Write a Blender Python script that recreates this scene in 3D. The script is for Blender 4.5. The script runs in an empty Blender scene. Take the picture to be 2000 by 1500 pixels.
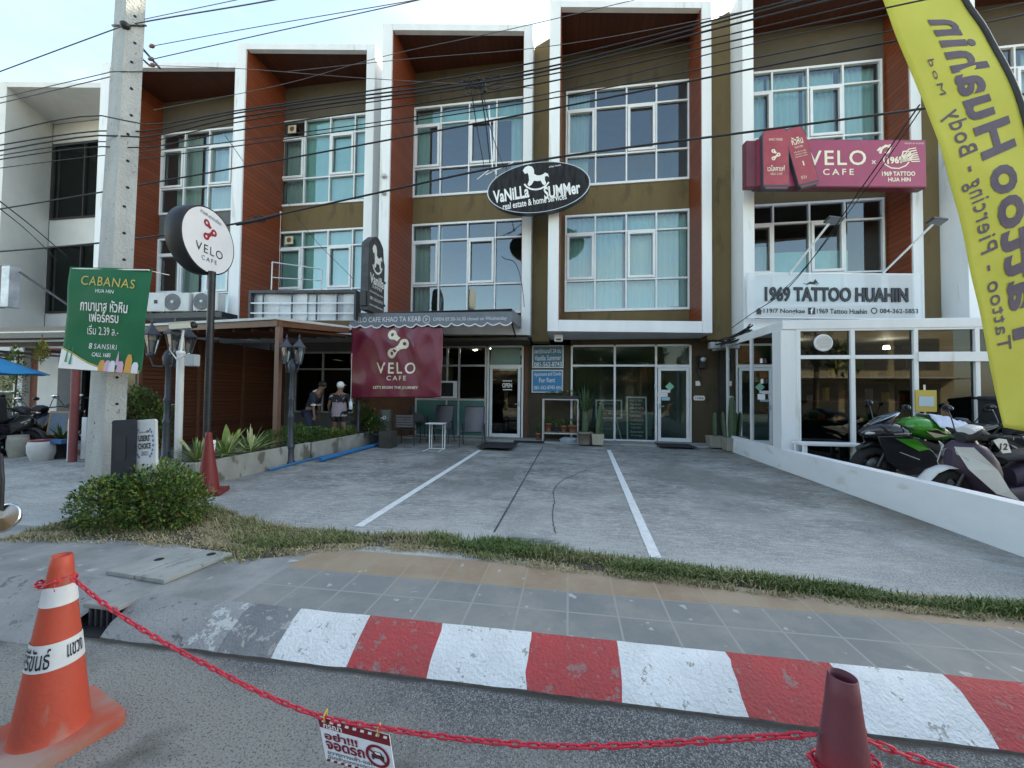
import bpy, bmesh, math, random
from math import sin, cos, pi, radians as RAD
from mathutils import Vector as V, Matrix as MX, noise as NZ
random.seed(7)
scn = bpy.context.scene
COL = scn.collection
# ---------------------------------------------------------------- camera
FPX, PSI, PIT, ROL, EYE = 750.0, RAD(8.5), RAD(1.57), 0.011, V((0, 0, 1.6))
_f = V((-sin(PSI)*cos(PIT), cos(PSI)*cos(PIT), sin(PIT)))
_r0 = V((cos(PSI), sin(PSI), 0)); _u0 = _r0.cross(_f)
_r = _r0*cos(ROL)+_u0*sin(ROL); _u = _u0*cos(ROL)-_r0*sin(ROL)
cam = bpy.data.cameras.new('camera'); camo = bpy.data.objects.new('camera', cam); COL.objects.link(camo)
cam.sensor_width = 36; cam.lens = FPX/2000*36; cam.clip_start = .05; cam.clip_end = 3000
camo.matrix_world = MX(((_r.x, _u.x, -_f.x, 0), (_r.y, _u.y, -_f.y, 0), (_r.z, _u.z, -_f.z, 1.6), (0, 0, 0, 1)))
scn.camera = camo
# ---------------------------------------------------------------- sky, sun, exposure
SUN_EL, SUN_AZ = RAD(31), RAD(48)          # behind the shop row; azimuth from +Y towards +X
w = bpy.data.worlds.new('World'); scn.world = w; w.use_nodes = True
nt = w.node_tree; nt.nodes.clear()
out = nt.nodes.new('ShaderNodeOutputWorld'); bg = nt.nodes.new('ShaderNodeBackground')
sky = nt.nodes.new('ShaderNodeTexSky'); sky.sky_type = 'NISHITA'; sky.sun_disc = False
sky.sun_elevation = SUN_EL; sky.sun_rotation = SUN_AZ; sky.air_density = 1.0; sky.dust_density = 1.2; sky.ozone_density = 1.0
bg.inputs[1].default_value = .1
wtc = nt.nodes.new('ShaderNodeTexCoord'); wmp = nt.nodes.new('ShaderNodeMapping'); wmp.inputs['Scale'].default_value = (1.6, 1.6, 4.5); wnz = nt.nodes.new('ShaderNodeTexNoise'); wnz.inputs['Scale'].default_value = 2.1; wnz.inputs['Detail'].default_value = 7; wnz.inputs['Roughness'].default_value = .58
wcr = nt.nodes.new('ShaderNodeValToRGB'); wcr.color_ramp.elements[0].position = .48; wcr.color_ramp.elements[1].position = .78; wcr.color_ramp.elements[1].color = (.6, .6, .6, 1)
wbw = nt.nodes.new('ShaderNodeRGBToBW'); wmu = nt.nodes.new('ShaderNodeMath'); wmu.operation = 'MULTIPLY'; wmu.inputs[1].default_value = 1.1; wmx = nt.nodes.new('ShaderNodeMix'); wmx.data_type = 'RGBA'
nt.links.new(wtc.outputs['Generated'], wmp.inputs[0]); nt.links.new(wmp.outputs[0], wnz.inputs['Vector']); nt.links.new(wnz.outputs[0], wcr.inputs[0]); nt.links.new(wcr.outputs[0], wmx.inputs[0])
nt.links.new(sky.outputs[0], wbw.inputs[0]); nt.links.new(wbw.outputs[0], wmu.inputs[0]); nt.links.new(wmu.outputs[0], wmx.inputs[7]); nt.links.new(sky.outputs[0], wmx.inputs[6])
nt.links.new(wmx.outputs[2], bg.inputs[0]); nt.links.new(bg.outputs[0], out.inputs[0])
sl = bpy.data.lights.new('sun', 'SUN'); so = bpy.data.objects.new('sun', sl); COL.objects.link(so)
sl.energy = 3.0; sl.angle = RAD(.5); sl.color = (1, .93, .82)
so.rotation_euler = V((-sin(SUN_AZ)*cos(SUN_EL), -cos(SUN_AZ)*cos(SUN_EL), -sin(SUN_EL))).to_track_quat('-Z', 'Y').to_euler()
scn.view_settings.view_transform = 'Standard'; scn.view_settings.look = 'None'
scn.view_settings.exposure = 2.72; scn.view_settings.gamma = 1; scn.view_settings.use_white_balance = True; scn.view_settings.white_balance_temperature = 7900; scn.view_settings.white_balance_tint = 4
scn.cycles.max_bounces = 6; scn.cycles.diffuse_bounces = 3; scn.cycles.glossy_bounces = 3; scn.cycles.transparent_max_bounces = 10
scn.cycles.caustics_reflective = False; scn.cycles.caustics_refractive = False
scn.cycles.use_denoising = True
# ---------------------------------------------------------------- measuring: a pixel of the 2000x1500 photo to a point at a known place
def ray(u, v): return _f+_r*((u-1000)/FPX)+_u*((750-v)/FPX)
def _ax(i, u, v, c):
    d = ray(u, v); return EYE+d*((c-EYE[i])/d[i])
def atX(u, v, c): return _ax(0, u, v, c)
def atY(u, v, c): return _ax(1, u, v, c)
def atZ(u, v, c): return _ax(2, u, v, c)
def atD(u, v, dep):
    d = ray(u, v); return EYE+d*(dep/(-d.x*sin(PSI)+d.y*cos(PSI)))
def zpad(y): return .15+.006*(min(max(y, 3.6), 12.2)-3.6)
def atP(u, v):
    p = atZ(u, v, .18)
    for _ in range(4): p = atZ(u, v, zpad(p.y))
    return p
class Plane:
    """a vertical plane through p, its x axis turned yaw from +X; uv() reads where a pixel falls on it"""
    def __init__(s, p, yaw=PSI, tilt=0.0, rot=0.0):
        s.M = MX.Translation(p) @ MX.Rotation(yaw, 4, 'Z') @ MX.Rotation(pi/2+tilt, 4, 'X') @ MX.Rotation(rot, 4, 'Z'); s.I = s.M.inverted()
    def uv(s, u, v):
        n = s.M.col[2].xyz; o = s.M.col[3].xyz; d = ray(u, v)
        q = s.I @ (EYE+d*((o-EYE).dot(n)/d.dot(n))); return (q.x, q.y)
# ---------------------------------------------------------------- materials
def _mat(name):
    m = bpy.data.materials.new(name); m.use_nodes = True; n = m.node_tree.nodes
    return m, n, m.node_tree.links, n['Principled BSDF']
def mat(name, c1, c2=None, scale=6, rough=.65, metal=0, bump=0, bscale=None, detail=6, lo=.35, hi=.65, stretch=(1, 1, 1), c3=None, s3=40, t3=.62, spec=.4, w3=.08, em=0, alpha=1, sheen=0):
    m, n, l, b = _mat(name)
    b.inputs['Roughness'].default_value = rough; b.inputs['Metallic'].default_value = metal; b.inputs['Specular IOR Level'].default_value = spec
    b.inputs['Base Color'].default_value = (*c1, 1)
    tc = n.new('ShaderNodeTexCoord'); mp = n.new('ShaderNodeMapping'); mp.inputs['Scale'].default_value = stretch
    l.new(tc.outputs['Object'], mp.inputs[0])
    col = None
    if c2:
        nz = n.new('ShaderNodeTexNoise'); nz.inputs['Scale'].default_value = scale; nz.inputs['Detail'].default_value = detail; nz.inputs['Roughness'].default_value = .62
        cr = n.new('ShaderNodeValToRGB'); cr.color_ramp.elements[0].color = (*c1, 1); cr.color_ramp.elements[1].color = (*c2, 1)
        cr.color_ramp.elements[0].position = lo; cr.color_ramp.elements[1].position = hi
        l.new(mp.outputs[0], nz.inputs['Vector']); l.new(nz.outputs[0], cr.inputs[0]); col = cr.outputs[0]
    if c3:
        n3 = n.new('ShaderNodeTexNoise'); n3.inputs['Scale'].default_value = s3; n3.inputs['Detail'].default_value = 4
        r3 = n.new('ShaderNodeValToRGB'); r3.color_ramp.elements[0].position = t3; r3.color_ramp.elements[1].position = t3+w3
        mx = n.new('ShaderNodeMix'); mx.data_type = 'RGBA'
        l.new(mp.outputs[0], n3.inputs['Vector']); l.new(n3.outputs[0], r3.inputs[0]); l.new(r3.outputs[0], mx.inputs[0])
        if col: l.new(col, mx.inputs[6])
        else: mx.inputs[6].default_value = (*c1, 1)
        mx.inputs[7].default_value = (*c3, 1); n3.inputs['Roughness'].default_value = .5 if w3 > .05 else .72; col = mx.outputs[2]
    if col: l.new(col, b.inputs['Base Color'])
    if bump:
        bn = n.new('ShaderNodeTexNoise'); bn.inputs['Scale'].default_value = bscale or scale*4; bn.inputs['Detail'].default_value = 5
        bp = n.new('ShaderNodeBump'); bp.inputs['Strength'].default_value = bump; bp.inputs['Distance'].default_value = .02
        l.new(tc.outputs['Object'], bn.inputs['Vector']); l.new(bn.outputs[0], bp.inputs['Height']); l.new(bp.outputs[0], b.inputs['Normal'])
    if em:
        b.inputs['Emission Color'].default_value = (*c1, 1); b.inputs['Emission Strength'].default_value = em
    if sheen: b.inputs['Coat Weight'].default_value = sheen
    return m
def glass(name, tint, refl=.12, rough=.01, gl=(1, 1, 1)):
    m, n, l, b = _mat(name); n.remove(b)
    o = n['Material Output']; t = n.new('ShaderNodeBsdfTransparent'); g = n.new('ShaderNodeBsdfGlossy'); mx = n.new('ShaderNodeMixShader')
    t.inputs[0].default_value = (*tint, 1); g.inputs['Roughness'].default_value = rough; g.inputs['Color'].default_value = (*gl, 1)
    fr = n.new('ShaderNodeFresnel'); fr.inputs[0].default_value = 1.5; ad = n.new('ShaderNodeMath'); ad.operation = 'ADD'; ad.inputs[1].default_value = refl; ad.use_clamp = True
    l.new(fr.outputs[0], ad.inputs[0]); l.new(ad.outputs[0], mx.inputs[0]); l.new(t.outputs[0], mx.inputs[1]); l.new(g.outputs[0], mx.inputs[2]); l.new(mx.outputs[0], o.inputs[0])
    return m
# ---------------------------------------------------------------- mesh collector
_tc = {}
def _text(s, sp=1.0, bold=0.0):
    k = (s, sp, bold)
    if k not in _tc:
        c = bpy.data.curves.new('t', 'FONT'); c.body = s; c.size = 1; c.space_character = sp; c.offset = bold; c.resolution_u = 3; c.align_x = 'LEFT'
        o = bpy.data.objects.new('t', c); COL.objects.link(o)
        dg = bpy.context.evaluated_depsgraph_get(); me = bpy.data.meshes.new_from_object(o.evaluated_get(dg))
        vs = [tuple(q.co) for q in me.vertices]; fs = [tuple(p.vertices) for p in me.polygons]
        bpy.data.objects.remove(o); bpy.data.curves.remove(c); bpy.data.meshes.remove(me)
        xs = [q[0] for q in vs] or [0, 1]; ys = [q[1] for q in vs] or [0, 1]
        _tc[k] = (vs, fs, min(xs), max(xs), min(ys), max(ys))
    return _tc[k]
class MB:
    def __init__(s, M=None): s.v = []; s.f = []; s.m = []; s.s = []; s.M = M or MX()
    def add(s, vs, fs, mat=0, smooth=False):
        o = len(s.v); s.v += [s.M @ V(p) for p in vs]
        for f in fs: s.f.append(tuple(i+o for i in f)); s.m.append(mat); s.s.append(smooth)
    def quad(s, a, b, c, d, mat=0): s.add([a, b, c, d], [(0, 1, 2, 3)], mat)
    def box(s, a, b, mat=0):
        x0, y0, z0 = (min(a[i], b[i]) for i in range(3)); x1, y1, z1 = (max(a[i], b[i]) for i in range(3))
        s.add([(x0, y0, z0), (x1, y0, z0), (x1, y1, z0), (x0, y1, z0), (x0, y0, z1), (x1, y0, z1), (x1, y1, z1), (x0, y1, z1)],
              [(0, 3, 2, 1), (4, 5, 6, 7), (0, 1, 5, 4), (1, 2, 6, 5), (2, 3, 7, 6), (3, 0, 4, 7)], mat)
    def hexa(s, p, mat=0):      # 8 corners: bottom ring then top ring
        s.add(p, [(0, 3, 2, 1), (4, 5, 6, 7), (0, 1, 5, 4), (1, 2, 6, 5), (2, 3, 7, 6), (3, 0, 4, 7)], mat)
    def prism(s, pts, z0, z1, mat=0, smooth=False):
        n = len(pts); s.add([(p[0], p[1], z0) for p in pts]+[(p[0], p[1], z1) for p in pts], [tuple(range(n-1, -1, -1)), tuple(range(n, 2*n))], mat)
        s.add([(p[0], p[1], z0) for p in pts]+[(p[0], p[1], z1) for p in pts], [(i, (i+1) % n, n+(i+1) % n, n+i) for i in range(n)], mat, smooth)
    def bar(s, a, b, wx=.04, wy=None, mat=0, upv=(0, 0, 1)):
        a, b = V(a), V(b); d = (b-a).normalized(); x = d.cross(V(upv))
        if x.length < 1e-3: x = d.cross(V((1, 0, 0)))
        x.normalize(); y = x.cross(d); wy = wy or wx; x *= wx/2; y *= wy/2
        s.hexa([a-x-y, a+x-y, a+x+y, a-x+y, b-x-y, b+x-y, b+x+y, b-x+y], mat)
    def tube(s, pts, r=.02, n=8, mat=0, caps=True, closed=False):
        pts = [V(p) for p in pts]; k = len(pts); rs = r if isinstance(r, (list, tuple)) else [r]*k
        t0 = (pts[1]-pts[0]).normalized(); x = t0.cross(V((0, 0, 1)))
        if x.length < .05: x = t0.cross(V((1, 0, 0)))
        x.normalize(); vs = []
        for i, p in enumerate(pts):
            if closed: t = pts[(i+1) % k]-pts[i-1]
            else: t = pts[min(i+1, k-1)]-pts[max(i-1, 0)]
            t.normalize(); x = (x-t*x.dot(t)); x.normalize(); y = t.cross(x)
            vs += [p+(x*cos(2*pi*j/n)+y*sin(2*pi*j/n))*rs[i] for j in range(n)]
        fs = [(i*n+j, i*n+(j+1) % n, (i+1)*n+(j+1) % n, (i+1)*n+j) for i in range(k-1) for j in range(n)]
        if closed: fs += [((k-1)*n+j, (k-1)*n+(j+1) % n, (j+1) % n, j) for j in range(n)]
        s.add(vs, fs, mat, True)
        if caps and not closed: s.add(vs[:n]+vs[-n:], [tuple(range(n-1, -1, -1)), tuple(range(n, 2*n))], mat)
    def lathe(s, prof, c=(0, 0, 0), n=20, mat=0, A=None, smooth=True, caps=True):
        A = A or MX(); c = V(c)
        vs = [c+A.to_3x3() @ V((r*cos(2*pi*j/n), r*sin(2*pi*j/n), z)) for r, z in prof for j in range(n)]
        k = len(prof)
        s.add(vs, [(i*n+j, i*n+(j+1) % n, (i+1)*n+(j+1) % n, (i+1)*n+j) for i in range(k-1) for j in range(n)], mat, smooth)
        if caps: s.add(vs[:n]+vs[-n:], [tuple(range(n-1, -1, -1)), tuple(range(n, 2*n))], mat)
    def ell(s, c, r, n=14, mat=0, A=None, k=8):
        A = A or MX(); c = V(c)
        vs = [c+A.to_3x3() @ V((r[0]*sin(pi*i/k)*cos(2*pi*j/n), r[1]*sin(pi*i/k)*sin(2*pi*j/n), r[2]*cos(pi*i/k))) for i in range(k+1) for j in range(n)]
        s.add(vs, [((i+1)*n+j, (i+1)*n+(j+1) % n, i*n+(j+1) % n, i*n+j) for i in range(k) for j in range(n)], mat, True)
    def text(s, t, box, z=.004, mat=0, sp=1.0, bold=.0, rot=0, keep=False, mirror=False, ext=0):
        """letters fitted to box = (x0,y0,x1,y1) of the local xy plane"""
        vs, fs, a, b, c, d = _text(t, sp, bold); x0, y0, x1, y1 = box
        kx = (x1-x0)/max(b-a, 1e-6); ky = (y1-y0)/max(d-c, 1e-6)
        if keep: kx = ky = min(kx, ky)
        cx, cy = (x0+x1)/2, (y0+y1)/2; o = []
        for p in vs:
            x = (p[0]-(a+b)/2)*kx; y = (p[1]-(c+d)/2)*ky
            o.append((cx+x*cos(rot)-y*sin(rot), cy+x*sin(rot)+y*cos(rot), z))
        s.add(o, fs, mat)
        if ext:
            s.add([(p[0], p[1], p[2]-ext) for p in o], fs, mat)
            from collections import Counter
            ed = Counter()
            for f in fs:
                for i in range(len(f)): ed[tuple(sorted((f[i], f[(i+1) % len(f)])))] += 1
            n = len(o)
            s.add(o+[(p[0], p[1], p[2]-ext) for p in o], [(e[0], e[1], e[1]+n, e[0]+n) for e, c_ in ed.items() if c_ == 1], mat)
    def ring(s, c, ro, ri, z=.004, n=32, mat=0, ry=None):
        ry = ry or 1; vs = [(c[0]+r*cos(2*pi*j/n), c[1]+r*ry*sin(2*pi*j/n), z) for r in (ro, ri) for j in range(n)]
        s.add(vs, [(j, (j+1) % n, n+(j+1) % n, n+j) for j in range(n)], mat)
    def flat(s, pts, z=.004, mat=0): s.add([(p[0], p[1], z) for p in pts], [tuple(range(len(pts)))], mat)
    def build(s, name, mats, parent=None, label=None, kind=None, bevel=0, cat=None, group=None, seg=2, solid=0, sub=0):
        if not isinstance(mats, (list, tuple)): mats = [mats]
        off = V(); p = parent
        while p is not None: off += p.location; p = p.parent
        me = bpy.data.meshes.new(name); me.from_pydata([tuple(q-off) for q in s.v], [], s.f)
        me.polygons.foreach_set('material_index', s.m); me.polygons.foreach_set('use_smooth', s.s); me.update()
        for m_ in mats: me.materials.append(m_)
        o = bpy.data.objects.new(name, me); COL.objects.link(o)
        if parent is not None: o.parent = parent
        if label: o['label'] = label
        if cat: o['category'] = cat
        if group: o['group'] = group
        if kind: o['kind'] = kind
        if solid:
            md = o.modifiers.new('thickness', 'SOLIDIFY'); md.thickness = solid; md.offset = 0
        if sub:
            md = o.modifiers.new('smooth', 'SUBSURF'); md.levels = sub; md.render_levels = sub
        if bevel:
            md = o.modifiers.new('edges', 'BEVEL'); md.width = bevel; md.segments = seg; md.limit_method = 'ANGLE'; md.angle_limit = RAD(40)
        return o
def thing(name, label, cat, loc=(0, 0, 0), group=None):
    o = bpy.data.objects.new(name, None); COL.objects.link(o); o.location = loc; o.empty_display_size = .1
    o['label'] = label; o['category'] = cat
    if group: o['group'] = group
    return o
def dup(o, loc=None, label=None, parent=None, rz=None):
    c = o.copy(); COL.objects.link(c)
    if parent is not None: c.parent = parent
    if loc is not None: c.location = loc
    if rz is not None: c.rotation_euler = (0, 0, rz)
    if label: c['label'] = label
    for ch in list(o.children): dup(ch, parent=c)
    return c
def lerp(a, b, t): return a+(b-a)*t
# ================================================================ shared materials
WHITE = mat('white_paint', (.74, .75, .76), (.65, .66, .67), 1.6, .55, stretch=(1, 1, .16), bump=.12, bscale=60, c3=(.55, .54, .51), s3=4.5, t3=.63)
WHITE2 = mat('white_plaster', (.62, .62, .59), (.54, .54, .51), 2, .7, bump=.15, bscale=50, stretch=(1, 1, .3))
ALU = mat('white_aluminium', (.76, .78, .80), (.70, .72, .74), 3, .4)
SILVER = mat('silver_aluminium', (.5, .52, .54), (.42, .44, .46), 8, .35, .35)
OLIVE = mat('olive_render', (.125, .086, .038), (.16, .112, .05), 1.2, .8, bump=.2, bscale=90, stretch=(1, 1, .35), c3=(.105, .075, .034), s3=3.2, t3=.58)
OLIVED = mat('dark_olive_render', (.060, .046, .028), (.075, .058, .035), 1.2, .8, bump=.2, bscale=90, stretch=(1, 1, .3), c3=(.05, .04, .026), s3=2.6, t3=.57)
GREYW = mat('grey_brown_render', (.075, .063, .047), (.092, .077, .058), 1.5, .8, bump=.2, bscale=90)
GREYD = mat('dark_grey_render', (.10, .105, .11), (.13, .135, .14), 2, .8, bump=.15, bscale=80)
BLACK = mat('black_paint', (.012, .013, .016), (.022, .023, .027), 9, .45)
DARK = mat('dark_interior', (.02, .022, .022), (.035, .036, .034), 2, .8)
DGREY = mat('dark_grey_metal', (.045, .05, .06), (.065, .07, .08), 12, .45, .2)
BROWNM = mat('brown_steel', (.12, .055, .032), (.15, .07, .042), 6, .5)
def wood_mat(name, a, b, pitch=.16, axis=2, gap=(.02, .008, .004)):
    m, n, l, bs = _mat(name); tc = n.new('ShaderNodeTexCoord'); sx = n.new('ShaderNodeSeparateXYZ'); l.new(tc.outputs['Object'], sx.inputs[0])
    mu = n.new('ShaderNodeMath'); mu.operation = 'MULTIPLY'; mu.inputs[1].default_value = 1/pitch; l.new(sx.outputs[axis], mu.inputs[0])
    fr = n.new('ShaderNodeMath'); fr.operation = 'FRACT'; l.new(mu.outputs[0], fr.inputs[0])
    fl = n.new('ShaderNodeMath'); fl.operation = 'FLOOR'; l.new(mu.outputs[0], fl.inputs[0])
    wn = n.new('ShaderNodeTexWhiteNoise'); wn.noise_dimensions = '1D'; l.new(fl.outputs[0], wn.inputs['W'])
    mp = n.new('ShaderNodeMapping'); sc = [1.2, 1.2, 1.2]; sc[axis] = 30; mp.inputs['Scale'].default_value = sc; l.new(tc.outputs['Object'], mp.inputs[0])
    nz = n.new('ShaderNodeTexNoise'); nz.inputs['Scale'].default_value = 2.2; nz.inputs['Detail'].default_value = 6; l.new(mp.outputs[0], nz.inputs['Vector'])
    av = n.new('ShaderNodeMath'); av.operation = 'MULTIPLY_ADD'; av.inputs[1].default_value = .45; l.new(wn.outputs[0], av.inputs[0]); l.new(nz.outputs[0], av.inputs[2])
    cr = n.new('ShaderNodeValToRGB'); cr.color_ramp.elements[0].color = (*a, 1); cr.color_ramp.elements[1].color = (*b, 1); cr.color_ramp.elements[0].position = .4; cr.color_ramp.elements[1].position = .95
    l.new(av.outputs[0], cr.inputs[0])
    gt = n.new('ShaderNodeMath'); gt.operation = 'LESS_THAN'; gt.inputs[1].default_value = .09; l.new(fr.outputs[0], gt.inputs[0])
    mx = n.new('ShaderNodeMix'); mx.data_type = 'RGBA'; l.new(gt.outputs[0], mx.inputs[0]); l.new(cr.outputs[0], mx.inputs[6]); mx.inputs[7].default_value = (*gap, 1)
    l.new(mx.outputs[2], bs.inputs['Base Color']); bs.inputs['Roughness'].default_value = .5
    bp = n.new('ShaderNodeBump'); bp.inputs['Strength'].default_value = .6; bp.inputs['Distance'].default_value = .015; bp.invert = True; l.new(gt.outputs[0], bp.inputs['Height']); l.new(bp.outputs[0], bs.inputs['Normal'])
    return m
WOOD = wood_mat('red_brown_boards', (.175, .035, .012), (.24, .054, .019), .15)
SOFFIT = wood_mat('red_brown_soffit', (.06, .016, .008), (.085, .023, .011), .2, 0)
SLATM = wood_mat('brown_slats', (.085, .026, .012), (.125, .04, .018), .11)
GL_UP = glass('tinted_green_glass', (.64, .80, .79), .10, .008, (.85, .95, 1))
GL_DK = glass('dark_shop_glass', (.72, .84, .82), .0, .006, (.6, .66, .66))
GL_BLK = glass('black_film_glass', (.21, .235, .245), .012, .01, (.66, .70, .72))
GL_TEAL = mat('frosted_teal_glass', (.05, .15, .14), (.07, .18, .17), 2, .25, spec=.5)
CURT = mat('aqua_curtain', (.50, .70, .72), (.60, .80, .82), 3, .9, stretch=(6, 6, .3))
CURT2 = mat('grey_green_curtain', (.48, .57, .56), (.58, .67, .66), 3, .9, stretch=(6, 6, .3))
BLIND = mat('turquoise_blind', (.34, .66, .63), (.42, .74, .71), 2, .85)
# ================================================================ ground
def road_mat():
    m, n, l, b = _mat('worn_asphalt'); tc = n.new('ShaderNodeTexCoord')
    vo = n.new('ShaderNodeTexVoronoi'); vo.inputs['Scale'].default_value = 170; l.new(tc.outputs['Object'], vo.inputs['Vector'])
    r1 = n.new('ShaderNodeValToRGB'); e = r1.color_ramp.elements; e[0].color = (.035, .038, .043, 1); e[1].color = (.30, .31, .31, 1); e[0].position = .0; e[1].position = .95
    x = r1.color_ramp.elements.new(.5); x.color = (.085, .09, .095, 1)
    l.new(vo.outputs['Color'], r1.inputs[0])
    nz = n.new('ShaderNodeTexNoise'); nz.inputs['Scale'].default_value = 1.0; nz.inputs['Detail'].default_value = 8; nz.inputs['Roughness'].default_value = .6; l.new(tc.outputs['Object'], nz.inputs['Vector'])
    # dust worn in along the wheel paths and towards the left
    sx = n.new('ShaderNodeSeparateXYZ'); l.new(tc.outputs['Object'], sx.inputs[0])
    mr = n.new('ShaderNodeMapRange'); mr.inputs[1].default_value = .2; mr.inputs[2].default_value = -1.4; mr.inputs[3].default_value = -.02; mr.inputs[4].default_value = .26; l.new(sx.outputs[0], mr.inputs[0])
    my = n.new('ShaderNodeMapRange'); my.inputs[1].default_value = 2.1; my.inputs[2].default_value = 1.5; my.inputs[3].default_value = -.24; my.inputs[4].default_value = .14; l.new(sx.outputs[1], my.inputs[0])
    ad = n.new('ShaderNodeMath'); l.new(nz.outputs[0], ad.inputs[0]); l.new(mr.outputs[0], ad.inputs[1])
    ad2 = n.new('ShaderNodeMath'); l.new(ad.outputs[0], ad2.inputs[0]); l.new(my.outputs[0], ad2.inputs[1])
    r2 = n.new('ShaderNodeValToRGB'); r2.color_ramp.elements[0].position = .42; r2.color_ramp.elements[1].position = .74; l.new(ad2.outputs[0], r2.inputs[0])
    n2 = n.new('ShaderNodeTexNoise'); n2.inputs['Scale'].default_value = 95; n2.inputs['Detail'].default_value = 3; l.new(tc.outputs['Object'], n2.inputs['Vector'])
    r3 = n.new('ShaderNodeValToRGB'); r3.color_ramp.elements[0].position = .36; r3.color_ramp.elements[1].position = .50; l.new(n2.outputs[0], r3.inputs[0])
    mm = n.new('ShaderNodeMath'); mm.operation = 'MULTIPLY'; l.new(r2.outputs[0], mm.inputs[0]); l.new(r3.outputs[0], mm.inputs[1])
    mx = n.new('ShaderNodeMix'); mx.data_type = 'RGBA'; l.new(mm.outputs[0], mx.inputs[0]); l.new(r1.outputs[0], mx.inputs[6]); mx.inputs[7].default_value = (.25, .245, .225, 1)
    n4 = n.new('ShaderNodeTexNoise'); n4.inputs['Scale'].default_value = 2.3; n4.inputs['Detail'].default_value = 3; l.new(tc.outputs['Object'], n4.inputs['Vector'])
    r4 = n.new('ShaderNodeValToRGB'); r4.color_ramp.elements[0].position = .60; r4.color_ramp.elements[1].position = .74; r4.color_ramp.elements[1].color = (.8, .8, .8, 1); l.new(n4.outputs[0], r4.inputs[0])
    m4 = n.new('ShaderNodeMix'); m4.data_type = 'RGBA'; l.new(r4.outputs[0], m4.inputs[0]); l.new(mx.outputs[2], m4.inputs[6]); m4.inputs[7].default_value = (.05, .043, .036, 1)
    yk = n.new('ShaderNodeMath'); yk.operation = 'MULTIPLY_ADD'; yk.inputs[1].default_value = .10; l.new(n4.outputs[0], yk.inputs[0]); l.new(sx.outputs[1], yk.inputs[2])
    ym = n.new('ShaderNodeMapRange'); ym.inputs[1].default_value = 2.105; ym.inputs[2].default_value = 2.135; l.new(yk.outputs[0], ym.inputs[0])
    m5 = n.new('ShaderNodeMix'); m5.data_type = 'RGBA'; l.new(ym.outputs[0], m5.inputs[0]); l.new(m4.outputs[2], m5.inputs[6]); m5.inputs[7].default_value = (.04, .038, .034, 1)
    l.new(m5.outputs[2], b.inputs['Base Color']); b.inputs['Roughness'].default_value = .85
    bp = n.new('ShaderNodeBump'); bp.inputs['Strength'].default_value = .7; bp.inputs['Distance'].default_value = .008; l.new(vo.outputs['Distance'], bp.inputs['Height']); l.new(bp.outputs[0], b.inputs['Normal'])
    return m
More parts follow.
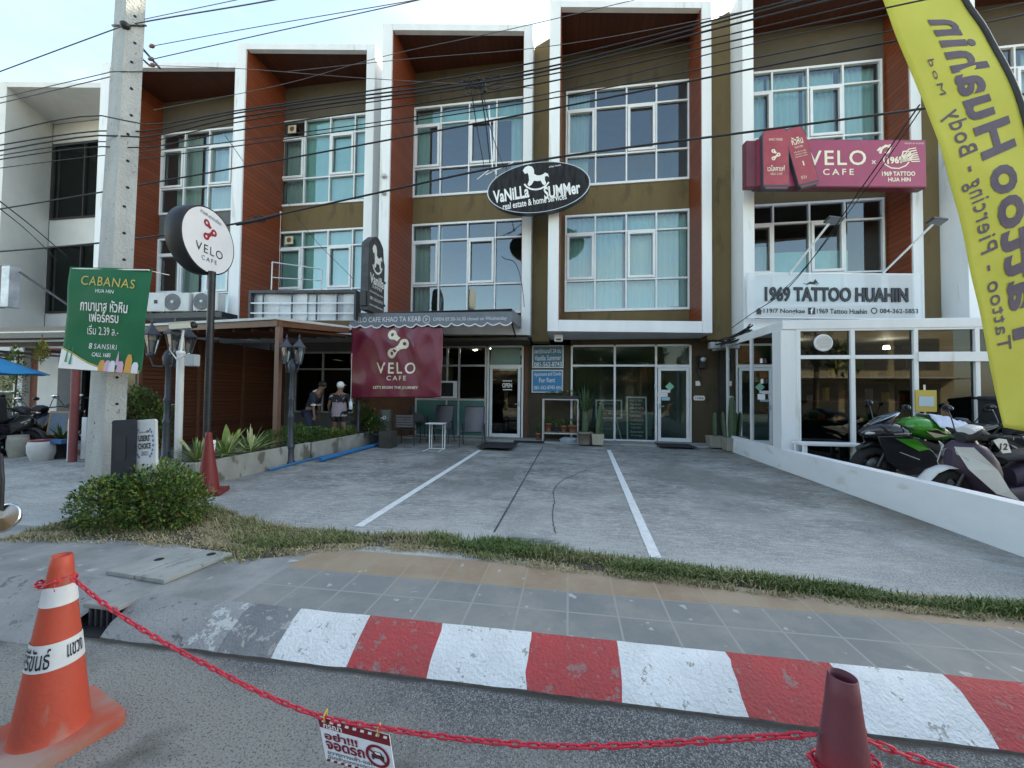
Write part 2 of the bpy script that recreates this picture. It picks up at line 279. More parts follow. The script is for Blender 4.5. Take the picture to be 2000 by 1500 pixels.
def pad_mat():
    m, n, l, b = _mat('stained_concrete'); tc = n.new('ShaderNodeTexCoord')
    def nz(sc, de, st=(1, 1, 1), ro=.62, dist=0):
        mp = n.new('ShaderNodeMapping'); mp.inputs['Scale'].default_value = st; l.new(tc.outputs['Object'], mp.inputs[0])
        q = n.new('ShaderNodeTexNoise'); q.inputs['Scale'].default_value = sc; q.inputs['Detail'].default_value = de; q.inputs['Roughness'].default_value = ro; q.inputs['Distortion'].default_value = dist; l.new(mp.outputs[0], q.inputs['Vector']); return q.outputs[0]
    def ramp(s_, a, b_, ca, cb):
        r = n.new('ShaderNodeValToRGB'); r.color_ramp.elements[0].position = a; r.color_ramp.elements[1].position = b_; r.color_ramp.elements[0].color = (*ca, 1); r.color_ramp.elements[1].color = (*cb, 1); l.new(s_, r.inputs[0]); return r.outputs[0]
    def mix(f_, a, b_):
        q = n.new('ShaderNodeMix'); q.data_type = 'RGBA'; l.new(f_, q.inputs[0])
        for s_, i in ((a, 6), (b_, 7)):
            if isinstance(s_, tuple): q.inputs[i].default_value = (*s_, 1)
            else: l.new(s_, q.inputs[i])
        return q.outputs[2]
    base = ramp(nz(1.1, 12, (1, 2.2, 1), .74), .40, .60, (.085, .086, .08), (.28, .277, .26))
    wo = ramp(nz(7, 10, (1, 3.2, 1), .78), .50, .62, (0, 0, 0), (.9, .9, .9))
    base = mix(wo, base, (.44, .44, .42))
    dk = ramp(nz(.55, 5, (1.2, .8, 1), .6, .6), .49, .62, (0, 0, 0), (.7, .7, .7)); base = mix(dk, base, (.095, .095, .088))
    oil = ramp(nz(2.6, 4, (1, 1, 1), .5), .66, .76, (0, 0, 0), (.7, .7, .7)); base = mix(oil, base, (.05, .05, .048)); pale = ramp(nz(1.9, 7, (1, 1.5, 3), .66), .63, .72, (0, 0, 0), (.6, .6, .6)); base = mix(pale, base, (.40, .41, .39))
    gr = ramp(nz(120, 3), .44, .62, (0, 0, 0), (.32, .32, .32)); base = mix(gr, base, (.44, .45, .44))
    gy = n.new('ShaderNodeSeparateXYZ'); l.new(tc.outputs['Object'], gy.inputs[0]); fr_ = n.new('ShaderNodeMapRange'); fr_.inputs[1].default_value = 6.2; fr_.inputs[2].default_value = 3.6; fr_.inputs[3].default_value = 0; fr_.inputs[4].default_value = 1; l.new(gy.outputs[1], fr_.inputs[0])
    qa = n.new('ShaderNodeMath'); qa.operation = 'MULTIPLY'; l.new(fr_.outputs[0], qa.inputs[0]); l.new(ramp(nz(60, 5, (1, 1.5, 1), .7), .42, .6, (.15, .15, .15), (.9, .9, .9)), qa.inputs[1]); base = mix(qa.outputs[0], base, (.46, .465, .45))   # coarse pale aggregate laid bare near the street
    # brownish dirt washed up along the low wall on the right
    sx = n.new('ShaderNodeSeparateXYZ'); l.new(tc.outputs['Object'], sx.inputs[0])
    mr = n.new('ShaderNodeMapRange'); mr.inputs[1].default_value = 3.35; mr.inputs[2].default_value = 4.2; l.new(sx.outputs[0], mr.inputs[0])
    q = n.new('ShaderNodeMath'); q.operation = 'MULTIPLY'; l.new(mr.outputs[0], q.inputs[0]); l.new(ramp(nz(2.2, 6), .35, .6, (0, 0, 0), (.8, .8, .8)), q.inputs[1])
    base = mix(q.outputs[0], base, (.15, .115, .075))
    l.new(base, b.inputs['Base Color']); b.inputs['Roughness'].default_value = .85
    bp = n.new('ShaderNodeBump'); bp.inputs['Strength'].default_value = .5; bp.inputs['Distance'].default_value = .01; l.new(nz(45, 6), bp.inputs['Height']); l.new(bp.outputs[0], b.inputs['Normal'])
    return m
def tile_mat(name, c1, c2, mortar, bw=.30, bh=.265, oy=0, dust=(.3, .29, .27), dt=.6):
    m, n, l, b = _mat(name); tc = n.new('ShaderNodeTexCoord'); mp = n.new('ShaderNodeMapping'); mp.inputs['Location'].default_value = (0, oy, 0); l.new(tc.outputs['Object'], mp.inputs[0])
    br = n.new('ShaderNodeTexBrick'); br.offset = 0; br.inputs['Scale'].default_value = 1; br.inputs['Brick Width'].default_value = bw; br.inputs['Row Height'].default_value = bh
    br.inputs['Mortar Size'].default_value = .0085; br.inputs['Mortar Smooth'].default_value = .3; br.inputs['Color1'].default_value = (*c1, 1); br.inputs['Color2'].default_value = (*c2, 1); br.inputs['Mortar'].default_value = (*mortar, 1); l.new(mp.outputs[0], br.inputs['Vector'])
    nz = n.new('ShaderNodeTexNoise'); nz.inputs['Scale'].default_value = 2.6; nz.inputs['Detail'].default_value = 9; nz.inputs['Roughness'].default_value = .7; l.new(tc.outputs['Object'], nz.inputs['Vector'])
    r = n.new('ShaderNodeValToRGB'); r.color_ramp.elements[0].position = dt-.16; r.color_ramp.elements[1].position = dt+.08; r.color_ramp.elements[1].color = (.8, .8, .8, 1); l.new(nz.outputs[0], r.inputs[0])
    mx = n.new('ShaderNodeMix'); mx.data_type = 'RGBA'; l.new(r.outputs[0], mx.inputs[0]); l.new(br.outputs[0], mx.inputs[6]); mx.inputs[7].default_value = (*dust, 1)
    n2 = n.new('ShaderNodeTexNoise'); n2.inputs['Scale'].default_value = 11; n2.inputs['Detail'].default_value = 2; l.new(tc.outputs['Object'], n2.inputs['Vector'])
    r2 = n.new('ShaderNodeValToRGB'); r2.color_ramp.elements[0].position = .70; r2.color_ramp.elements[1].position = .74; l.new(n2.outputs[0], r2.inputs[0])
    m2 = n.new('ShaderNodeMix'); m2.data_type = 'RGBA'; l.new(r2.outputs[0], m2.inputs[0]); l.new(mx.outputs[2], m2.inputs[6]); m2.inputs[7].default_value = (.4, .4, .39, 1)
    l.new(m2.outputs[2], b.inputs['Base Color']); b.inputs['Roughness'].default_value = .75
    bp = n.new('ShaderNodeBump'); bp.inputs['Strength'].default_value = .35; bp.inputs['Distance'].default_value = .006; bp.invert = True; l.new(br.outputs['Fac'], bp.inputs['Height']); l.new(bp.outputs[0], b.inputs['Normal'])
    return m
def st(mb, name, m, **k): return mb.build(name, m, kind='structure', **k)
mb = MB(); mb.box((-400, -400, -1.0), (400, 400, -.02)); st(mb, 'ground', mat('bare_ground', (.16, .15, .12), (.22, .21, .17), .6, .9))
mb = MB(); mb.quad((-120, -7.0, 0), (120, -7.0, 0), (120, 2.16, 0), (-120, 2.16, 0)); st(mb, 'road', road_mat())
PAVE_L = -1.95       # left of this the kerb drops to a worn concrete apron in front of the drain
TILE = tile_mat('grey_paving_tiles', (.17, .18, .18), (.20, .205, .20), (.285, .285, .27), .33, .27, .33, (.27, .265, .245))
TAN = tile_mat('dusty_terracotta_tiles', (.24, .165, .11), (.28, .20, .135), (.31, .255, .19), .33, .4, .29, (.33, .265, .19), .5)
CONC = mat('worn_concrete', (.20, .205, .20), (.33, .33, .315), 2.2, .85, bump=.35, bscale=50, c3=(.13, .13, .125), s3=5, t3=.6)
CONCD = mat('dark_worn_concrete', (.17, .175, .17), (.29, .29, .28), 2.5, .85, bump=.4, bscale=45, c3=(.4, .4, .39), s3=7, t3=.64)
mb = MB()
mb.box((-2.3, 2.365, -.05), (40, 2.91, .15), 0)
mb.box((-2.3, 2.911, -.05), (40, 3.32, .151), 1)
mb.box((-40, 2.5, -.05), (-3.251, 3.32, .1495), 2); mb.box((-3.25, 2.365, -.05), (-2.301, 3.32, .1495), 2)
st(mb, 'pavement', [TILE, TAN, CONCD])
def kerb_paint(name, c, wear, t=.60, cw=(.22, .21, .2)):
    return mat(name, c, wear, 3.5, .75, bump=.8, bscale=55, c3=cw, s3=13, t3=t, w3=.02)
KW = kerb_paint('white_kerb_paint', (.72, .74, .75), (.60, .62, .62), .62, (.36, .35, .32))
KR = kerb_paint('red_kerb_paint', (.46, .06, .062), (.36, .065, .065), .59, (.30, .155, .145))
KG = kerb_paint('bare_kerb', (.20, .205, .205), (.28, .28, .275), .6, (.12, .12, .12))
KGD = kerb_paint('grimy_kerb', (.14, .145, .155), (.22, .225, .23), .57, (.33, .33, .32))
KGW = kerb_paint('faded_white_kerb', (.30, .305, .305), (.22, .225, .225), .53, (.46, .47, .47)); KGR = mat('kerb_grime', (.075, .07, .065), (.14, .13, .12), 12, .9)
prof = [(2.094, -.02), (2.102, .009), (2.16, .062), (2.22, .098), (2.285, .134), (2.32, .147), (2.374, .1545)]
def kerbseg(mb, x0, x1, mi):
    n = max(2, int((x1-x0)/.06)); vs = []; ed = lambda xb, y: .016*NZ.noise(V((xb*3.1, y*22, 0)))
    for i in range(n+1):
        for k, (y, z) in enumerate(prof):
            x = lerp(x0+ed(x0, y), x1+ed(x1, y), i/n)
            q = NZ.noise(V((x*6, y*9, z*9)))*.006+NZ.noise(V((x*1.3, y*2, 3)))*.006
            vs.append((x, y+q*(k < 4), z+q*.6*(k > 0)))
    p = len(prof)
    mb.add(vs, [(i*p+j, (i+1)*p+j, (i+1)*p+j+1, i*p+j+1) for i in range(n) for j in range(1, p-1)], mi, True); mb.add(vs, [(i*p, (i+1)*p, (i+1)*p+1, i*p+1) for i in range(n)], 5, True)
mb = MB()
ks = [((548, 1240), 0), ((698, 1250), 1), ((850, 1262), 0), ((1033, 1283), 1), ((1211, 1305), 0), ((1440, 1330), 1), ((1670, 1365), 0), ((1915, 1395), 1)]
xs = [atZ(u, v, .1).x for (u, v), _ in ks]+[3.3]
for i, (_, c) in enumerate(ks): kerbseg(mb, xs[i], xs[i+1], c)
x = 3.3; c = 0
while x < 30: kerbseg(mb, x, x+.72, c); x += .72; c = 1-c
kerbseg(mb, -2.12, xs[0], 3); kerbseg(mb, -2.36, -2.12, 4)
kerbseg(mb, -2.98, -2.36, 2)
for i in range(60):          # worn dropped kerb left of the drain
    a, b = lerp(-20, -3.25, i/60), lerp(-20, -3.25, (i+1)/60); mb.add([(x_, y_, z_) for x_ in (a, b) for y_, z_ in ((1.98, .001), (2.12, .045), (2.3, .105), (2.51, .1505))], [(j, 4+j, 5+j, 1+j) for j in range(3)], 2, True)
kerb = st(mb, 'kerb', [KW, KR, KG, KGD, KGW, KGR])
# parking forecourt, a shallow ramp up to the shops
PAD = pad_mat()
mb = MB(); mb.add([(-40, 3.321, -.1), (60, 3.321, -.1), (60, 13, -.1), (-40, 13, -.1), (-40, 3.321, .149), (60, 3.321, .149), (60, 13, zpad(12.2)), (-40, 13, zpad(12.2))],
       [(4, 5, 6, 7), (0, 1, 5, 4)]); pad = st(mb, 'forecourt', PAD)
LINE = mat('white_line_paint', (.74, .75, .75), (.60, .61, .61), 14, .7, c3=(.3, .3, .29), s3=30, t3=.66)
def line(a, b, wd, mb):
    a, b = V(a), V(b); d = (b-a); n = V((d.y, -d.x, 0)).normalized()*wd/2; k = 40; vs = []
    for i in range(k+1):
        p = a.lerp(b, i/k)
        for sgn in (-1, 1):
            q = p+n*sgn*(1+.10*NZ.noise(V((i*.9, sgn*4, wd)))); vs.append((q.x, q.y, zpad(q.y)+.005))
    mb.add(vs, [(2*i, 2*i+1, 2*i+3, 2*i+2) for i in range(k)])
for (a, b, wd) in (((700, 1029), (948, 873), .10), ((1281, 1090), (1189, 879), .10)):
    mb = MB(); line(atP(*a), atP(*b), wd, mb); mb.build('bay_line', LINE, pad)
JOINT = mat('dark_joint', (.055, .057, .055), (.09, .09, .088), 20, .9)
mb = MB(); line(atP(965, 1040), atP(1060, 873), .022, mb); mb.build('slab_joint', JOINT, pad)
mb = MB()                                   # hairline crack wandering to the kerb
pts = [(1085, 1042), (1080, 1020), (1079, 1000), (1083, 980), (1080, 962), (1085, 950), (1099, 938), (1115, 931), (1130, 924), (1148, 917), (1160, 912)]
for a, b in zip(pts, pts[1:]):
    for k in range(6): p0 = atP(lerp(a[0], b[0], k/6)+4*NZ.noise(V((a[0]*.3+k, 1, 0))), lerp(a[1], b[1], k/6)); p1 = atP(lerp(a[0], b[0], (k+1)/6)+(4*NZ.noise(V((a[0]*.3+k+1, 1, 0))) if k < 5 else 4*NZ.noise(V((b[0]*.3, 1, 0)))), lerp(a[1], b[1], (k+1)/6)); line(p0, p1, .010+.012*abs(NZ.noise(V((k*.9, a[1]*.2, 4)))), mb)
mb.build('crack', JOINT, pad)
APRON = mat('pale_concrete', (.27, .275, .265), (.36, .36, .345), 3, .85, bump=.3, bscale=50, c3=(.2, .2, .19), s3=6, t3=.6)
mb = MB()
mb.box((-5.2, 11.45, .1), (-2.42, 12.1, zpad(12)+.03)); mb.box((-2.40, 11.35, .1), (-.75, 12.1, zpad(12)+.05)); mb.box((-.73, 11.25, .1), (4.18, 12.1, zpad(12)+.035))
st(mb, 'doorstep', APRON, bevel=.015)
# ================================================================ the row of shophouses
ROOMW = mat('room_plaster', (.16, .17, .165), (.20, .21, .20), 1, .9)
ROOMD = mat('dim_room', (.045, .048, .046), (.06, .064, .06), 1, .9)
ROWS = [(4.245, 5.17, 6.67, 7.228), (8.20, 9.12, 10.62, 11.22)]
COLF = [0, .2459, .5009, .7429, 1.0]
def curtain(par, x0, x1, z0, z1, m, y=12.34, name='curtain', amp=.035, wl=.16, lean=0):
    n = max(6, int((x1-x0)/.028)); vs = []; fs = []; R = random.Random(int(x0*977+z0*31))
    ph = [R.uniform(-.8, .8) for _ in range(n+1)]
    for i in range(n+1):
        x = lerp(x0, x1, i/n); a = amp*(.7+.3*sin(x*3.1+z0))
        yy = y+a*sin(2*pi*x/wl+ph[i]*.55+1.5*sin(x*2.3)); vs += [(x, yy, z1), (x+lean+.01*ph[i], yy*1.0+.01*ph[i], z0)]
        if i: fs.append((2*i-2, 2*i-1, 2*i+1, 2*i))
    q = MB(); q.add(vs, fs, 0, True); return q.build(name, m, par)
def window(par, x0, x1, rows, sash=(0, 2), y=12.1, gl=None, cols=COLF, fm=None, curts=(), label=None):
    xs = [lerp(x0, x1, c) for c in cols]; f = MB(); z0, z1 = rows[0], rows[-1]; ya, yb = y-.045, y+.06
    f.box((x0-.03, ya, z0-.04), (x1+.03, yb, z0+.035)); f.box((x0-.03, ya, z1-.035), (x1+.03, yb, z1+.03))
    f.box((x0-.03, ya, z0+.035), (x0+.03, yb, z1-.035)); f.box((x1-.03, ya, z0+.035), (x1+.03, yb, z1-.035))
    for x in xs[1:-1]: f.box((x-.024, ya+.004, z0+.035), (x+.024, yb-.01, z1-.035))
    for z in rows[1:-1]:
        for a, b in zip(xs, xs[1:]): f.box((a+.024, ya+.008, z-.026), (b-.024, yb-.015, z+.026))
    fr = f.build('window', fm or ALU, par, label=label, bevel=.006)
    g = MB(); g.quad((x0, y+.03, z0), (x1, y+.03, z0), (x1, y+.03, z1), (x0, y+.03, z1)); g.build('pane', gl or GL_UP, fr)
    for i in sash:
        a, b, c, d = xs[i]+.035, xs[i+1]-.035, rows[1]+.035, rows[2]-.035; s = MB(); t = .075
        s.box((a, ya-.025, c), (b, y+.02, c+t)); s.box((a, ya-.025, d-t), (b, y+.02, d)); s.box((a, ya-.025, c+t), (a+t, y+.02, d-t)); s.box((b-t, ya-.025, c+t), (b, y+.02, d-t))
        s.build('sash', ALU, fr, bevel=.006)
    for cu in curts: curtain(fr, *cu)
    return fr
def room(par, x0, x1, z0, z1, m=ROOMW, y0=12.26, y1=15.5):
    q = MB()
    q.quad((x0, y0, z0), (x1, y0, z0), (x1, y1, z0), (x0, y1, z0)); q.quad((x0, y0, z1), (x0, y1, z1), (x1, y1, z1), (x1, y0, z1))
    q.quad((x0, y1, z0), (x1, y1, z0), (x1, y1, z1), (x0, y1, z1)); q.quad((x0, y0, z0), (x0, y1, z0), (x0, y1, z1), (x0, y0, z1)); q.quad((x1, y0, z0), (x1, y0, z1), (x1, y1, z1), (x1, y1, z0))
    return q.build('room', m, par)
def shophouse(label, xl, yl, xr, yr, wall_l, wall_r, win, walls=OLIVE, wtop=None, curts=((), ()), glasses=(None, None), gapl=None, pil=None):
    B = thing('shophouse', label, 'shophouse', ((xl+xr)/2, 12.1, .2), 'shophouses in the terrace'); cl, cr = .29, .265
    k = (yr-yl)/(xr-xl); fy = lambda x: yl+(x-xl)*k; ZB, ZI, ZL, ZT = 3.33, 3.64, 12.37, 12.56
    f = MB()
    f.prism([(xl, yl), (xl+cl, fy(xl+cl)), (xl+cl, 12.1), (xl, 12.1)], ZB, ZT); f.prism([(xr-cr, fy(xr-cr)), (xr, yr), (xr, 12.1), (xr-cr, 12.1)], ZB, ZT)
    a, b = xl+cl, xr-cr
    f.prism([(a, fy(a)+.002), (b, fy(b)+.002), (b, 12.1), (a, 12.1)], ZB+.001, ZI); f.prism([(a, fy(a)+.002), (b, fy(b)+.002), (b, fy(b)+.16), (a, fy(a)+.16)], ZL, ZT-.001)
    f.prism([(a, fy(a)+.16), (b, fy(b)+.16), (b, 12.1), (a, 12.1)], 12.5, ZT-.002)
    f.build('facade_frame', WHITE, B, bevel=.012)
    wd = MB(); wd.prism([(a+.002, fy(a)+.05), (a+.022, fy(a)+.05), (a+.022, 12.098), (a+.002, 12.098)], ZI+.003, 12.48); wd.prism([(b-.022, fy(b)+.05), (b-.002, fy(b)+.05), (b-.002, 12.098), (b-.022, 12.098)], ZI+.003, 12.48)
    wd.build('side_cladding', WOOD, B)
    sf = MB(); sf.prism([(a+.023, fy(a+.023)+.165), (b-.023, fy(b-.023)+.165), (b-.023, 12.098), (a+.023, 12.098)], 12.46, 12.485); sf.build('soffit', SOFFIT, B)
    # facade wall with two wide window openings
    wl, wr = win; w_ = MB(); y0, y1 = 12.1, 12.25
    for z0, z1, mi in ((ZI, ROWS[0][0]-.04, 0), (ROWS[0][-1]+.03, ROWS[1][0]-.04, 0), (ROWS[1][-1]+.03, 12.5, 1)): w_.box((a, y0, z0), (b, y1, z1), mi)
    for r in ROWS:
        if wl-.03 > a+.005: w_.box((a, y0, r[0]-.04), (wl-.03, y1, r[-1]+.03))
        if wr+.03 < b-.005: w_.box((wr+.03, y0, r[0]-.04), (b, y1, r[-1]+.03))
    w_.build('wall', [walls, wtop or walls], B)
    # body behind
    s = MB(); s.box((xl, 12.252, .2), (a-.01, 21, 12.4)); s.box((b+.01, 12.252, .2), (xr, 21, 12.4)); s.box((xl, 21.0, .2), (xr, 21.2, 12.4)); s.box((xl-.01, 12.1, ZB+.002), (xr+.01, 12.251, ZI-.05)); s.build('shell', WHITE2, B)
    r = MB(); r.box((xl, 12.11, 12.405), (xr, 21.2, 12.5)); r.build('roof', CONC, B)
    for i in (0, 1):
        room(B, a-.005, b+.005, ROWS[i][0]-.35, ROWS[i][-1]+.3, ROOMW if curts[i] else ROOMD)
        wdw = window(B, wl, wr, ROWS[i], gl=glasses[i], curts=[(wl+(wr-wl)*c[0], wl+(wr-wl)*c[1], lerp(ROWS[i][0], ROWS[i][-1], c[2]), lerp(ROWS[i][0], ROWS[i][-1], c[3]), c[4])+tuple(c[5:]) for c in curts[i]])
    if gapl:            # recessed render strip between this frame and the next one on its left
        g = MB(); x0, x1, zl, zr, yy = gapl
        g.hexa([(x0, yy, 3.2), (x1, yy, 3.2), (x1, 12.3, 3.2), (x0, 12.3, 3.2), (x0, yy, zl), (x1, yy, zr), (x1, 12.3, zr), (x0, 12.3, zl)]); g.build('party_wall', OLIVE, B)
    return B
F = 1.0
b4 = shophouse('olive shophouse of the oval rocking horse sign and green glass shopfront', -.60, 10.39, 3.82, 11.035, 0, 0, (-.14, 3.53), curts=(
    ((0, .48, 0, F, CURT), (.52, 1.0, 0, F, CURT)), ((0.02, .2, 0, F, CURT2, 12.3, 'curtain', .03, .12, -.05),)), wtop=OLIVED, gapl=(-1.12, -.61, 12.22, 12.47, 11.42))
b3 = shophouse('cafe shophouse under the grey scalloped awning and burgundy banner', -5.55, 10.39, -1.13, 11.035, 0, 0, (-5.23, -1.42), curts=(
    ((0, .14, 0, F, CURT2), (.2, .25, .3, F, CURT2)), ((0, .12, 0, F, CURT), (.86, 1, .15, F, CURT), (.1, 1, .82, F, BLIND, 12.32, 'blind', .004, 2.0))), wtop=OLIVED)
b2 = shophouse('shophouse with turquoise blinds above the empty billboard frame', -10.42, 10.36, -6.1, 10.99, 0, 0, (-10.22, -6.40), OLIVE, GREYW, curts=(
    ((.0, 1, 0, F, BLIND, 12.24, 'blind', .006, 1.4),), ((.0, .24, 0, .8, CURT2), (.24, 1, 0, F, BLIND, 12.24, 'blind', .004, 1.6))))
b1 = shophouse('grey shophouse behind the round sign with air conditioners on its ledge', -15.55, 10.36, -10.80, 11.0, 0, 0, (-15.2, -11.1), GREYD, GREYW, curts=(
    ((.12, .36, 0, F, CURT2), (.40, .95, 0, F, CURT2)), ((.10, .36, 0, F, CURT2), (.40, .98, 0, F, CURT2))))
b5 = shophouse('tattoo shophouse with the crimson box sign and white glazed front', 4.47, 10.70, 9.07, 11.32, 0, 0, (4.92, 8.69), OLIVE, GREYW, curts=(
    ((.0, .24, 0, .62, CURT2), (.26, .80, 0, .55, BLIND, 12.3, 'blind', .006, 1.4)), ((0, .22, 0, F, CURT), (.24, .47, 0, F, CURT), (.5, .72, 0, F, CURT), (.76, 1, 0, F, CURT))), gapl=(3.83, 4.46, 12.30, 12.62, 11.45))
b6 = shophouse('shophouse half hidden behind the yellow feather flag', 9.55, 10.75, 14.1, 11.37, 0, 0, (9.98, 13.8), GREYW, GREYW, curts=(
    ((0, .48, 0, F, CURT), (.52, 1.0, 0, F, CURT)), ((0, .3, 0, F, CURT2), (.6, 1, 0, F, CURT2))), gapl=(9.08, 9.54, 12.3, 12.6, 11.45))
# ---- ground floors
def shopfront(par, name, xs, zs, y=12.1, fm=None, gl=None, fw=.06, door=None, door_glass=None, infill=None, dz=2.46):
    """glazed front: mullions at xs, rails at zs; door = (x0, x1) clears its bay below dz"""
    f = MB(); z0, z1 = zs[0], zs[-1]; ya, yb = y-.05, y+.05; h = fw/2
    for x in xs: f.box((x-h, ya, z0), (x+h, yb, z1))
    for z in zs:
        for a, b in zip(xs, xs[1:]):
            if door and a >= door[0]-.1 and b <= door[1]+.1 and z0 <= z < dz-.02: continue
            f.box((a+h, ya+.004, z-h), (b-h, yb-.004, z+h))
    if door: f.box((door[0]+h-.02, ya+.006, dz), (door[1]-h+.02, yb-.006, dz+.05))
    fr = f.build(name, fm or ALU, par, bevel=.006)
    g = MB(); g.quad((xs[0], y, z0), (xs[-1], y, z0), (xs[-1], y, z1), (xs[0], y, z1)); g.build('pane', gl or GL_DK, fr)
    return fr
def glass_door(par, x0, x1, z0, z1, y, fm, gl, hside=1):
    t = .085; d = MB(); ya, yb = y-.075, y-.02
    d.box((x0, ya, z0), (x0+t, yb, z1)); d.box((x1-t, ya, z0), (x1, yb, z1)); d.box((x0+t, ya, z0), (x1-t, yb, z0+t*1.3)); d.box((x0+t, ya, z1-t), (x1-t, yb, z1))
    o = d.build('door', fm, par, bevel=.006)
    g = MB(); g.quad((x0+t, y-.04, z0+t), (x1-t, y-.04, z0+t), (x1-t, y-.04, z1-t), (x0+t, y-.04, z1-t)); g.build('door_pane', gl, o)
    hx = x1-t/2 if hside > 0 else x0+t/2; h = MB(); h.tube([(hx, ya-.0, 1.05+z0), (hx, ya-.06, 1.05+z0), (hx-.12*hside, ya-.06, 1.05+z0)], .011, 8); h.box((hx-.02, ya-.008, .97+z0), (hx+.02, ya, 1.13+z0)); h.build('handle', SILVER, o)
    return o
# olive unit: pillar, glass front, door
SHOPI = mat('pale_shop_interior', (.26, .33, .31), (.32, .39, .37), 1.2, .9)
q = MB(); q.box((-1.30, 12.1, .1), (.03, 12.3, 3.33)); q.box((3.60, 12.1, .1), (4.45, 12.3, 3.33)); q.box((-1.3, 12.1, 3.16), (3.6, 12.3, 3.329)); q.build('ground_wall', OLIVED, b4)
room(b4, .0, 3.6, .2, 3.18, SHOPI, 12.31, 18.5)
shopfront(b4, 'shopfront', [.07, 1.37, 2.58, 3.56], [.245, 2.52, 3.13], gl=GL_DK, door=(2.58, 3.56), dz=2.46)
glass_door(b4, 2.63, 3.52, .25, 2.45, 12.1, ALU, GL_DK, -1)
q = MB(); q.box((1.0, 14.2, .2), (2.9, 14.8, 1.0)); q.build('counter', SHOPI, b4); q = MB(); q.box((.2, 17.4, .2), (3.3, 18.3, 1.7)); q.build('cupboard', SHOPI, b4)
# cafe: silver frame, door, teal lower panels, dark inside with two ceiling spots
q = MB(); q.box((-5.55, 12.1, .1), (-5.0, 12.3, 3.33), 1); q.box((-1.42, 12.101, .1), (-1.302, 12.3, 3.33), 1); q.box((-5.0, 12.1, 3.16), (-1.42, 12.3, 3.33), 0); q.build('ground_wall', [GREYD, mat('brown_board', (.10, .04, .022), (.13, .055, .03), 3, .6)], b3)
cafe_room = room(b3, -5.4, -1.3, .2, 3.2, DARK, 12.31, 17)
shopfront(b3, 'shopfront', [-5.0, -3.95, -3.55, -2.66], [.24, 1.42, 2.52, 3.13], fm=SILVER)
shopfront(b3, 'door_frame', [-2.58, -1.47], [.24, 2.52, 3.13], fm=ALU, door=(-2.58, -1.47), gl=GL_BLK)
glass_door(b3, -2.52, -1.53, .25, 2.50, 12.1, ALU, GL_BLK)
for x_, x2, z_, z2 in ((-4.97, -3.98, .27, 1.39), (-3.92, -3.58, .27, 1.39), (-3.52, -2.69, .27, 1.39), (-2.5, -1.55, 2.56, 3.09)): q = MB(); q.box((x_, 12.06, z_), (x2, 12.075, z2)); q.build('teal_panel', GL_TEAL, b3)
q = MB(); q.box((-4.35, 12.02, 1.46), (-3.6, 12.05, 2.02)); q.box((-4.3, 12.012, 1.52), (-3.72, 12.019, 1.96), 1); q.build('serving_hatch', [ALU, BLACK], b3)
q = MB(); q.box((-4.8, 13.2, .2), (-2.8, 13.7, 1.35)); q.build('counter', DARK, b3); q = MB(); q.box((-5, 16.5, .2), (-2, 16.9, 2.2)); q.build('back_shelf', DARK, b3)
LAMP = mat('lit_downlight', (1, .93, .8), em=9); R_ = random.Random(3)
for x in (-3.35, -2.7):
    q = MB(); q.lathe([(.07, 0), (.07, .02)], (x, 13.4 if x < -3 else 13.0, 3.17), 14); q.build('downlight', LAMP, b3)
# unit with the pergola: recessed dark window behind the terrace
q = MB(); q.box((-10.4, 12.1, .1), (-9.45, 12.3, 3.33)); q.box((-7.2, 12.1, .1), (-5.56, 12.3, 3.33), 1); q.box((-9.45, 12.1, 3.0), (-7.2, 12.3, 3.33)); q.box((-9.45, 12.1, .1), (-7.2, 12.3, .9)); q.build('ground_wall', [GREYD, mat('rust_brown_wall', (.12, .055, .025), (.17, .08, .04), 2, .7)], b2)
room(b2, -9.5, -7.15, .3, 3.1, DARK, 12.31, 16)
shopfront(b2, 'shopfront', [-9.42, -8.38, -7.25], [.93, 2.4, 2.97], fm=SILVER, gl=GL_BLK)
q = MB(); q.box((-15.5, 12.1, .1), (-10.45, 12.3, 3.33)); q.build('ground_wall', GREYD, b1)
q = MB(); q.box((9.1, 12.1, .1), (14.1, 12.3, 3.33)); q.build('ground_wall', GREYW, b6)
# white downpipes
q = MB(); q.tube([(-10.16, 12.02, 3.7), (-10.16, 12.02, 7.9)], .055, 10); q.lathe([(.075, 0), (.075, .1)], (-10.16, 12.02, 7.86), 10); q.build('downpipe', WHITE, b2)
q = MB(); q.tube([(8.83, 11.95, 3.7), (8.83, 11.95, 7.6)], .045, 10); q.build('downpipe', SILVER, b5)
# animal-head stickers on the blind-covered window
for z in (10.93, 6.95):
    q = MB(); q.box((-9.95, 12.05, z-.15), (-9.63, 12.062, z+.13)); q.lathe([(.09, 0), (.05, .004)], (-9.79, 12.05, z), 10, 1, MX.Rotation(pi/2, 4, 'X')); q.build('vent_tile', [mat('cream_tile', (.62, .56, .42)), mat('brown_print', (.16, .09, .04))], b2)
# AC pipes stuck on cafe column
for z in (7.95, 7.45):
    q = MB(); q.lathe([(.07, 0), (.07, .05), (.03, .09)], (-5.40, 10.40, z), 12, 0, MX.Rotation(pi/2, 4, 'X')); q.build('pipe_cap', SILVER, b3)
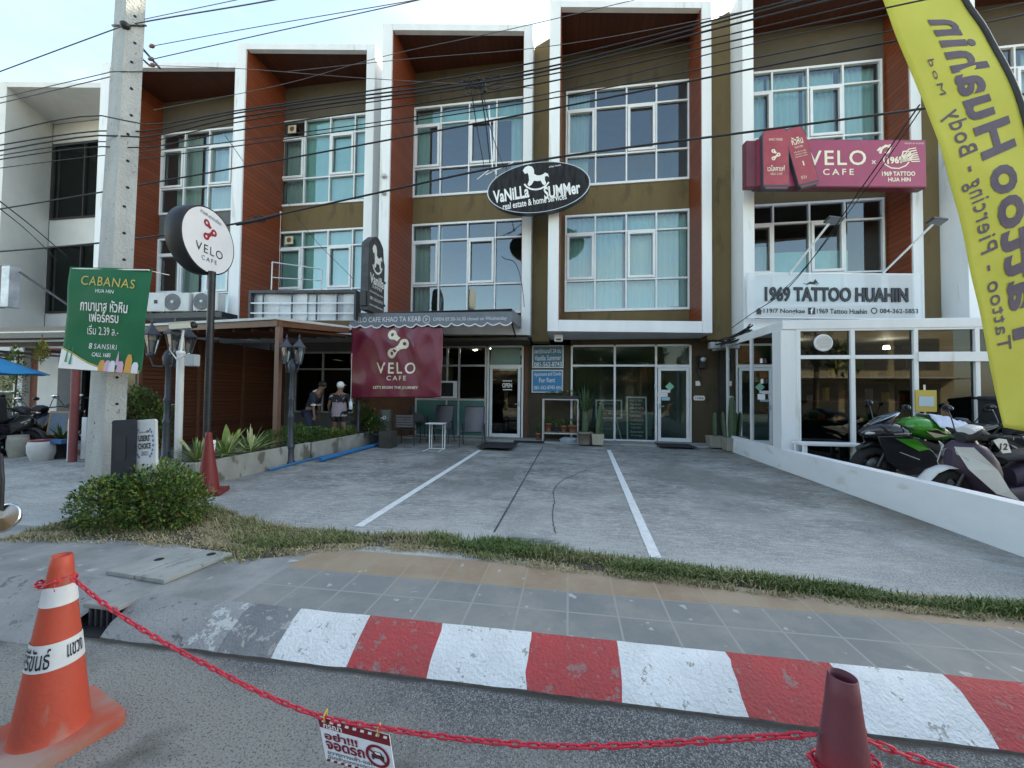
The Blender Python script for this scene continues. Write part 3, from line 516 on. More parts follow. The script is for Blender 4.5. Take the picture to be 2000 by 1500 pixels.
# ---- white neighbour at the far left
WH0 = mat('off_white_render', (.62, .62, .60), (.68, .68, .66), 1.5, .75, bump=.1, bscale=70)
WDK = mat('dark_bronze_frame', (.03, .028, .028), (.045, .04, .04), 8, .45)
b0 = thing('shophouse', 'plain off-white shophouse with dark framed windows left of the concrete pole', 'shophouse', (-18, 12.1, .2), 'shophouses in the terrace')
q = MB()
q.prism([(-20.9, 10.2), (-19.45, 10.33), (-20.35, 12.1), (-20.9, 12.1)], 3.2, 12.3); q.prism([(-19.45, 10.331), (-15.58, 10.9), (-15.58, 12.1), (-20.34, 12.1)], 12.12, 12.299); q.prism([(-15.88, 10.86), (-15.58, 10.9), (-15.58, 12.1), (-15.88, 12.1)], 3.2, 12.12)
q.build('facade_frame', WH0, b0, bevel=.012)
q = MB(); wz = [(4.58, 7.21), (8.27, 11.29)]
for z0, z1 in ((3.2, 4.58), (7.21, 8.27), (11.29, 12.118)): q.box((-20.33, 12.1, z0), (-15.9, 12.3, z1))
for z0, z1 in wz: q.box((-16.6, 12.1, z0), (-15.9, 12.3, z1)); q.box((-20.33, 12.1, z0), (-20.26, 12.3, z1))
q.build('wall', WH0, b0)
for z0, z1 in wz:
    room(b0, -20.3, -16.5, z0-.2, z1+.2, ROOMD, 12.31)
    window(b0, -20.23, -16.63, (z0+.03, (z0+z1)/2-.1, (z0+z1)/2+.6, z1-.03)[0::3], sash=(), fm=WDK, gl=GL_DK, cols=[0, .42, .75, 1])
q = MB(); q.box((-21, 12.31, .2), (-20.4, 21, 12.1)); q.box((-21, 21, .2), (-15.6, 21.2, 12.1)); q.build('shell', WH0, b0); q = MB(); q.box((-21, 12.1, 12.1), (-15.6, 21, 12.2)); q.build('roof', CONC, b0)
q = MB(); q.box((-20.9, 12.1, .1), (-19.4, 12.3, 3.2)); q.box((-19.4, 12.1, 2.7), (-15.9, 12.3, 3.2)); q.box((-15.95, 12.1, .1), (-15.55, 12.3, 3.2)); q.build('ground_wall', mat('brick_red_wall', (.20, .075, .05), (.26, .10, .07), 5, .8), b0)
q = MB(); q.box((-19.2, 11.3, .1), (-18.3, 12.0, 2.9)); q.build('white_pillar', WH0, b0)
room(b0, -19.4, -15.9, .2, 2.9, DARK); shopfront(b0, 'shopfront', [-18.3, -17.4, -16.5, -15.95], [.3, 1.3, 2.69], fm=WDK)
q = thing('shophouse', 'shophouse with a teal glazed front at the extreme left edge', 'shophouse', (-24, 12.1, .2), 'shophouses in the terrace'); bL = q
q = MB(); q.box((-29, 11.9, 3.0), (-20.95, 21, 12.2)); q.box((-29, 11.9, .1), (-23.4, 21, 3.0)); q.box((-21.3, 11.9, .1), (-20.95, 21, 3.0)); q.box((-23.4, 14, .1), (-21.3, 14.2, 3.0)); q.build('wall', WH0, bL)
shopfront(bL, 'shopfront', [-23.3, -22.3, -21.35], [.25, 1.5, 2.9], y=11.95, fm=ALU)
# its canopy of brown battens
c0 = thing('canopy', 'brown batten canopy over the neighbour shop at the far left', 'canopy', (-17.5, 9.8, 3))
q = MB()
for i, (v0, v1) in enumerate(((630, 641), (645, 656), (660, 669))):
    a = atD(-60, v0, 10.6+.25*i).z; b = atD(-60, v1, 10.6+.25*i).z; q.box((-23, 9.0+.28*i, b), (-9.95, 9.06+.28*i, a))
for x in range(-22, -10, 2): q.box((x, 9.07, 2.75), (x+.07, 12.08, 2.83))
q.build('batten', mat('grey_brown_batten', (.16, .13, .11), (.2, .165, .14), 5, .6), c0)
q = MB(); q.hexa([(-23, 8.7, 3.2), (-9.95, 8.7, 3.2), (-9.95, 10.3, 3.35), (-23, 10.2, 3.35), (-23, 8.7, 3.24), (-9.95, 8.7, 3.24), (-9.95, 10.3, 3.39), (-23, 10.2, 3.39)]); q.build('roof_sheet', WHITE, c0)
q = MB(); q.box((-23, 8.69, 3.05), (-9.96, 8.72, 3.19)); q.build('fascia', WDK, c0)
# ---- brown slat fence between the two grey units, and the pergola over the terrace
sf = thing('slat_fence', 'tall fence of brown horizontal slats beside the terrace', 'fence', (-9.8, 9, .2))
SOLID_BACK = mat('fence_backing', (.045, .016, .008), (.06, .022, .011), 5, .7)
q = MB(); n = 30
for i in range(n):
    z = .22+i*.092; q.box((-9.835, 7.45, z), (-9.80, 12.05, z+.078))
q.build('slat_panel', SLATM, sf); q = MB(); q.box((-9.87, 7.45, .18), (-9.845, 12.05, 2.98)); q.build('backing', SOLID_BACK, sf)
for y in (7.48, 8.9, 10.3, 11.98): q = MB(); q.box((-9.80, y-.04, .16), (-9.765, y+.04, 2.98)); q.build('post', BROWNM, sf)
pg = thing('pergola', 'brown steel pergola with a thin roof over the plant-fringed terrace', 'pergola', (-7.5, 8, .2))
rp = [(-10.0, 7.42, 3.0), (-5.80, 6.90, 3.0), (-5.78, 9.35, 3.26), (-5.8, 10.32, 3.30), (-10.0, 10.32, 3.30)]
q = MB()
for a, b in zip(rp, rp[1:3]): q.bar((a[0], a[1], a[2]-.02), (b[0], b[1], b[2]-.02), .05, .13)
q.bar((-9.97, 7.45, 2.98), (-9.97, 10.3, 3.26), .05, .13); q.build('fascia_beam', BROWNM, pg, bevel=.004)
q = MB(); sh = [(x, y-(.06 if y < 8 else 0), z) for x, y, z in rp]; q.add([(x, y, z+.05) for x, y, z in sh]+[(x, y, z+.10) for x, y, z in sh], [(4, 3, 2, 1, 0), (5, 6, 7, 8, 9)]+[(i, (i+1) % 5, 5+(i+1) % 5, 5+i) for i in range(5)]); q.build('roof_sheet', mat('pale_roof_sheet', (.55, .57, .58), (.46, .48, .49), 3, .6), pg)
q = MB()
for i in range(9): x = -9.7+i*.46; q.bar((x, 7.5, 2.95), (x, 10.3, 3.22), .05, .06)
q.build('rafter', BROWNM, pg); q = MB(); q.add([(-9.95, 7.5, 3.03), (-5.75, 7.0, 3.03), (-5.82, 9.4, 3.29), (-5.85, 10.3, 3.335), (-9.95, 10.3, 3.335)], [(0, 1, 2, 3, 4)]); q.build('ceiling_board', SOFFIT, pg)
q = MB(); q.box((-5.86, 6.9, .2), (-5.76, 7.0, 2.92)); q.build('post', mat('brown_post', (.155, .085, .06), (.18, .10, .075), 6, .5), pg, bevel=.006)
# terrace tiles
q = MB(); q.box((-9.79, 6.95, .1), (-6.22, 12.08, .21)); st(q, 'terrace', mat('dark_terrace_tile', (.09, .085, .08), (.12, .115, .105), 5, .6))
# ---- glazed front extension of the tattoo shop (parts of that shophouse)
ex = MB()
ex.box((4.18, 8.30, 2.95), (10.5, 11.2, 3.13)); ex.box((4.18, 11.2, 2.95), (5.5, 12.1, 3.13)); ex.build('front_roof', WHITE, b5, bevel=.01)
q = MB()
q.box((4.156, 8.32, .3), (4.45, 8.62, 2.95)); q.build('corner_pillar', WHITE, b5, bevel=.01)
shopfront(b5, 'shopfront', [4.47, 5.43, 6.50, 7.50, 8.6, 10.4], [.28, 2.40, 2.95], y=8.36, fm=WHITE, fw=.075, gl=GL_BLK)
q = MB(); q.box((6.52, 8.28, 2.31), (10.4, 8.308, 2.49)); q.build('transom_board', WHITE, b5)
q = MB(); q.box((4.17, 8.63, .55), (4.24, 8.68, 2.95)); q.box((4.17, 9.63, .55), (4.24, 9.69, 2.95)); q.box((4.17, 11.0, .55), (4.24, 11.06, 2.95)); q.box((4.17, 8.68, .55), (4.24, 9.63, .6)); q.box((4.17, 9.69, .55), (4.24, 11.0, .6)); q.build('side_frame', WHITE, b5)
q = MB(); q.quad((4.2, 8.65, .6), (4.2, 11.1, .6), (4.2, 11.1, 2.95), (4.2, 8.65, 2.95)); q.build('side_pane', GL_BLK, b5)
q = MB(); q.box((4.3, 11.8, .2), (10.4, 12.0, 2.94)); q.box((10.4, 8.3, .2), (10.5, 12, 2.94)); q.box((5.2, 9.6, .2), (7.2, 10.1, 1.1)); q.build('inner_wall', DARK, b5)
q = MB(); R_ = random.Random(12); IC = [mat('shelf_item_' + nme, c, rough=.5) for nme, c in (('yellow', (.55, .42, .08)), ('cream', (.6, .55, .42)), ('green', (.25, .5, .08)), ('grey', (.3, .32, .33)), ('red', (.35, .06, .05)), ('brown', (.2, .1, .05)))]
for k in range(3):
    q = MB(); q.box((4.6+1.35*k, 10.9, .9), (5.8+1.35*k, 11.15, .93)); q.box((4.6+1.35*k, 10.9, 1.5), (5.8+1.35*k, 11.15, 1.53)); q.box((4.6+1.35*k, 10.9, 2.1), (5.8+1.35*k, 11.15, 2.13)); q.build('display_shelf', IC[5], b5)
    for j in range(9): q = MB(); a = 4.65+1.35*k+.125*j; z = (.93, 1.53, 2.13)[j % 3]; q.box((a, 10.93, z), (a+R_.uniform(.06, .11), 11.05, z+R_.uniform(.12, .34))); q.build('shelf_item', IC[R_.randrange(6)], b5)
for a, z, c in ((5.75, 2.25, 0), (5.95, 2.2, 2), (4.9, 2.0, 1), (7.1, 2.2, 3)): q = MB(); q.box((a, 9.3, z), (a+.34, 9.33, z+.24)); q.build('hanging_sign', IC[c], b5)
for a in (5.2, 7.1): q = MB(); q.lathe([(.06, 0), (.05, .08), (.0, .08)], (a, 9.8+.3*(a % 1), 2.72), 10); q.build('lamp_bulb', LAMP, b5)
q = MB(); q.lathe([(.16, 0), (.17, .03), (.14, .05), (.13, .03), (.0, .03)], (4.92, 8.35, 2.68), 28, 0, MX.Rotation(pi/2, 4, 'X'), caps=False)
for i in range(5): q.box((4.80, 8.29, 2.60+i*.04), (5.04, 8.31, 2.612+i*.04))
q.build('extractor_vent', WHITE, b5)
# stickers on its side panes
for y_, y2, z_, z2 in ((8.98, 9.3, 1.55, 1.67), (9.08, 9.18, 2.35, 2.45), (9.05, 9.16, 1.9, 2.0)): q = MB(); q.box((4.162, y_, z_), (4.169, y2, z2)); q.build('sticker', WHITE, b5)
# low white wall, the boundary of the forecourt
lw = thing('low_wall', 'low white rendered wall edging the forecourt on the right', 'wall', (4.3, 6, .15))
q = MB(); n = 24
for i in range(n):
    a, b = lerp(11.2, 1.2, i/n), lerp(11.2, 1.2, (i+1)/n); ta, tb = lerp(.545, .66, i/n), lerp(.545, .66, (i+1)/n)
    q.add([(4.15, b, .1), (4.15, a, .1), (4.15, b, tb), (4.15, a, ta), (4.33, b, .1), (4.33, a, .1), (4.33, b, tb), (4.33, a, ta)], [(0, 2, 3, 1), (2, 6, 7, 3), (4, 5, 7, 6)])
q.add([(4.15, 1.2, .1), (4.33, 1.2, .1), (4.33, 1.2, .66), (4.15, 1.2, .66)], [(0, 1, 2, 3)])
q.build('wall_body', mat('smooth_white_wall', (.80, .81, .83), (.73, .745, .765), 1.2, .6, bump=.08, bscale=30, c3=(.66, .655, .63), s3=2.6, t3=.60, stretch=(1, 1, 2.2)), lw)
# ================================================================ signs
def ptext(mb, pl, t, u0, v0, u1, v1, rot=0, z=.006, mat=0, **k):
    um, vm = (u0+u1)/2, (v0+v1)/2; c = pl.uv(um, vm)
    w_ = abs(pl.uv(u1, vm)[0]-pl.uv(u0, vm)[0]); h_ = abs(pl.uv(um, v0)[1]-pl.uv(um, v1)[1])
    mb.text(t, (c[0]-w_/2, c[1]-h_/2, c[0]+w_/2, c[1]+h_/2), z, mat, rot=RAD(rot), **k)
def stroke(mb, pts, w_, z=.006, mat=0):
    pts = [V((p[0], p[1])) for p in pts]; vs = []
    ws = w_ if isinstance(w_, list) else [w_]*len(pts)
    for i, p in enumerate(pts):
        d = pts[min(i+1, len(pts)-1)]-pts[max(i-1, 0)]; n = V((-d.y, d.x)).normalized()*ws[i]/2
        vs += [(p.x+n.x, p.y+n.y, z), (p.x-n.x, p.y-n.y, z)]
    mb.add(vs, [(2*i, 2*i+1, 2*i+3, 2*i+2) for i in range(len(pts)-1)], mat)
def arc(c, r, a0, a1, n=12, ry=None):
    return [(c[0]+r*cos(lerp(a0, a1, i/n)), c[1]+(ry or r)*sin(lerp(a0, a1, i/n))) for i in range(n+1)]
def chainlogo(mb, c, s, z=.006, mat=0, hole=.36):
    P = [V((0, 0)), V((2.55, -1.85)), V((0, -3.8))]; o = V((c[0]-1.27*s, c[1]+1.9*s))
    dirs = [P[1]-P[0], P[2]-P[1], P[1]-P[2]]
    for p, d in zip(P, dirs):
        a = math.atan2(d.y, d.x); q = [(cos(t), sin(t)) for t in [a+.75+(2*pi-1.5)*i/22 for i in range(23)]]
        e = V((cos(a), sin(a))); n = V((-e.y, e.x)); q += [tuple(e*1.42-n*.42), tuple(e*1.42+n*.42)]
        outr = [(o.x+(p.x+x)*s, o.y+(p.y+y)*s, z) for x, y in q]; k = len(outr)
        inr = [(o.x+(p.x+hole*cos(math.atan2(y, x)))*s, o.y+(p.y+hole*sin(math.atan2(y, x)))*s, z) for x, y in q]
        mb.add(outr+inr, [(i, (i+1) % k, k+(i+1) % k, k+i) for i in range(k)], mat)
    for a, b in ((P[0], P[1]), (P[1], P[2])):
        m_ = a.lerp(b, .5); d = (b-a).normalized(); n = V((-d.y, d.x)); sh = V((.0, .18))
        mb.flat([(o.x+(m_+d*x+n*y+sh*x*0).x*s, o.y+(m_+d*x+n*y).y*s) for x, y in ((-.22, -.5), (.12, -.5), (.22, .5), (-.12, .5))], z, mat)
def horse(mb, f, z=.006, mat=0):
    """rocking horse emblem; f maps unit coordinates (0..1) to the sign"""
    b = [(.02, .80), (.10, .93), (.22, 1.0), (.36, .97), (.44, .84), (.45, .66), (.55, .60), (.68, .60), (.80, .66), (.86, .72), (.97, .66), (1.0, .52), (.94, .58), (.86, .56), (.85, .42), (.90, .28), (.84, .18), (.76, .24), (.70, .38), (.56, .36), (.44, .38), (.36, .22), (.26, .14), (.20, .22), (.26, .40), (.24, .60), (.20, .70), (.10, .66)]
    mb.flat([f(*p) for p in b], z, mat)
    stroke(mb, [f(*p) for p in [(.08, .24), (.18, .11), (.34, .03), (.52, .01), (.70, .05), (.88, .16), (1.0, .32)]], V(f(0, 0)).xy.__sub__(V(f(0, .07)).xy).length if False else abs(f(0, .07)[1]-f(0, 0)[1]), z, mat)
SIGNW = mat('white_vinyl', (.74, .74, .73), (.68, .68, .67), 12, .5)
SIGNB = mat('sign_black', (.018, .018, .021), (.03, .03, .034), 5, .4)
CREAM = mat('cream_vinyl', (.72, .66, .52), (.68, .62, .48), 8, .5)
INK = mat('dark_ink', (.02, .022, .03), rough=.5)
# ---- oval sign
t = thing('oval_sign', 'black oval sign with a white rocking horse hung between two shophouses', 'sign', atY(1050, 366, 10.05))
pl = Plane(atY(1050, 366, 10.05), -.02, 0, RAD(1.6)); rx = (pl.uv(1150, 362)[0]-pl.uv(949, 370)[0])/2; ry = (pl.uv(1050, 318)[1]-pl.uv(1050, 416)[1])/2
n = 56; el = lambda k: [(rx*k*cos(2*pi*i/n), ry*k*sin(2*pi*i/n)) for i in range(n)]
q = MB(pl.M); q.prism(el(1), -.22, 0); q.build('sign_box', SIGNB, t, bevel=.012)
q = MB(pl.M); q.ring((0, 0), rx*1.004, rx*.985, .002, 56, 0, ry/rx); q.build('rim', SILVER, t)
q = MB(pl.M); q.flat(el(.97), .004); q.build('face', mat('oval_face', (.010, .010, .013), (.028, .028, .032), 2.2, .6, stretch=(5, 1, 1), spec=.15), t)
q = MB(pl.M)
ptext(q, pl, 'VaNiLLa', 963, 367, 1033, 392, 4, z=.008, bold=.03); ptext(q, pl, 'SUMMer', 1062, 359, 1133, 384, 4, z=.008, bold=.03)
ptext(q, pl, 'real estate & home services', 981, 387, 1106, 400, 4, z=.008, bold=.015); ptext(q, pl, 'urban house', 1072, 322, 1095, 326, 4, z=.008)
horse(q, lambda x, y: pl.uv(1020+52*x, 371-47*y), .008); q.build('lettering', SIGNW, t)
q = MB(); a = atY(962, 330, 10.1); b = atY(955, 205, 10.6); q.tube([a, b], .018, 8); q.tube([a+V((0, 0, .05)), a+V((-.45, .1, -.2))], .014, 6); q.tube([a+V((-.2, .05, -.12)), a+V((.6, .3, .35))], .014, 6); q.tube([a, V((a.x+.1, 10.5, a.z-.1))], .02, 6); q.tube([V((.2, 10.2, a.z-.2)), V((.2, 10.42, a.z-.2))], .03, 6); q.build('bracket', WHITE, t)
# ---- projecting rocking-horse box
t = thing('projecting_sign', 'black upright box sign with a white rocking horse projecting from the cafe column', 'sign', (-5.25, 9.7, 3.6))
pl = Plane(V((-5.14, 9.72, 4.6)), pi/2); y0 = pl.uv(719, 540)[0]; y1 = pl.uv(751, 540)[0]; zt = pl.uv(735, 462)[1]; zb = pl.uv(735, 612)[1]
h = (zt-zb); w_ = y1-y0
shape = [(y0, zb), (y1, zb), (y1, zt-.62), (y1-.06, zt-.5)]+[(lerp(y1-.1, y0+.02, i/8), zt-.3+.3*sin(pi*(.12+.88*i/8)*.98)*(1 if i < 6 else .9)) for i in range(9)]+[(y0, zt-.33)]
q = MB(pl.M); q.prism(shape, -.2, 0); q.build('sign_box', mat('weathered_black', (.03, .03, .034), (.065, .067, .072), 3, .6), t, bevel=.012)
q = MB(pl.M); fx = lambda a: lerp(y0, y1, a); fz = lambda b: lerp(zb, zt, b)
horse(q, lambda x, y: (fx(.2+.62*x), fz(.52+.36*y)), .006)
q.text('Vanilla', (fx(.1), fz(.36), fx(.95), fz(.49)), .006, 0, bold=.02); q.text('SUMMER', (fx(.25), fz(.31), fx(.85), fz(.35)), .006); q.text('real estate & home services', (fx(.1), fz(.24), fx(.92), fz(.27)), .006); q.text('081-562-8743', (fx(.12), fz(.15), fx(.9), fz(.19)), .006); q.text('www.vanillasummer', (fx(.1), fz(.07), fx(.92), fz(.1)), .006)
q.build('lettering', SIGNW, t)
for zz in (zt-1.05, zb+.35): q = MB(pl.M); q.box((y1-.05, zz-.03, -.13), (y1+.22, zz+.03, -.07)); q.build('bracket', DGREY, t)
q = MB(pl.M); q.box((y0-.06, zb+.1, -.18), (y0, zb+.48, -.02)); q.build('transformer_box', BLACK, t)
# ---- round cafe sign on a pole
ctr = atD(410, 471, 6.2); pl = Plane(ctr, RAD(97)); Rr = .535
t = thing('round_sign', 'round white cafe sign on a tall black pole beside the slat fence', 'sign', (ctr.x+.05, ctr.y, .16))
q = MB(pl.M); q.lathe([(Rr-.01, -.27), (Rr, -.26), (Rr, -.005), (Rr-.012, 0), (Rr-.02, -.012)], n=56); q.build('drum', mat('matt_black_drum', (.014, .015, .018), (.02, .021, .025), 6, .5), t)
q = MB(pl.M); q.flat([(.513*cos(2*pi*i/56), .513*sin(2*pi*i/56)) for i in range(56)], -.002); q.build('face', mat('sign_white', (.76, .77, .80), (.72, .73, .76), 4, .35), t)
q = MB(pl.M); chainlogo(q, (0, .16), .058, .003, 0); q.build('emblem', mat('red_print', (.32, .02, .03)), t)
q = MB(pl.M); q.text('VELO', (-.27, -.225, .27, -.085), .003, 0, 1.25, .0); q.text('CAFE', (-.15, -.345, .15, -.275), .003, 0, 1.5); q.text('กาแฟ เขาตะเกียบ', (-.2, .37, .22, .43), .003, 0, rot=-.1); q.build('lettering', INK, t)
q = MB(); q.tube([(ctr.x+.06, ctr.y, .14), (ctr.x+.06, ctr.y, ctr.z-Rr+.03)], .052, 14); q.build('pole', BLACK, t)
q = MB(); q.lathe([(.12, 0), (.12, .02), (.06, .03)], (ctr.x+.06, ctr.y, zpad(ctr.y)+.002), 14); q.build('base_plate', BLACK, t)
# ---- banners: a cloth grid spanned between four measured corners
def cloth(pl, c4, nx, ny, disp):
    c = [V(pl.uv(*p)) for p in c4]; vs = []; fs = []
    for j in range(ny+1):
        for i in range(nx+1):
            s_, t_ = i/nx, j/ny; p = c[0].lerp(c[1], s_).lerp(c[3].lerp(c[2], s_), t_); vs.append((p.x, p.y, disp(p.x, p.y)))
    for j in range(ny):
        for i in range(nx): fs.append((j*(nx+1)+i, (j+1)*(nx+1)+i, (j+1)*(nx+1)+i+1, j*(nx+1)+i+1))
    q = MB(pl.M); q.add(vs, fs, 0, True); return q
def drape(mb, pl, disp):
    for i, p in enumerate(mb.v):
        l = pl.I @ p; l.z += disp(l.x, l.y); mb.v[i] = pl.M @ l
# burgundy banner
by = 9.56; pl = Plane(atY(776, 708, by), 0)
t = thing('hanging_banner', 'burgundy cafe banner with a cream chain emblem hanging under the awning', 'banner', atY(776, 780, by))
def d1(x, y):
    top = max(0, (y+.9)/1.8); cr = .05*(1-abs(NZ.noise(V((x*1.6+y*.7, y*.8-x*.5, 9))))*2.2)*.5; return cr*1.5+.035*sin(x*9+2*sin(y*2.2)+NZ.noise(V((x, y, 0)))*2)*(.25+.75*top)+.02*NZ.noise(V((x*2.2, y*2.2, 1)))+.05*NZ.noise(V((x*.6, y*.6, 5)))+.012*max(0, sin((x*1.2-y)*7))*top
PVC = mat('burgundy_pvc', (.135, .012, .030), (.165, .016, .038), 2, .32, spec=.5, bump=.06, bscale=9)
cloth(pl, [(688, 636), (865, 637), (863, 776), (686, 778)], 60, 44, d1).build('sheet', PVC, t, solid=.004)
q = MB(pl.M); P = lambda a, b: pl.uv(650+a/7.5, 600+b/7.5)
chainlogo(q, P(962, 540), abs(P(943, 0)[0]-P(875, 0)[0]), .01, 0); 
ptext(q, pl, 'VELO', 737, 708, 811, 730, 0, .01, sp=1.3, bold=.012); ptext(q, pl, 'CAFE', 756, 734, 794, 743, 0, .01, sp=1.5, bold=.01); ptext(q, pl, "LET'S BEGIN THE JOURNEY", 729, 754, 817, 761, 0, .01, bold=.02)
drape(q, pl, d1); q.build('lettering', CREAM, t)
q = MB(); 
for u in (692, 735, 778, 820, 861): a = atY(u, 637, by); q.tube([a, a+V((0, .02, .16))], .006, 5)
q.build('tie', SIGNW, t)
# green banner on the concrete pole
pl = Plane(atD(205, 625, 4.28), PSI+.12); t = thing('pole_banner', 'green property banner with gold heading tied to the concrete pole', 'banner', atD(205, 725, 4.28))
def d2(x, y): return .012*sin(y*6+x*3)+.02*NZ.noise(V((x*2.5, y*2.5, 3)))-.06*(x*1.6)**2*.4
GC = [(136, 521), (294, 525), (274, 731), (116, 720)]
cloth(pl, GC, 40, 46, d2).build('sheet', mat('green_vinyl', (.004, .105, .045), (.006, .125, .054), 2, .5, spec=.25), t, solid=.004)
B4 = [V(p) for p in GC]; GP = lambda s_, t_: (B4[0].lerp(B4[1], s_).lerp(B4[3].lerp(B4[2], s_), t_))
def gtext(mb, s_, x0, y0, x1, y1, mi, **k): a = GP((x0+x1)/2, (y0+y1)/2); ptext(mb, pl, s_, a.x-(x1-x0)/2*158, a.y-(y1-y0)/2*200, a.x+(x1-x0)/2*158, a.y+(y1-y0)/2*200, -2.5, .012, mi, **k)
q = MB(pl.M)
gtext(q, 'CABANAS', .17, .095, .83, .185, 1, sp=1.1); gtext(q, 'HUA HIN', .37, .215, .60, .25, 0); gtext(q, 'กาบานาส หัวหิน', .19, .315, .79, .43, 0, bold=.014); gtext(q, 'เฟอร์ครบ', .31, .43, .69, .53, 0, bold=.014); gtext(q, 'เริ่ม 2.39 ล.-', .29, .555, .69, .65, 0); gtext(q, 'SANSIRI', .39, .735, .68, .785, 0, sp=1.2); gtext(q, 'CALL 1685', .38, .82, .62, .86, 0, bold=.012)
for k_ in (0, 1): c = GP(.345, .745+.028*k_); q.ring(pl.uv(c.x, c.y), .016, .008, .012, 12, 0)
g = lambda *pp: [pl.uv(*GP(a, b)) for a, b in pp]
q.flat(g((0, .80), (.12, .84), (.24, .89), (.36, .935), (.5, .965), (.5, .995), (.003, .995)), .010, 0)
stroke(q, g((.0, .79), (.12, .83), (.24, .88), (.36, .925), (.5, .955), (.6, .95)), .012, .012, 1)
for x, c_ in ((.53, 2), (.60, 3), (.66, 4), (.76, 3), (.85, 2), (.93, 4)):
    hh = .10 if x != .85 else .17; q.flat(g((x-.038, .996), (x+.038, .996), (x+.038, .99-hh*.7), (x+.018, .99-hh), (x-.018, .99-hh), (x-.038, .99-hh*.7)), .012+x*.001, c_)
q.flat(g((.69, .93), (.715, .79), (.74, .93)), .0128, 3); q.flat(g((.07, .93), (.085, .76), (.10, .93)), .0128, 5); q.flat(g((.125, .95), (.14, .76), (.155, .95)), .0128, 5); q.flat(g((.5, .998), (.99, .998), (.99, .965), (.5, .972)), .0135, 2)
drape(q, pl, d2); q.build('lettering', [SIGNW, mat('gold_print', (.50, .40, .10)), mat('orange_print', (.55, .28, .06)), mat('pink_print', (.52, .34, .46)), mat('pale_print', (.60, .60, .66)), mat('light_green_print', (.05, .25, .13))], t)
q = MB(); a = pl.M @ V((*pl.uv(140, 524), -.01)); b = pl.M @ V((*pl.uv(290, 527), -.01)); q.tube([a, b], .008, 6)
for uv_ in ((150, 524), (285, 527)): a = pl.M @ V((*pl.uv(*uv_), -.01)); q.tube([a, a+V((.0, .25, .02))], .004, 5)
q.build('top_rod', SIGNW, t)
# ---- awning of the cafe
ay = 9.5; AW = mat('slate_awning_cloth', (.125, .14, .165), (.15, .165, .19), 3, .7); AWE = mat('white_trim', (.62, .63, .64))
t = thing('awning', 'slate grey scalloped awning with white lettering over the cafe front', 'awning', (-3.4, 10.3, 3.2))
pl = Plane(atY(845, 625, ay), 0); x0, zT = pl.uv(683, 612); x1, zT2 = pl.uv(1000, 609); zB = pl.uv(845, 632)[1]
n = 14; q = MB(pl.M); pts = [(x0, zT)]; low = []
for i in range(n): 
    xa, xb = lerp(x0, x1, i/n), lerp(x0, x1, (i+1)/n)
    for k_ in range(4): low.append((lerp(xa, xb, k_/4), zB-.07*abs(sin(pi*k_/4))-.012*(i % 3)))
low.append((x1, zB)); m_ = len(low)
q.add([(p[0], lerp(zT, zT2, i/(m_-1)), 0) for i, p in enumerate(low)]+[(p[0], p[1], 0) for p in low], [(i, m_+i, m_+i+1, i+1) for i in range(m_-1)]); q.build('valance', AW, t, solid=.006)
q = MB(pl.M); stroke(q, low, .028, .006); q.build('trim', AWE, t)
q = MB(pl.M)
ptext(q, pl, 'VELO CAFE KHAO TA KEAB', 691, 619, 821, 629, 0, .007, bold=.006); ptext(q, pl, 'OPEN 07.30-16.30 closed on Wednesday', 845, 619, 989, 628, 0, .007); q.ring(pl.uv(833, 624), .1, .085, .007, 24); chainlogo(q, pl.uv(833, 624), .015, .007)
q.build('lettering', mat('dull_white_print', (.55, .57, .6)), t)
o = pl.M.col[3].xyz; xw0, xw1, zw = o.x+x0, o.x+x1, o.z+zT
q = MB(); q.quad((xw0, ay+.004, zw), (xw1, ay+.004, zw+.03), (xw1+.05, 11.02, zw+.10), (xw0-.05, 10.4, zw+.10)); q.build('top_cloth', AW, t, solid=.006)
q = MB(); q.add([(xw1, ay+.004, zw+.03), (xw1, ay+.004, zw-.28), (xw1+.05, 11.02, zw-.22), (xw1+.05, 11.02, zw+.10)], [(0, 1, 2, 3)]); q.build('side_cloth', AW, t, solid=.006)
q = MB(); 
for x in (xw0+.1, lerp(xw0, xw1, .5), xw1-.1): q.bar((x, ay+.03, zw-.07), (x, 11.0, zw-.02), .04); q.bar((x, ay+.3, zw-.08), (x, 11.0, zw-.5), .035)
q.bar((xw0, ay+.05, zw-.06), (xw1, ay+.05, zw-.04), .04); q.build('frame_bar', DGREY, t)
q = MB(); q.box((-5.0, 10.9, 3.17), (-1.2, 12.05, 3.25)); q.build('soffit_board', GREYW, t)
# ---- crimson box sign
CRIM = mat('crimson_panel', (.27, .028, .075), (.31, .034, .088), 2, .3, spec=.5); CRIMD = mat('dark_crimson_side', (.10, .012, .022), (.13, .016, .03), 3, .4)
pl = Plane(atD(1645, 320, 9.3), PSI-.01); t = thing('box_sign', 'crimson box sign with two drink cans above the tattoo shop window', 'sign', atD(1645, 369, 9.3))
x0, yt = pl.uv(1478, 271); x1 = pl.uv(1810, 320)[0]; yb = pl.uv(1640, 366)[1]; xl_ = pl.uv(1459, 320)[0]
q = MB(pl.M); q.box((xl_, yb+.02, -.22), (x0+.02, yt-.02, -.03)); q.box((x0, yb, -.24), (x1, yt, -.004)); q.build('sign_box', CRIMD, t, bevel=.02)
q = MB(pl.M); q.box((x0+.03, yb+.03, -.003), (x1-.03, yt-.03, .004)); q.build('face', CRIM, t)
q = MB(pl.M)
ptext(q, pl, 'VELO', 1577, 294, 1691, 323, .5, .008, sp=1.15, bold=.01); ptext(q, pl, 'CAFE', 1607, 330, 1667, 342, .5, .008, sp=1.5, bold=.012); ptext(q, pl, '×', 1702, 313, 1710, 321, 0, .008)
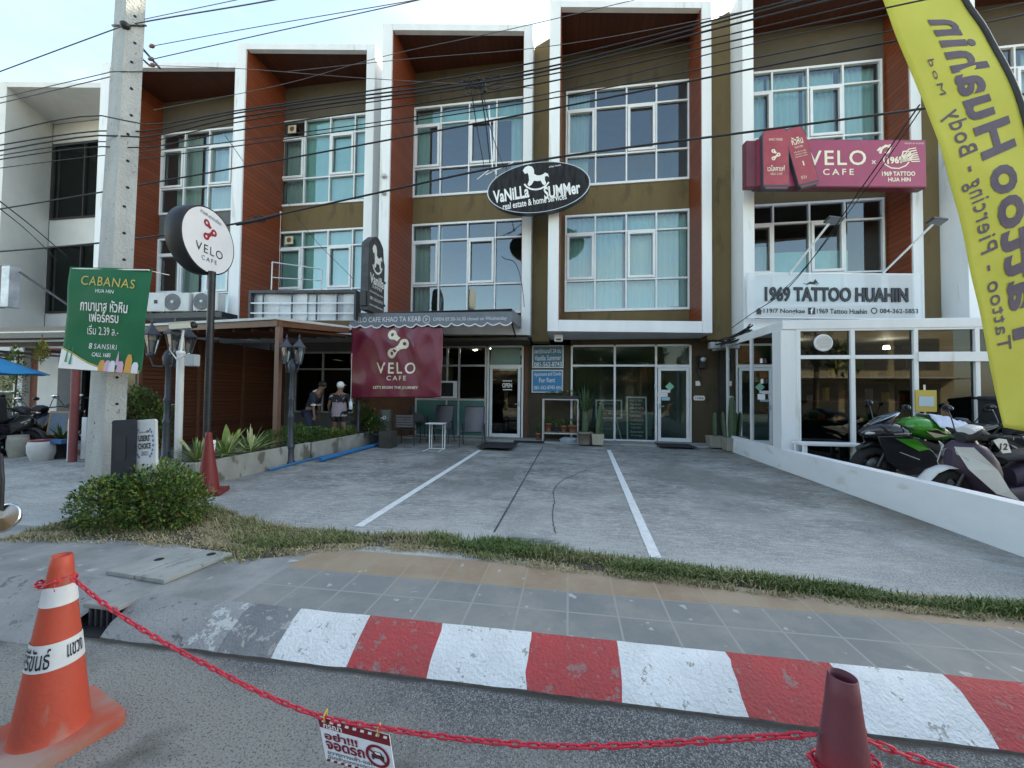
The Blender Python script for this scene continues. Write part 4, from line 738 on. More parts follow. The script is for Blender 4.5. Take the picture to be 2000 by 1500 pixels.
ptext(q, pl, '1969 TATTOO', 1722, 335, 1787, 344, .5, .008, bold=.03); ptext(q, pl, 'HUA HIN', 1734, 347, 1778, 355, .5, .008, bold=.03); ptext(q, pl, 'NEW NOTE ART VOCATION', 1766, 279, 1803, 282, 0, .008); ptext(q, pl, '1969', 1732, 306, 1764, 320, 4, .008, bold=.04)
S_ = lambda pts, w2: stroke(q, [pl.uv(1400+a/3, 200+b/3) for a, b in pts], w2*9.3/750, .008)
S_([(975, 335), (985, 365), (1020, 385), (1065, 388), (1105, 372), (1125, 350)], 2.4); S_([(955, 300), (965, 270), (990, 255), (1015, 265), (1005, 290), (985, 300)], 5); S_([(940, 285), (960, 265)], 4); S_([(1000, 255), (1020, 250)], 3); S_([(975, 335), (985, 305)], 2)
for k_ in range(7): S_([(1075, 330+3*k_), (1110+4*k_, 310+7*k_-abs(k_-3)*4), (1140+6*k_-abs(k_-2)*9, 275+12*k_), (1165+4*k_, 268+13*k_)], 2.0+.4*(k_ % 2))
S_([(1080, 330), (1090, 290), (1120, 285), (1135, 300), (1115, 320)], 3)
q.build('lettering', CREAM, t)
CAN1 = mat('can_red', (.28, .03, .045), (.34, .05, .065), 3, .3); CANR = mat('can_rim', (.05, .045, .055), rough=.35)
def can(px, rot, name_lines):
    c = [V(pl.uv(*p)) for p in px]; ctr_ = sum(c, V((0, 0)))/4; M2 = pl.M @ MX.Translation((ctr_.x, ctr_.y, .06)) @ MX.Rotation(RAD(rot), 4, 'Z'); w2 = (c[1]-c[0]).length/2; h2 = (c[3]-c[0]).length/2
    s1 = [(-w2*.82, -h2), (w2*.82, -h2), (w2, -h2+.09), (w2, h2-.16), (w2*.72, h2), (-w2*.72, h2), (-w2, h2-.16), (-w2, -h2+.09)]
    q = MB(M2); q.prism(s1, -.08, .05); o = q.build('can', CANR, t, bevel=.015)
    q = MB(M2); s2 = [(x*.94, y*.97) for x, y in s1]; q.flat(s2, .0525, 0); q.flat([(-w2*.9, -h2*.86), (w2*.9, -h2*.86), (w2*.86, -h2*.94), (-w2*.86, -h2*.94)], .054, 1); q.build('can_label', [CAN1, CANR], o)
    q = MB(M2); name_lines(q, w2, h2); q.build('can_lettering', CREAM, o)
def c1(q, w, h): chainlogo(q, (0, h*.12), w*.15, .056); q.text('เวโลคาเฟ่', (-w*.65, -h*.42, w*.65, -h*.22), .056, bold=.015); q.text('VELO CAFE', (-w*.45, -h*.54, w*.45, -h*.47), .056); q.text('KHAO TAKIAB', (-w*.5, h*.58, w*.5, h*.66), .056)
def c2(q, w, h):
    q.text('หัวหิน', (-w*.55, h*.42, w*.55, h*.68), .056, bold=.015); q.text('HUA HIN', (-w*.4, h*.30, w*.4, h*.37), .056)
    for k_ in range(3): q.text('เครื่องดื่มกาแฟเย็น', (-w*.6, h*(.16-.08*k_), w*.6, h*(.21-.08*k_)), .056)
    stroke(q, [(0, -h*.15), (.0, -h*.3)], .03, .056); q.text('NET 250 ml', (-w*.6, -h*.72, -w*.05, -h*.62), .056)
can([(1484, 256), (1535, 256), (1534, 374), (1485, 374)], .5, c1); can([(1527, 259), (1566, 250), (1594, 362), (1548, 375)], 15, c2)
# ---- white panel of the tattoo shop with its flood lamps
pl = Plane(atD(1632, 580, 9.62), PSI-.01); t = thing('shop_panel', 'white translucent panel lettered in dark grey above the glazed tattoo front', 'sign', atD(1632, 626, 9.62))
def acrylic():
    m, n, l, b = _mat('translucent_acrylic'); o = n['Material Output']; tr = n.new('ShaderNodeBsdfTransparent'); mx = n.new('ShaderNodeMixShader'); mx.inputs[0].default_value = .66
    b.inputs['Base Color'].default_value = (.62, .66, .69, 1); b.inputs['Roughness'].default_value = .3; l.new(tr.outputs[0], mx.inputs[1]); l.new(b.outputs[0], mx.inputs[2]); l.new(mx.outputs[0], o.inputs[0]); return m
x0, yt = pl.uv(1461, 533); x1 = pl.uv(1803, 580)[0]; yb = pl.uv(1632, 621)[1]
q = MB(pl.M); q.quad((x0, yb, 0), (x1, yb, 0), (x1, yt, 0), (x0, yt, 0)); q.build('sheet', acrylic(), t)
q = MB(pl.M)
for a, b in (((x0, yb), (x1, yb)), ((x0, yt), (x1, yt)), ((x0, yb), (x0, yt)), ((x1, yb), (x1, yt))): q.bar((a[0], a[1], -.02), (b[0], b[1], -.02), .035, .03)
for k_ in (.2, .4, .6, .8): q.bar((lerp(x0, x1, k_), yb, -.03), (lerp(x0, x1, k_), yt, -.03), .03)
q.build('panel_frame', WHITE, t)
q = MB(pl.M); DG = mat('charcoal_letters', (.03, .034, .042))
ptext(q, pl, '1969 TATTOO HUAHIN', 1493, 561, 1772, 590, 0, .03, bold=.032, ext=.028); ptext(q, pl, '119/7 Nongkae', 1491, 603, 1572, 614, 0, .006, bold=.02); ptext(q, pl, '1969 Tattoo Huahin', 1595, 603, 1693, 613, 0, .006, bold=.02); ptext(q, pl, '084-362-5853', 1718, 603, 1793, 612, 0, .006, bold=.02)
a = pl.uv(1578, 614); b = pl.uv(1592, 601); q.flat([(a[0], a[1]), (b[0], a[1]), (b[0], b[1]), (a[0], b[1])], .005); q.ring(pl.uv(1707, 607), .08, .055, .006); c = pl.uv(1482, 608); q.flat([(c[0]-.09, c[1]), (c[0], c[1]+.09), (c[0]+.09, c[1]), (c[0]+.06, c[1]), (c[0]+.06, c[1]-.08), (c[0]-.06, c[1]-.08), (c[0]-.06, c[1])], .006)
q.flat([pl.uv(*p) for p in ((1572, 556), (1582, 550), (1588, 551), (1592, 545), (1600, 556), (1594, 553), (1590, 556), (1584, 555))], .006); stroke(q, [pl.uv(*p) for p in ((1568, 553), (1576, 556), (1586, 552), (1596, 557))], .015, .006)
q.text('f', (a[0]+.06, a[1]+.02, b[0]-.05, b[1]-.02), .0075, 1, bold=.02); q.build('lettering', [DG, SIGNW], t)
for nm, a, b, ea in (('left', (1545, 531), (1619, 437), (1627, 430)), ('right', (1727, 531), (1822, 438), (1829, 432))):
    A = atD(*a, 9.6); B = atD(*b, 8.55); H_ = atD(*ea, 8.5)
    t = thing('flood_lamp', 'flood lamp on a white arm over the %s of the tattoo panel' % ('middle' if nm == 'left' else 'right end'), 'lamp', A, 'flood lamps on the tattoo panel')
    q = MB(); q.tube([A+V((0, .02, -.06)), A, B], .024, 8); q.build('arm', WHITE, t)
    q = MB(MX.Translation(H_) @ MX.Rotation(PSI, 4, 'Z') @ MX.Rotation(-.35, 4, 'X') @ MX.Rotation(.15, 4, 'Y')); q.box((-.14, -.09, -.02), (.17, .10, .03)); 
    for k_ in range(5): q.box((-.1+.055*k_, -.06, .031), (-.085+.055*k_, .07, .05))
    q.build('head', DGREY, t, bevel=.006); q = MB(MX.Translation(H_) @ MX.Rotation(PSI, 4, 'Z') @ MX.Rotation(-.35, 4, 'X') @ MX.Rotation(.15, 4, 'Y')); q.box((-.12, -.075, -.03), (.15, .085, -.021)); q.build('lens', mat('flood_lens', (.16, .17, .18), rough=.2) if 'flood_lens' not in bpy.data.materials else bpy.data.materials['flood_lens'], t)
# ---- two blue letting boards on the pillar
BLUE = mat('blue_board', (.02, .20, .42), (.03, .24, .48), 3, .5); BLUE2 = mat('faded_blue_board', (.04, .16, .27), (.07, .21, .33), 3, .55)
for (u0, v0, u1, v1), lab, bm, rows in (((1039, 674, 1101, 719), 'faded blue letting board with a phone number, upper of two on the pillar', BLUE2, (('อพาร์ทเมนท์ 24 ชม', 1043, 681, 1096, 690), ('Vanilla Summer', 1044, 694, 1096, 704), ('081-562-8743', 1043, 707, 1097, 716))), ((1038, 722, 1100, 767), 'bright blue board lettered for rent, lower of two on the pillar', BLUE, (('Apartment and Condo', 1043, 727, 1096, 736), ('For Rent', 1053, 738, 1084, 747), ('081-562-8743 คุณ', 1043, 753, 1096, 763)))):
    pl = Plane(atY((u0+u1)/2, (v0+v1)/2, 12.03), 0); t = thing('letting_board', lab, 'sign', atY((u0+u1)/2, v1, 12.03), 'blue boards on the pillar')
    a = pl.uv(u0, v1); b = pl.uv(u1, v0); q = MB(pl.M); q.box((a[0], a[1], -.05), (b[0], b[1], 0)); q.build('frame', SILVER, t, bevel=.004)
    q = MB(pl.M); q.box((a[0]+.04, a[1]+.04, .0), (b[0]-.04, b[1]-.04, .006)); q.build('board', bm, t)
    q = MB(pl.M)
    for r in rows: ptext(q, pl, *r, 1.5, .009, bold=.012)
    q.build('lettering', SIGNW, t)
# ---- empty billboard on the pergola roof
pl = Plane(atD(590, 595, 10.15), PSI-.05); t = thing('empty_billboard', 'empty billboard frame with torn silver sheets above the pergola', 'billboard', atD(590, 626, 10.15))
a = pl.uv(484, 624); b = pl.uv(696, 566)
q = MB(pl.M); q.box((a[0], b[1]-.08, -.3), (b[0], b[1], 0)); q.box((a[0], a[1], -.3), (a[0]+.06, b[1]-.08, 0)); q.box((b[0]-.06, a[1], -.3), (b[0], b[1]-.08, 0)); q.build('frame', mat('billboard_frame', (.03, .032, .038), (.05, .052, .06), 5, .5), t, bevel=.005)
q = MB(pl.M); R = random.Random(5); xs = [a[0]+.06]
while xs[-1] < b[0]-.08: xs.append(min(b[0]-.06, xs[-1]+R.uniform(.22, .42)))
for i in range(len(xs)-1): zz = -.10-R.uniform(0, .04); q.add([(xs[i], a[1], zz), (xs[i+1], a[1], zz-R.uniform(-.03, .03)), (xs[i+1]+.01, b[1]-.08, zz+R.uniform(-.04, .03)), (xs[i], b[1]-.08, zz)], [(0, 1, 2, 3)], i % 2)
q.build('torn_sheet', [mat('silver_sheet', (.52, .55, .57), (.34, .37, .40), 1.8, .35, .1, bump=.4, bscale=5), mat('white_sheet', (.58, .60, .61), (.44, .47, .49), 2.2, .4, bump=.3, bscale=6)], t)
q = MB(pl.M)
for x in (.13, .4, .63, .82): q.box((lerp(a[0], b[0], x)-.018, a[1], -.055), (lerp(a[0], b[0], x)+.018, b[1]-.08, -.03), 0)
for y in (.22, .56): q.box((a[0]+.06, lerp(a[1], b[1], y)-.014, -.028), (b[0]-.06, lerp(a[1], b[1], y)+.014, -.004), 1)
q.build('grid_bar', [DGREY, WHITE], t)
# railing frame left standing behind it
t = thing('metal_rack', 'thin grey metal rack standing behind the empty billboard', 'rack', atD(565, 565, 10.0))
q = MB(); A = [atD(u, 566, dd) for u, dd in ((530, 9.9), (585, 9.9), (627, 10.2))]; T = [atD(u, v, dd) for u, v, dd in ((532, 512, 9.9), (588, 520, 9.9), (629, 526, 10.2))]
for x, y in zip(A, T): q.tube([x, y], .016, 6)
q.tube([T[0], T[1], T[2]], .016, 6); q.tube([lerp(A[0], T[0], .45), lerp(A[1], T[1], .45), lerp(A[2], T[2], .45)], .014, 6); q.build('rack_frame', SILVER, t)
# ---- side of a neighbour's projecting sign, far left
t = thing('projecting_sign', 'maroon and silver projecting sign at the left edge of the photo', 'sign', atD(15, 610, 10.5))
q = MB(); A = atD(12, 600, 10.4); q.box((A.x-1.2, A.y-.1, A.z), (A.x-.02, A.y+.12, A.z+1.12)); q.build('panel', mat('maroon_panel', (.07, .02, .03), (.10, .03, .04), 4, .5), t, bevel=.01)
q = MB(); q.box((A.x, A.y-.12, A.z-.02), (A.x+.27, A.y+.1, A.z+1.1)); q.build('edge', mat('scuffed_silver', (.5, .52, .55), (.28, .30, .33), 2.5, .4, .3), t, bevel=.01)
q = MB(); q.bar((A.x+.4, A.y, A.z+.95), (A.x+1.35, A.y+.5, A.z+.1), .05); q.build('stay', DGREY, t)
# ---- feather flag, seen from behind so its writing is mirrored
YEL = mat('yellow_flag_cloth', (.46, .435, .06), (.52, .49, .08), 1.5, .75, stretch=(1, 1, 1))
fd = 3.75; pl = Plane(atD(1900, 420, fd), PSI-.04); t = thing('feather_flag', 'tall yellow feather flag with mirrored purple lettering by the low wall', 'flag', atD(2040, 1100, fd))
Lp = [(1690, -60), (1715, 0), (1745, 75), (1785, 165), (1822, 262), (1855, 360), (1880, 440), (1905, 545), (1925, 640), (1945, 740), (1962, 835)]
Rp = [(1860, -60), (1890, 5), (1925, 60), (1958, 130), (1985, 205), (2008, 290), (2028, 380), (2042, 480), (2052, 600), (2060, 730), (2064, 852)]
def d3(x, y): return .03*sin(y*1.7+x*2.5)+.006*sin(y*5+x*4)+.012*NZ.noise(V((x*3, y*2, 2)))
nv = 60; nh = 14; vs = []; fs = []
def lsamp(P, t): 
    f = t*(len(P)-1); i = min(int(f), len(P)-2); f -= i
    p0, p1, p2, p3 = (V(P[max(i-1, 0)]), V(P[i]), V(P[i+1]), V(P[min(i+2, len(P)-1)]))
    return .5*((2*p1)+(-p0+p2)*f+(2*p0-5*p1+4*p2-p3)*f*f+(-p0+3*p1-3*p2+p3)*f**3)
FS = lambda s_, t_: lsamp(Lp, t_).lerp(lsamp(Rp, t_), s_)
for j in range(nv+1):
    for i in range(nh+1):
        p = pl.uv(*FS(i/nh, j/nv)); vs.append((p[0], p[1], d3(*p)))
for j in range(nv):
    for i in range(nh): fs.append((j*(nh+1)+i, (j+1)*(nh+1)+i, (j+1)*(nh+1)+i+1, j*(nh+1)+i+1))
q = MB(pl.M); q.add(vs, fs, 0, True); q.build('cloth', YEL, t, solid=.003)
q = MB(pl.M); pts = [pl.uv(*FS(1.02, j/nv)) for j in range(nv+1)]; q.tube([(p[0], p[1], d3(*p)) for p in pts], .03, 8); q.build('sleeve', BLACK, t)
q = MB(pl.M); p = pl.uv(*FS(1.03, 1)); q.tube([(p[0], p[1], d3(*p)), (p[0]+.03, -2.02, 0)], .016, 8); q.build('pole', DGREY, t)
q = MB(pl.M); q.lathe([(.2, -.16), (.2, -.05), (.05, -.02)], n=16, A=MX.Rotation(-pi/2, 4, 'X'), c=(p[0]+.03, -2.0, 0)); q.build('flag_base', BLACK, t)
def flagtext(q, s_, t0, t1, c0, c1, bold, mi, sp=1.05):
    """mirrored line running up the flag between t0 (start, low) and t1 (end, high); c0..c1 = glyph foot..top across"""
    vs, fs, a, b, c, d = _text(s_, sp, bold); o = []; N = 0
    for p in vs:
        tt = lerp(t0, t1, (p[0]-a)/(b-a)); ss = lerp(c0, c1, (p[1]-0)/(.73)); u = pl.uv(*FS(ss, tt)); o.append((u[0], u[1], d3(*u)+.007))
    q.add(o, fs, mi)
q = MB(pl.M)
flagtext(q, '1969 Tattoo Huahin', 1.42, .155, .50, .86, .03, 0, 1.08) if False else None
flagtext(q, 'Huahin', .485, .165, .42, .85, .035, 0, 1.1); flagtext(q, 'Tattoo', .865, .508, .44, .87, .035, 0, 1.1)
flagtext(q, 'Tattoo - Piercing - Body', .85, .368, .17, .39, .006, 0, 1.15); flagtext(q, 'Mod', .335, .26, .20, .27, .0, 0, 1.3)
q.build('lettering', mat('purple_grey_print', (.095, .07, .095), (.12, .09, .12), 6, .7), t)
# ---- two boards leaning by the concrete pole
pl = Plane(atD(236, 872, 4.15), PSI+.1, -.05, RAD(3)); t = thing('leaning_board', 'plain black board leaning against the concrete pole', 'board', atD(240, 930, 4.2))
def rr(x0, y0, x1, y1, r, n=5): return [p for cx, cy, a in ((x1-r, y0+r, -pi/2), (x1-r, y1-r, 0), (x0+r, y1-r, pi/2), (x0+r, y0+r, pi)) for p in [(cx+r*cos(a+pi/2*i/n), cy+r*sin(a+pi/2*i/n)) for i in range(n+1)]]
a = pl.uv(215, 960); b = pl.uv(264, 819); q = MB(pl.M); q.prism(rr(a[0], a[1], b[0], b[1], .025), -.03, 0); q.build('panel', mat('blue_black_board', (.010, .013, .02), (.016, .02, .03), 6, .6), t, bevel=.004)
q = MB(pl.M); q.prism(rr(-.05, -.15, .05, .10, .02), .0, .006); q.build('worn_patch', mat('worn_patch_grey', (.02, .024, .03)), t)
pl = Plane(atD(283, 868, 4.22), PSI+.1, -.05, RAD(5)); t = thing('award_board', 'scuffed white award board with a laurel wreath beside the black board', 'board', atD(285, 925, 4.2))
a = pl.uv(262, 945); b = pl.uv(303, 818); q = MB(pl.M); q.prism(rr(a[0], a[1], b[0], b[1], .025), -.035, 0); q.build('panel', mat('scuffed_white', (.60, .62, .63), (.42, .44, .45), 4, .6, c3=(.2, .2, .2), s3=14, t3=.68, stretch=(1, 1, .4)), t, bevel=.004)
q = MB(pl.M); X0, X1 = a[0], b[0]; cxm = (X0+X1)/2; hw = (X1-X0)/2
q.text('USERS’', (cxm-hw*.52, .035, cxm+hw*.55, .10), .004, bold=.03); q.text('CHOICE', (cxm-hw*.55, -.05, cxm+hw*.58, .015), .004, bold=.03); q.text('2021', (cxm-hw*.3, -.12, cxm+hw*.32, -.075), .004); q.text('WONGNAI', (cxm-hw*.45, .125, cxm+hw*.2, .142), .004); q.ring((cxm+hw*.33, .14), .014, .006, .004, 10); q.build('lettering', INK, t)
q = MB(pl.M)
for sg in (-1, 1):
    for k_ in range(8): aa = -1.2+.33*k_; x, y = cxm+sg*hw*.78*cos(aa*.75), .0+.16*sin(aa); q.flat([(x, y), (x+sg*.012, y+.016), (x+sg*.004, y+.036), (x-sg*.010, y+.018)], .004)
q.build('laurel', mat('faded_blue_print', (.08, .2, .42)), t)
# ================================================================ concrete pole and overhead cables
def hermite(P, n):
    xs = [p[0] for p in P]; ys = [p[1] for p in P]; d = [(ys[i+1]-ys[i])/(xs[i+1]-xs[i]) for i in range(len(P)-1)]
    m = [d[0]]+[(d[i]+d[i-1])/2 for i in range(1, len(d))]+[d[-1]]; o = []
    for k in range(n+1):
        x = lerp(xs[0], xs[-1], k/n); i = max(j for j in range(len(d)) if x >= xs[j]-1e-6); h = xs[i+1]-xs[i]; t = (x-xs[i])/h
        o.append((x, (2*t**3-3*t*t+1)*ys[i]+(t**3-2*t*t+t)*h*m[i]+(-2*t**3+3*t*t)*ys[i+1]+(t**3-t*t)*h*m[i+1]))
    return o
POLEM = mat('cast_concrete', (.30, .31, .305), (.43, .44, .43), 2.2, .85, bump=.7, bscale=38, stretch=(1, 1, .45), c3=(.20, .20, .195), s3=24, t3=.645)
t = thing('utility_pole', 'square concrete utility pole with bolt holes at the left of the forecourt', 'pole', atD(215, 1000, 4.5))
def pc(v):       # plan corners of the pole at photo height v
    k = v/780; c = [atD(lerp(225, 174, k), v, 4.58), atD(lerp(247, 206, k), v, 4.42), atD(lerp(285, 248, k), v, 4.54)]
    return c+[c[0]+c[2]-c[1]]
q = MB(); A, B = pc(1006), pc(-140); q.hexa([*A, *B]); HM = mat('hole_black', (.008, .008, .008))
for i, v in enumerate(range(-20, 930, 47)):
    c = pc(v+(i % 3)*5); f = c[1].lerp(c[2], .42+.06*((i*7) % 3)); nn = (c[2]-c[1]).cross(V((0, 0, 1))).normalized(); 
    q.lathe([(.0, .003), (.014, .003), (.016, -.003)], f, 10, 1, nn.to_track_quat('Z', 'Y').to_matrix().to_4x4(), caps=False)
    f = c[0].lerp(c[1], .45); nn = (c[1]-c[0]).cross(V((0, 0, 1))).normalized()
    if i % 2 == 0 or i % 5 == 0: q.lathe([(.0, .003), (.013, .003), (.015, -.003)], f, 10, 1, nn.to_track_quat('Z', 'Y').to_matrix().to_4x4(), caps=False)
q.build('shaft', [POLEM, HM], t)
q = MB(); c = pc(140); q.tube([p+(p-(c[0]+c[2])/2).normalized()*.012 for p in c]+[c[0]], .006, 6); c = pc(50); q.tube([p+(p-(c[0]+c[2])/2).normalized()*.014 for p in c]+[c[0]], .012, 6); q.ell(pc(50)[1], (.05, .05, .045), 10, k=6); q.build('strap', BLACK, t)
q = MB(); a = atD(276, 92, 4.6); b = atD(312, 133, 4.5); q.bar(a, b, .02); q.bar(atD(262, 100, 4.6), atD(292, 128, 4.6), .02); q.build('bracket', DGREY, t)
for (u, v) in ((297, 90), (295, 115), (298, 127)): q = MB(); c = atD(u, v, 4.5); q.tube([c-V((.035, 0, .004)), c, c+V((.035, 0, .004))], [.012, .024, .012], 8); q.build('insulator', mat('brown_porcelain', (.20, .12, .11), rough=.3) if 'brown_porcelain' not in bpy.data.materials else bpy.data.materials['brown_porcelain'], t)
CABM = mat('black_cable', (.012, .012, .014), rough=.6); CABG = mat('grey_wire', (.10, .095, .10), rough=.5)
YC = 3.75
def cable(P, r, lab, dy=0, m=None, plane=None, grp='overhead cables along the road', n=44):
    pts = [atY(u, v, YC+dy) for u, v in hermite(P, n)] if plane is None else plane(P)
    q = MB(); q.tube(pts, r, 6); o = q.build('overhead_cable', m or CABM, label=lab, cat='cable', group=grp); return o
CB = [
 ([(-60, 274), (205, 226), (275, 243), (450, 218), (1050, 121), (1430, 30), (1840, -80)], .008, 'black cable, highest of the dense bundle crossing the upper windows'),
 ([(-60, 293), (205, 255), (275, 257), (450, 223), (1050, 135), (1430, 37), (1800, -60)], .009, 'black cable second from the top of the dense bundle'),
 ([(-60, 305), (205, 264), (275, 268), (450, 232), (1050, 142), (1430, 48), (1800, -45)], .010, 'thick black cable third from the top of the dense bundle'),
 ([(-60, 313), (205, 276), (275, 278), (450, 241), (1050, 150), (1430, 66), (1820, -25)], .007, 'black cable fourth from the top of the dense bundle'),
 ([(-60, 320), (205, 286), (275, 289), (450, 257), (1050, 164), (1430, 80), (1840, -8)], .008, 'black cable fifth from the top of the dense bundle'),
 ([(-60, 336), (205, 303), (275, 297), (450, 277), (1050, 187), (1430, 95), (1840, 6), (2060, -45)], .007, 'thin black cable just under the dense bundle'),
 ([(232, 317), (275, 311), (450, 287), (1050, 197), (1430, 122), (1840, 40), (2060, -8)], .008, 'black cable skimming the tops of the third floor windows'),
 ([(-60, 418), (200, 375), (270, 362), (450, 330), (1050, 218), (1430, 142), (1840, 62), (2060, 15)], .012, 'thick black cable crossing the middle of the third floor windows'),
 ([(-60, 496), (190, 475), (320, 459), (460, 437), (540, 420), (800, 363), (955, 330), (1110, 304), (1430, 262), (1840, 207), (2060, 175)], .0121, 'lowest thick black cable passing over the top of the oval sign'),
]
for i, (P, r, lab) in enumerate(CB): cable(P, r*(.85 if r < .0121 else 1.3), lab, .05*((i*3) % 5)-.1+(1.0 if i >= 5 else 0) if r < .0121 else 2.3)
SK = [
 ([(-60, 162), (215, 60), (240, 51)], .008, 'cable falling left across the sky from the clamp on the pole'),
 ([(240, 51), (280, 43), (500, 6), (640, -20)], .009, 'double strand cable rising right from the clamp on the pole'),
 ([(240, 47), (280, 38), (470, -2), (560, -22)], .005, 'thin wire just above the double strand in the sky'),
 ([(-60, 205), (215, 141)], .006, 'lower wire across the sky left of the pole'), 
 ([(-60, 216), (215, 150)], .007, 'lowest wire across the sky left of the pole'),
 ([(297, 90), (500, 53), (800, 2), (900, -16)], .005, 'upper wire rising right across the sky from the insulators'),
 ([(296, 116), (500, 70), (800, 4), (900, -20)], .006, 'lower wire rising right across the sky from the insulators'),
 ([(298, 128), (450, 133), (700, 152), (1040, 172)], .004, 'thin wire sloping down right under the parapets'),
 ([(300, 215), (560, 163), (750, 110), (992, 58), (1239, 0), (1300, -14)], .004, 'thin wire climbing over the parapet of the oval sign shophouse'),
 ([(560, 140), (800, 115), (1076, 90), (1430, 27), (1600, -10)], .004, 'thin wire above the dense bundle'),
]
for i, (P, r, lab) in enumerate(SK): cable(P, r*.8, lab, .06*(i % 3)-.05, CABG, grp='thin wires in the sky')
def drop(P, d0, d1, r, lab, m=None):
    n = len(P); pts = [atD(u, v, lerp(d0, d1, i/(n-1))) for i, (u, v) in enumerate(hermite(P, 20) if P[0][0] < P[-1][0] else hermite(P[::-1], 20)[::-1])] if False else None
    H = hermite(P, 20) if P[0][0] < P[-1][0] else hermite(P[::-1], 20)[::-1]
    pts = [atD(u, v, lerp(d0, d1, i/20)) for i, (u, v) in enumerate(H)]; q = MB(); q.tube(pts, r, 5); q.build('service_wire', m or CABM, label=lab, cat='wire', group='service wires to the shops')
drop([(937, 158), (944, 210), (950, 250), (957, 318)], 4.0, 9.8, .012, 'thick wire dropping from the cable knot to the oval sign')
drop([(917, 150), (930, 240), (945, 322)], 4.0, 9.8, .008, 'thin wire dropping left of the thick one to the oval sign')
drop([(940, 165), (958, 250), (985, 330)], 4.0, 10.2, .007, 'thin wire dropping right of the thick one behind the oval sign')
drop([(1796, 205), (1690, 357), (1540, 562), (1466, 614), (1430, 640)], 4.2, 9.4, .009, 'long wire slanting across the crimson box sign')
drop([(1800, 212), (1700, 357), (1552, 545), (1500, 590)], 4.2, 9.4, .007, 'second wire slanting across the crimson box sign')
drop([(1770, 0), (1700, 92), (1600, 250)], 4.2, 9.4, .004, 'faint wire crossing the flag top')if False else None
drop([(-20, 378), (60, 440), (130, 500)], 6, 11, .012, 'upper slanting wire in front of the off-white shophouse')
drop([(-20, 392), (50, 448), (112, 508)], 6, 11, .010, 'lower slanting wire in front of the off-white shophouse')
drop([(440, 265), (475, 315)], 9, 10, .008, 'short wire slanting to the first tall column')
drop([(520, 330), (600, 450), (690, 545)], 9, 9.4, .006, 'wire slanting across the turquoise blind windows')
drop([(980, 500), (1020, 560), (1024, 600)], 10.1, 10.3, .010, 'loose wire down the white column under the oval sign')
q = MB(); R = random.Random(8)                 # tangled joint where the cables meet
for k in range(9):
    c = atY(930+R.uniform(-25, 40), 165+R.uniform(-14, 14), YC); q.tube([c+V((.10*cos(a)+R.uniform(-.01, .01), 0, .05*sin(a))) for a in [i*.7+k for i in range(7)]], .005, 5)
q.tube([atY(945, 155, YC), atY(947, 180, YC)], .018, 7); q.build('cable_knot', [CABM], label='tangle of looped cable above the cafe window', cat='cable joint')
q = MB()
for k in range(7):
    c = atY(520+R.uniform(-32, 22), 428+R.uniform(-6, 10)-k, YC+2.3); q.tube([c+V((.09*cos(a), 0, .03*sin(a)-.01*k)) for a in [i*.8+k for i in range(6)]], .006, 5)
q.tube([atY(462, 438, YC+2.3), atY(500, 431, YC+2.3), atY(545, 419, YC+2.3)], .03, 7); q.build('cable_knot', CABM, label='black splice on the lowest cable by the round sign', cat='cable joint')
# ================================================================ lamp posts
LGL = glass('lantern_glass', (.55, .55, .5), .15, .05)
IRON = mat('blue_black_iron', (.035, .042, .055), (.055, .062, .078), 10, .5, .2)
def lamp_post(label, loc, offs, grp='twin lantern posts'):
    t = thing('lamp_post', label, 'lamp post', loc, grp); o = V(loc)
    q = MB(MX.Translation(o)); q.lathe([(.10, 0), (.10, .05), (.075, .08), (.07, .30), (.085, .34), (.085, .38), (.055, .42), (.048, .9), (.06, .93), (.06, .97), (.044, 1.0), (.042, 1.25), (.055, 1.27), (.055, 1.31), (.04, 1.34), (.04, 1.82), (.075, 1.86), (.085, 1.98), (.05, 2.06), (.0, 2.12)], n=14, caps=False); q.build('column', IRON, t)
    for (dx, dy) in offs:
        q = MB(MX.Translation(o)); q.tube([(0, 0, 1.90), (dx*.4, dy*.4, 1.82), (dx*.85, dy*.85, 1.83), (dx, dy, 1.93), (dx, dy, 1.99)], .013, 7); q.build('arm', IRON, t)
        q = MB(MX.Translation(o+V((dx, dy, 0)))); q.lathe([(.03, 1.97), (.06, 1.99), (.062, 2.02), (.04, 2.03)], n=6); q.lathe([(.128, 2.31), (.132, 2.33), (.055, 2.42), (.035, 2.45), (.03, 2.47), (.012, 2.50), (.02, 2.53), (.0, 2.60)], n=6, caps=False, smooth=False)
        for k in range(6): a = pi*k/3; q.bar((.05*cos(a), .05*sin(a), 2.02), (.108*cos(a), .108*sin(a), 2.315), .012)
        la = q.build('lantern', IRON, t); q = MB(MX.Translation(o+V((dx, dy, 0)))); q.lathe([(.044, 2.02), (.10, 2.31)], n=6, caps=False, smooth=False); q.build('lantern_glass', LGL, la)
        q = MB(MX.Translation(o+V((dx, dy, 0)))); q.lathe([(.02, 2.05), (.02, 2.12), (.03, 2.2), (.0, 2.24)], n=8); q.build('bulb', SIGNW, la)
    return t
lamp_post('twin lantern post standing in the concrete planter', atP(566, 907), [(-.14, 0), (.14, .0)])
lamp_post('lantern post half hidden behind the burgundy banner', atP(698, 869), [(-.14, 0), (.14, .0)])
lamp_post('four lantern post behind the shrub and concrete pole', atP(322, 942), [(-.28, -.05), (-.12, .22), (.2, -.10), (.10, .2)])
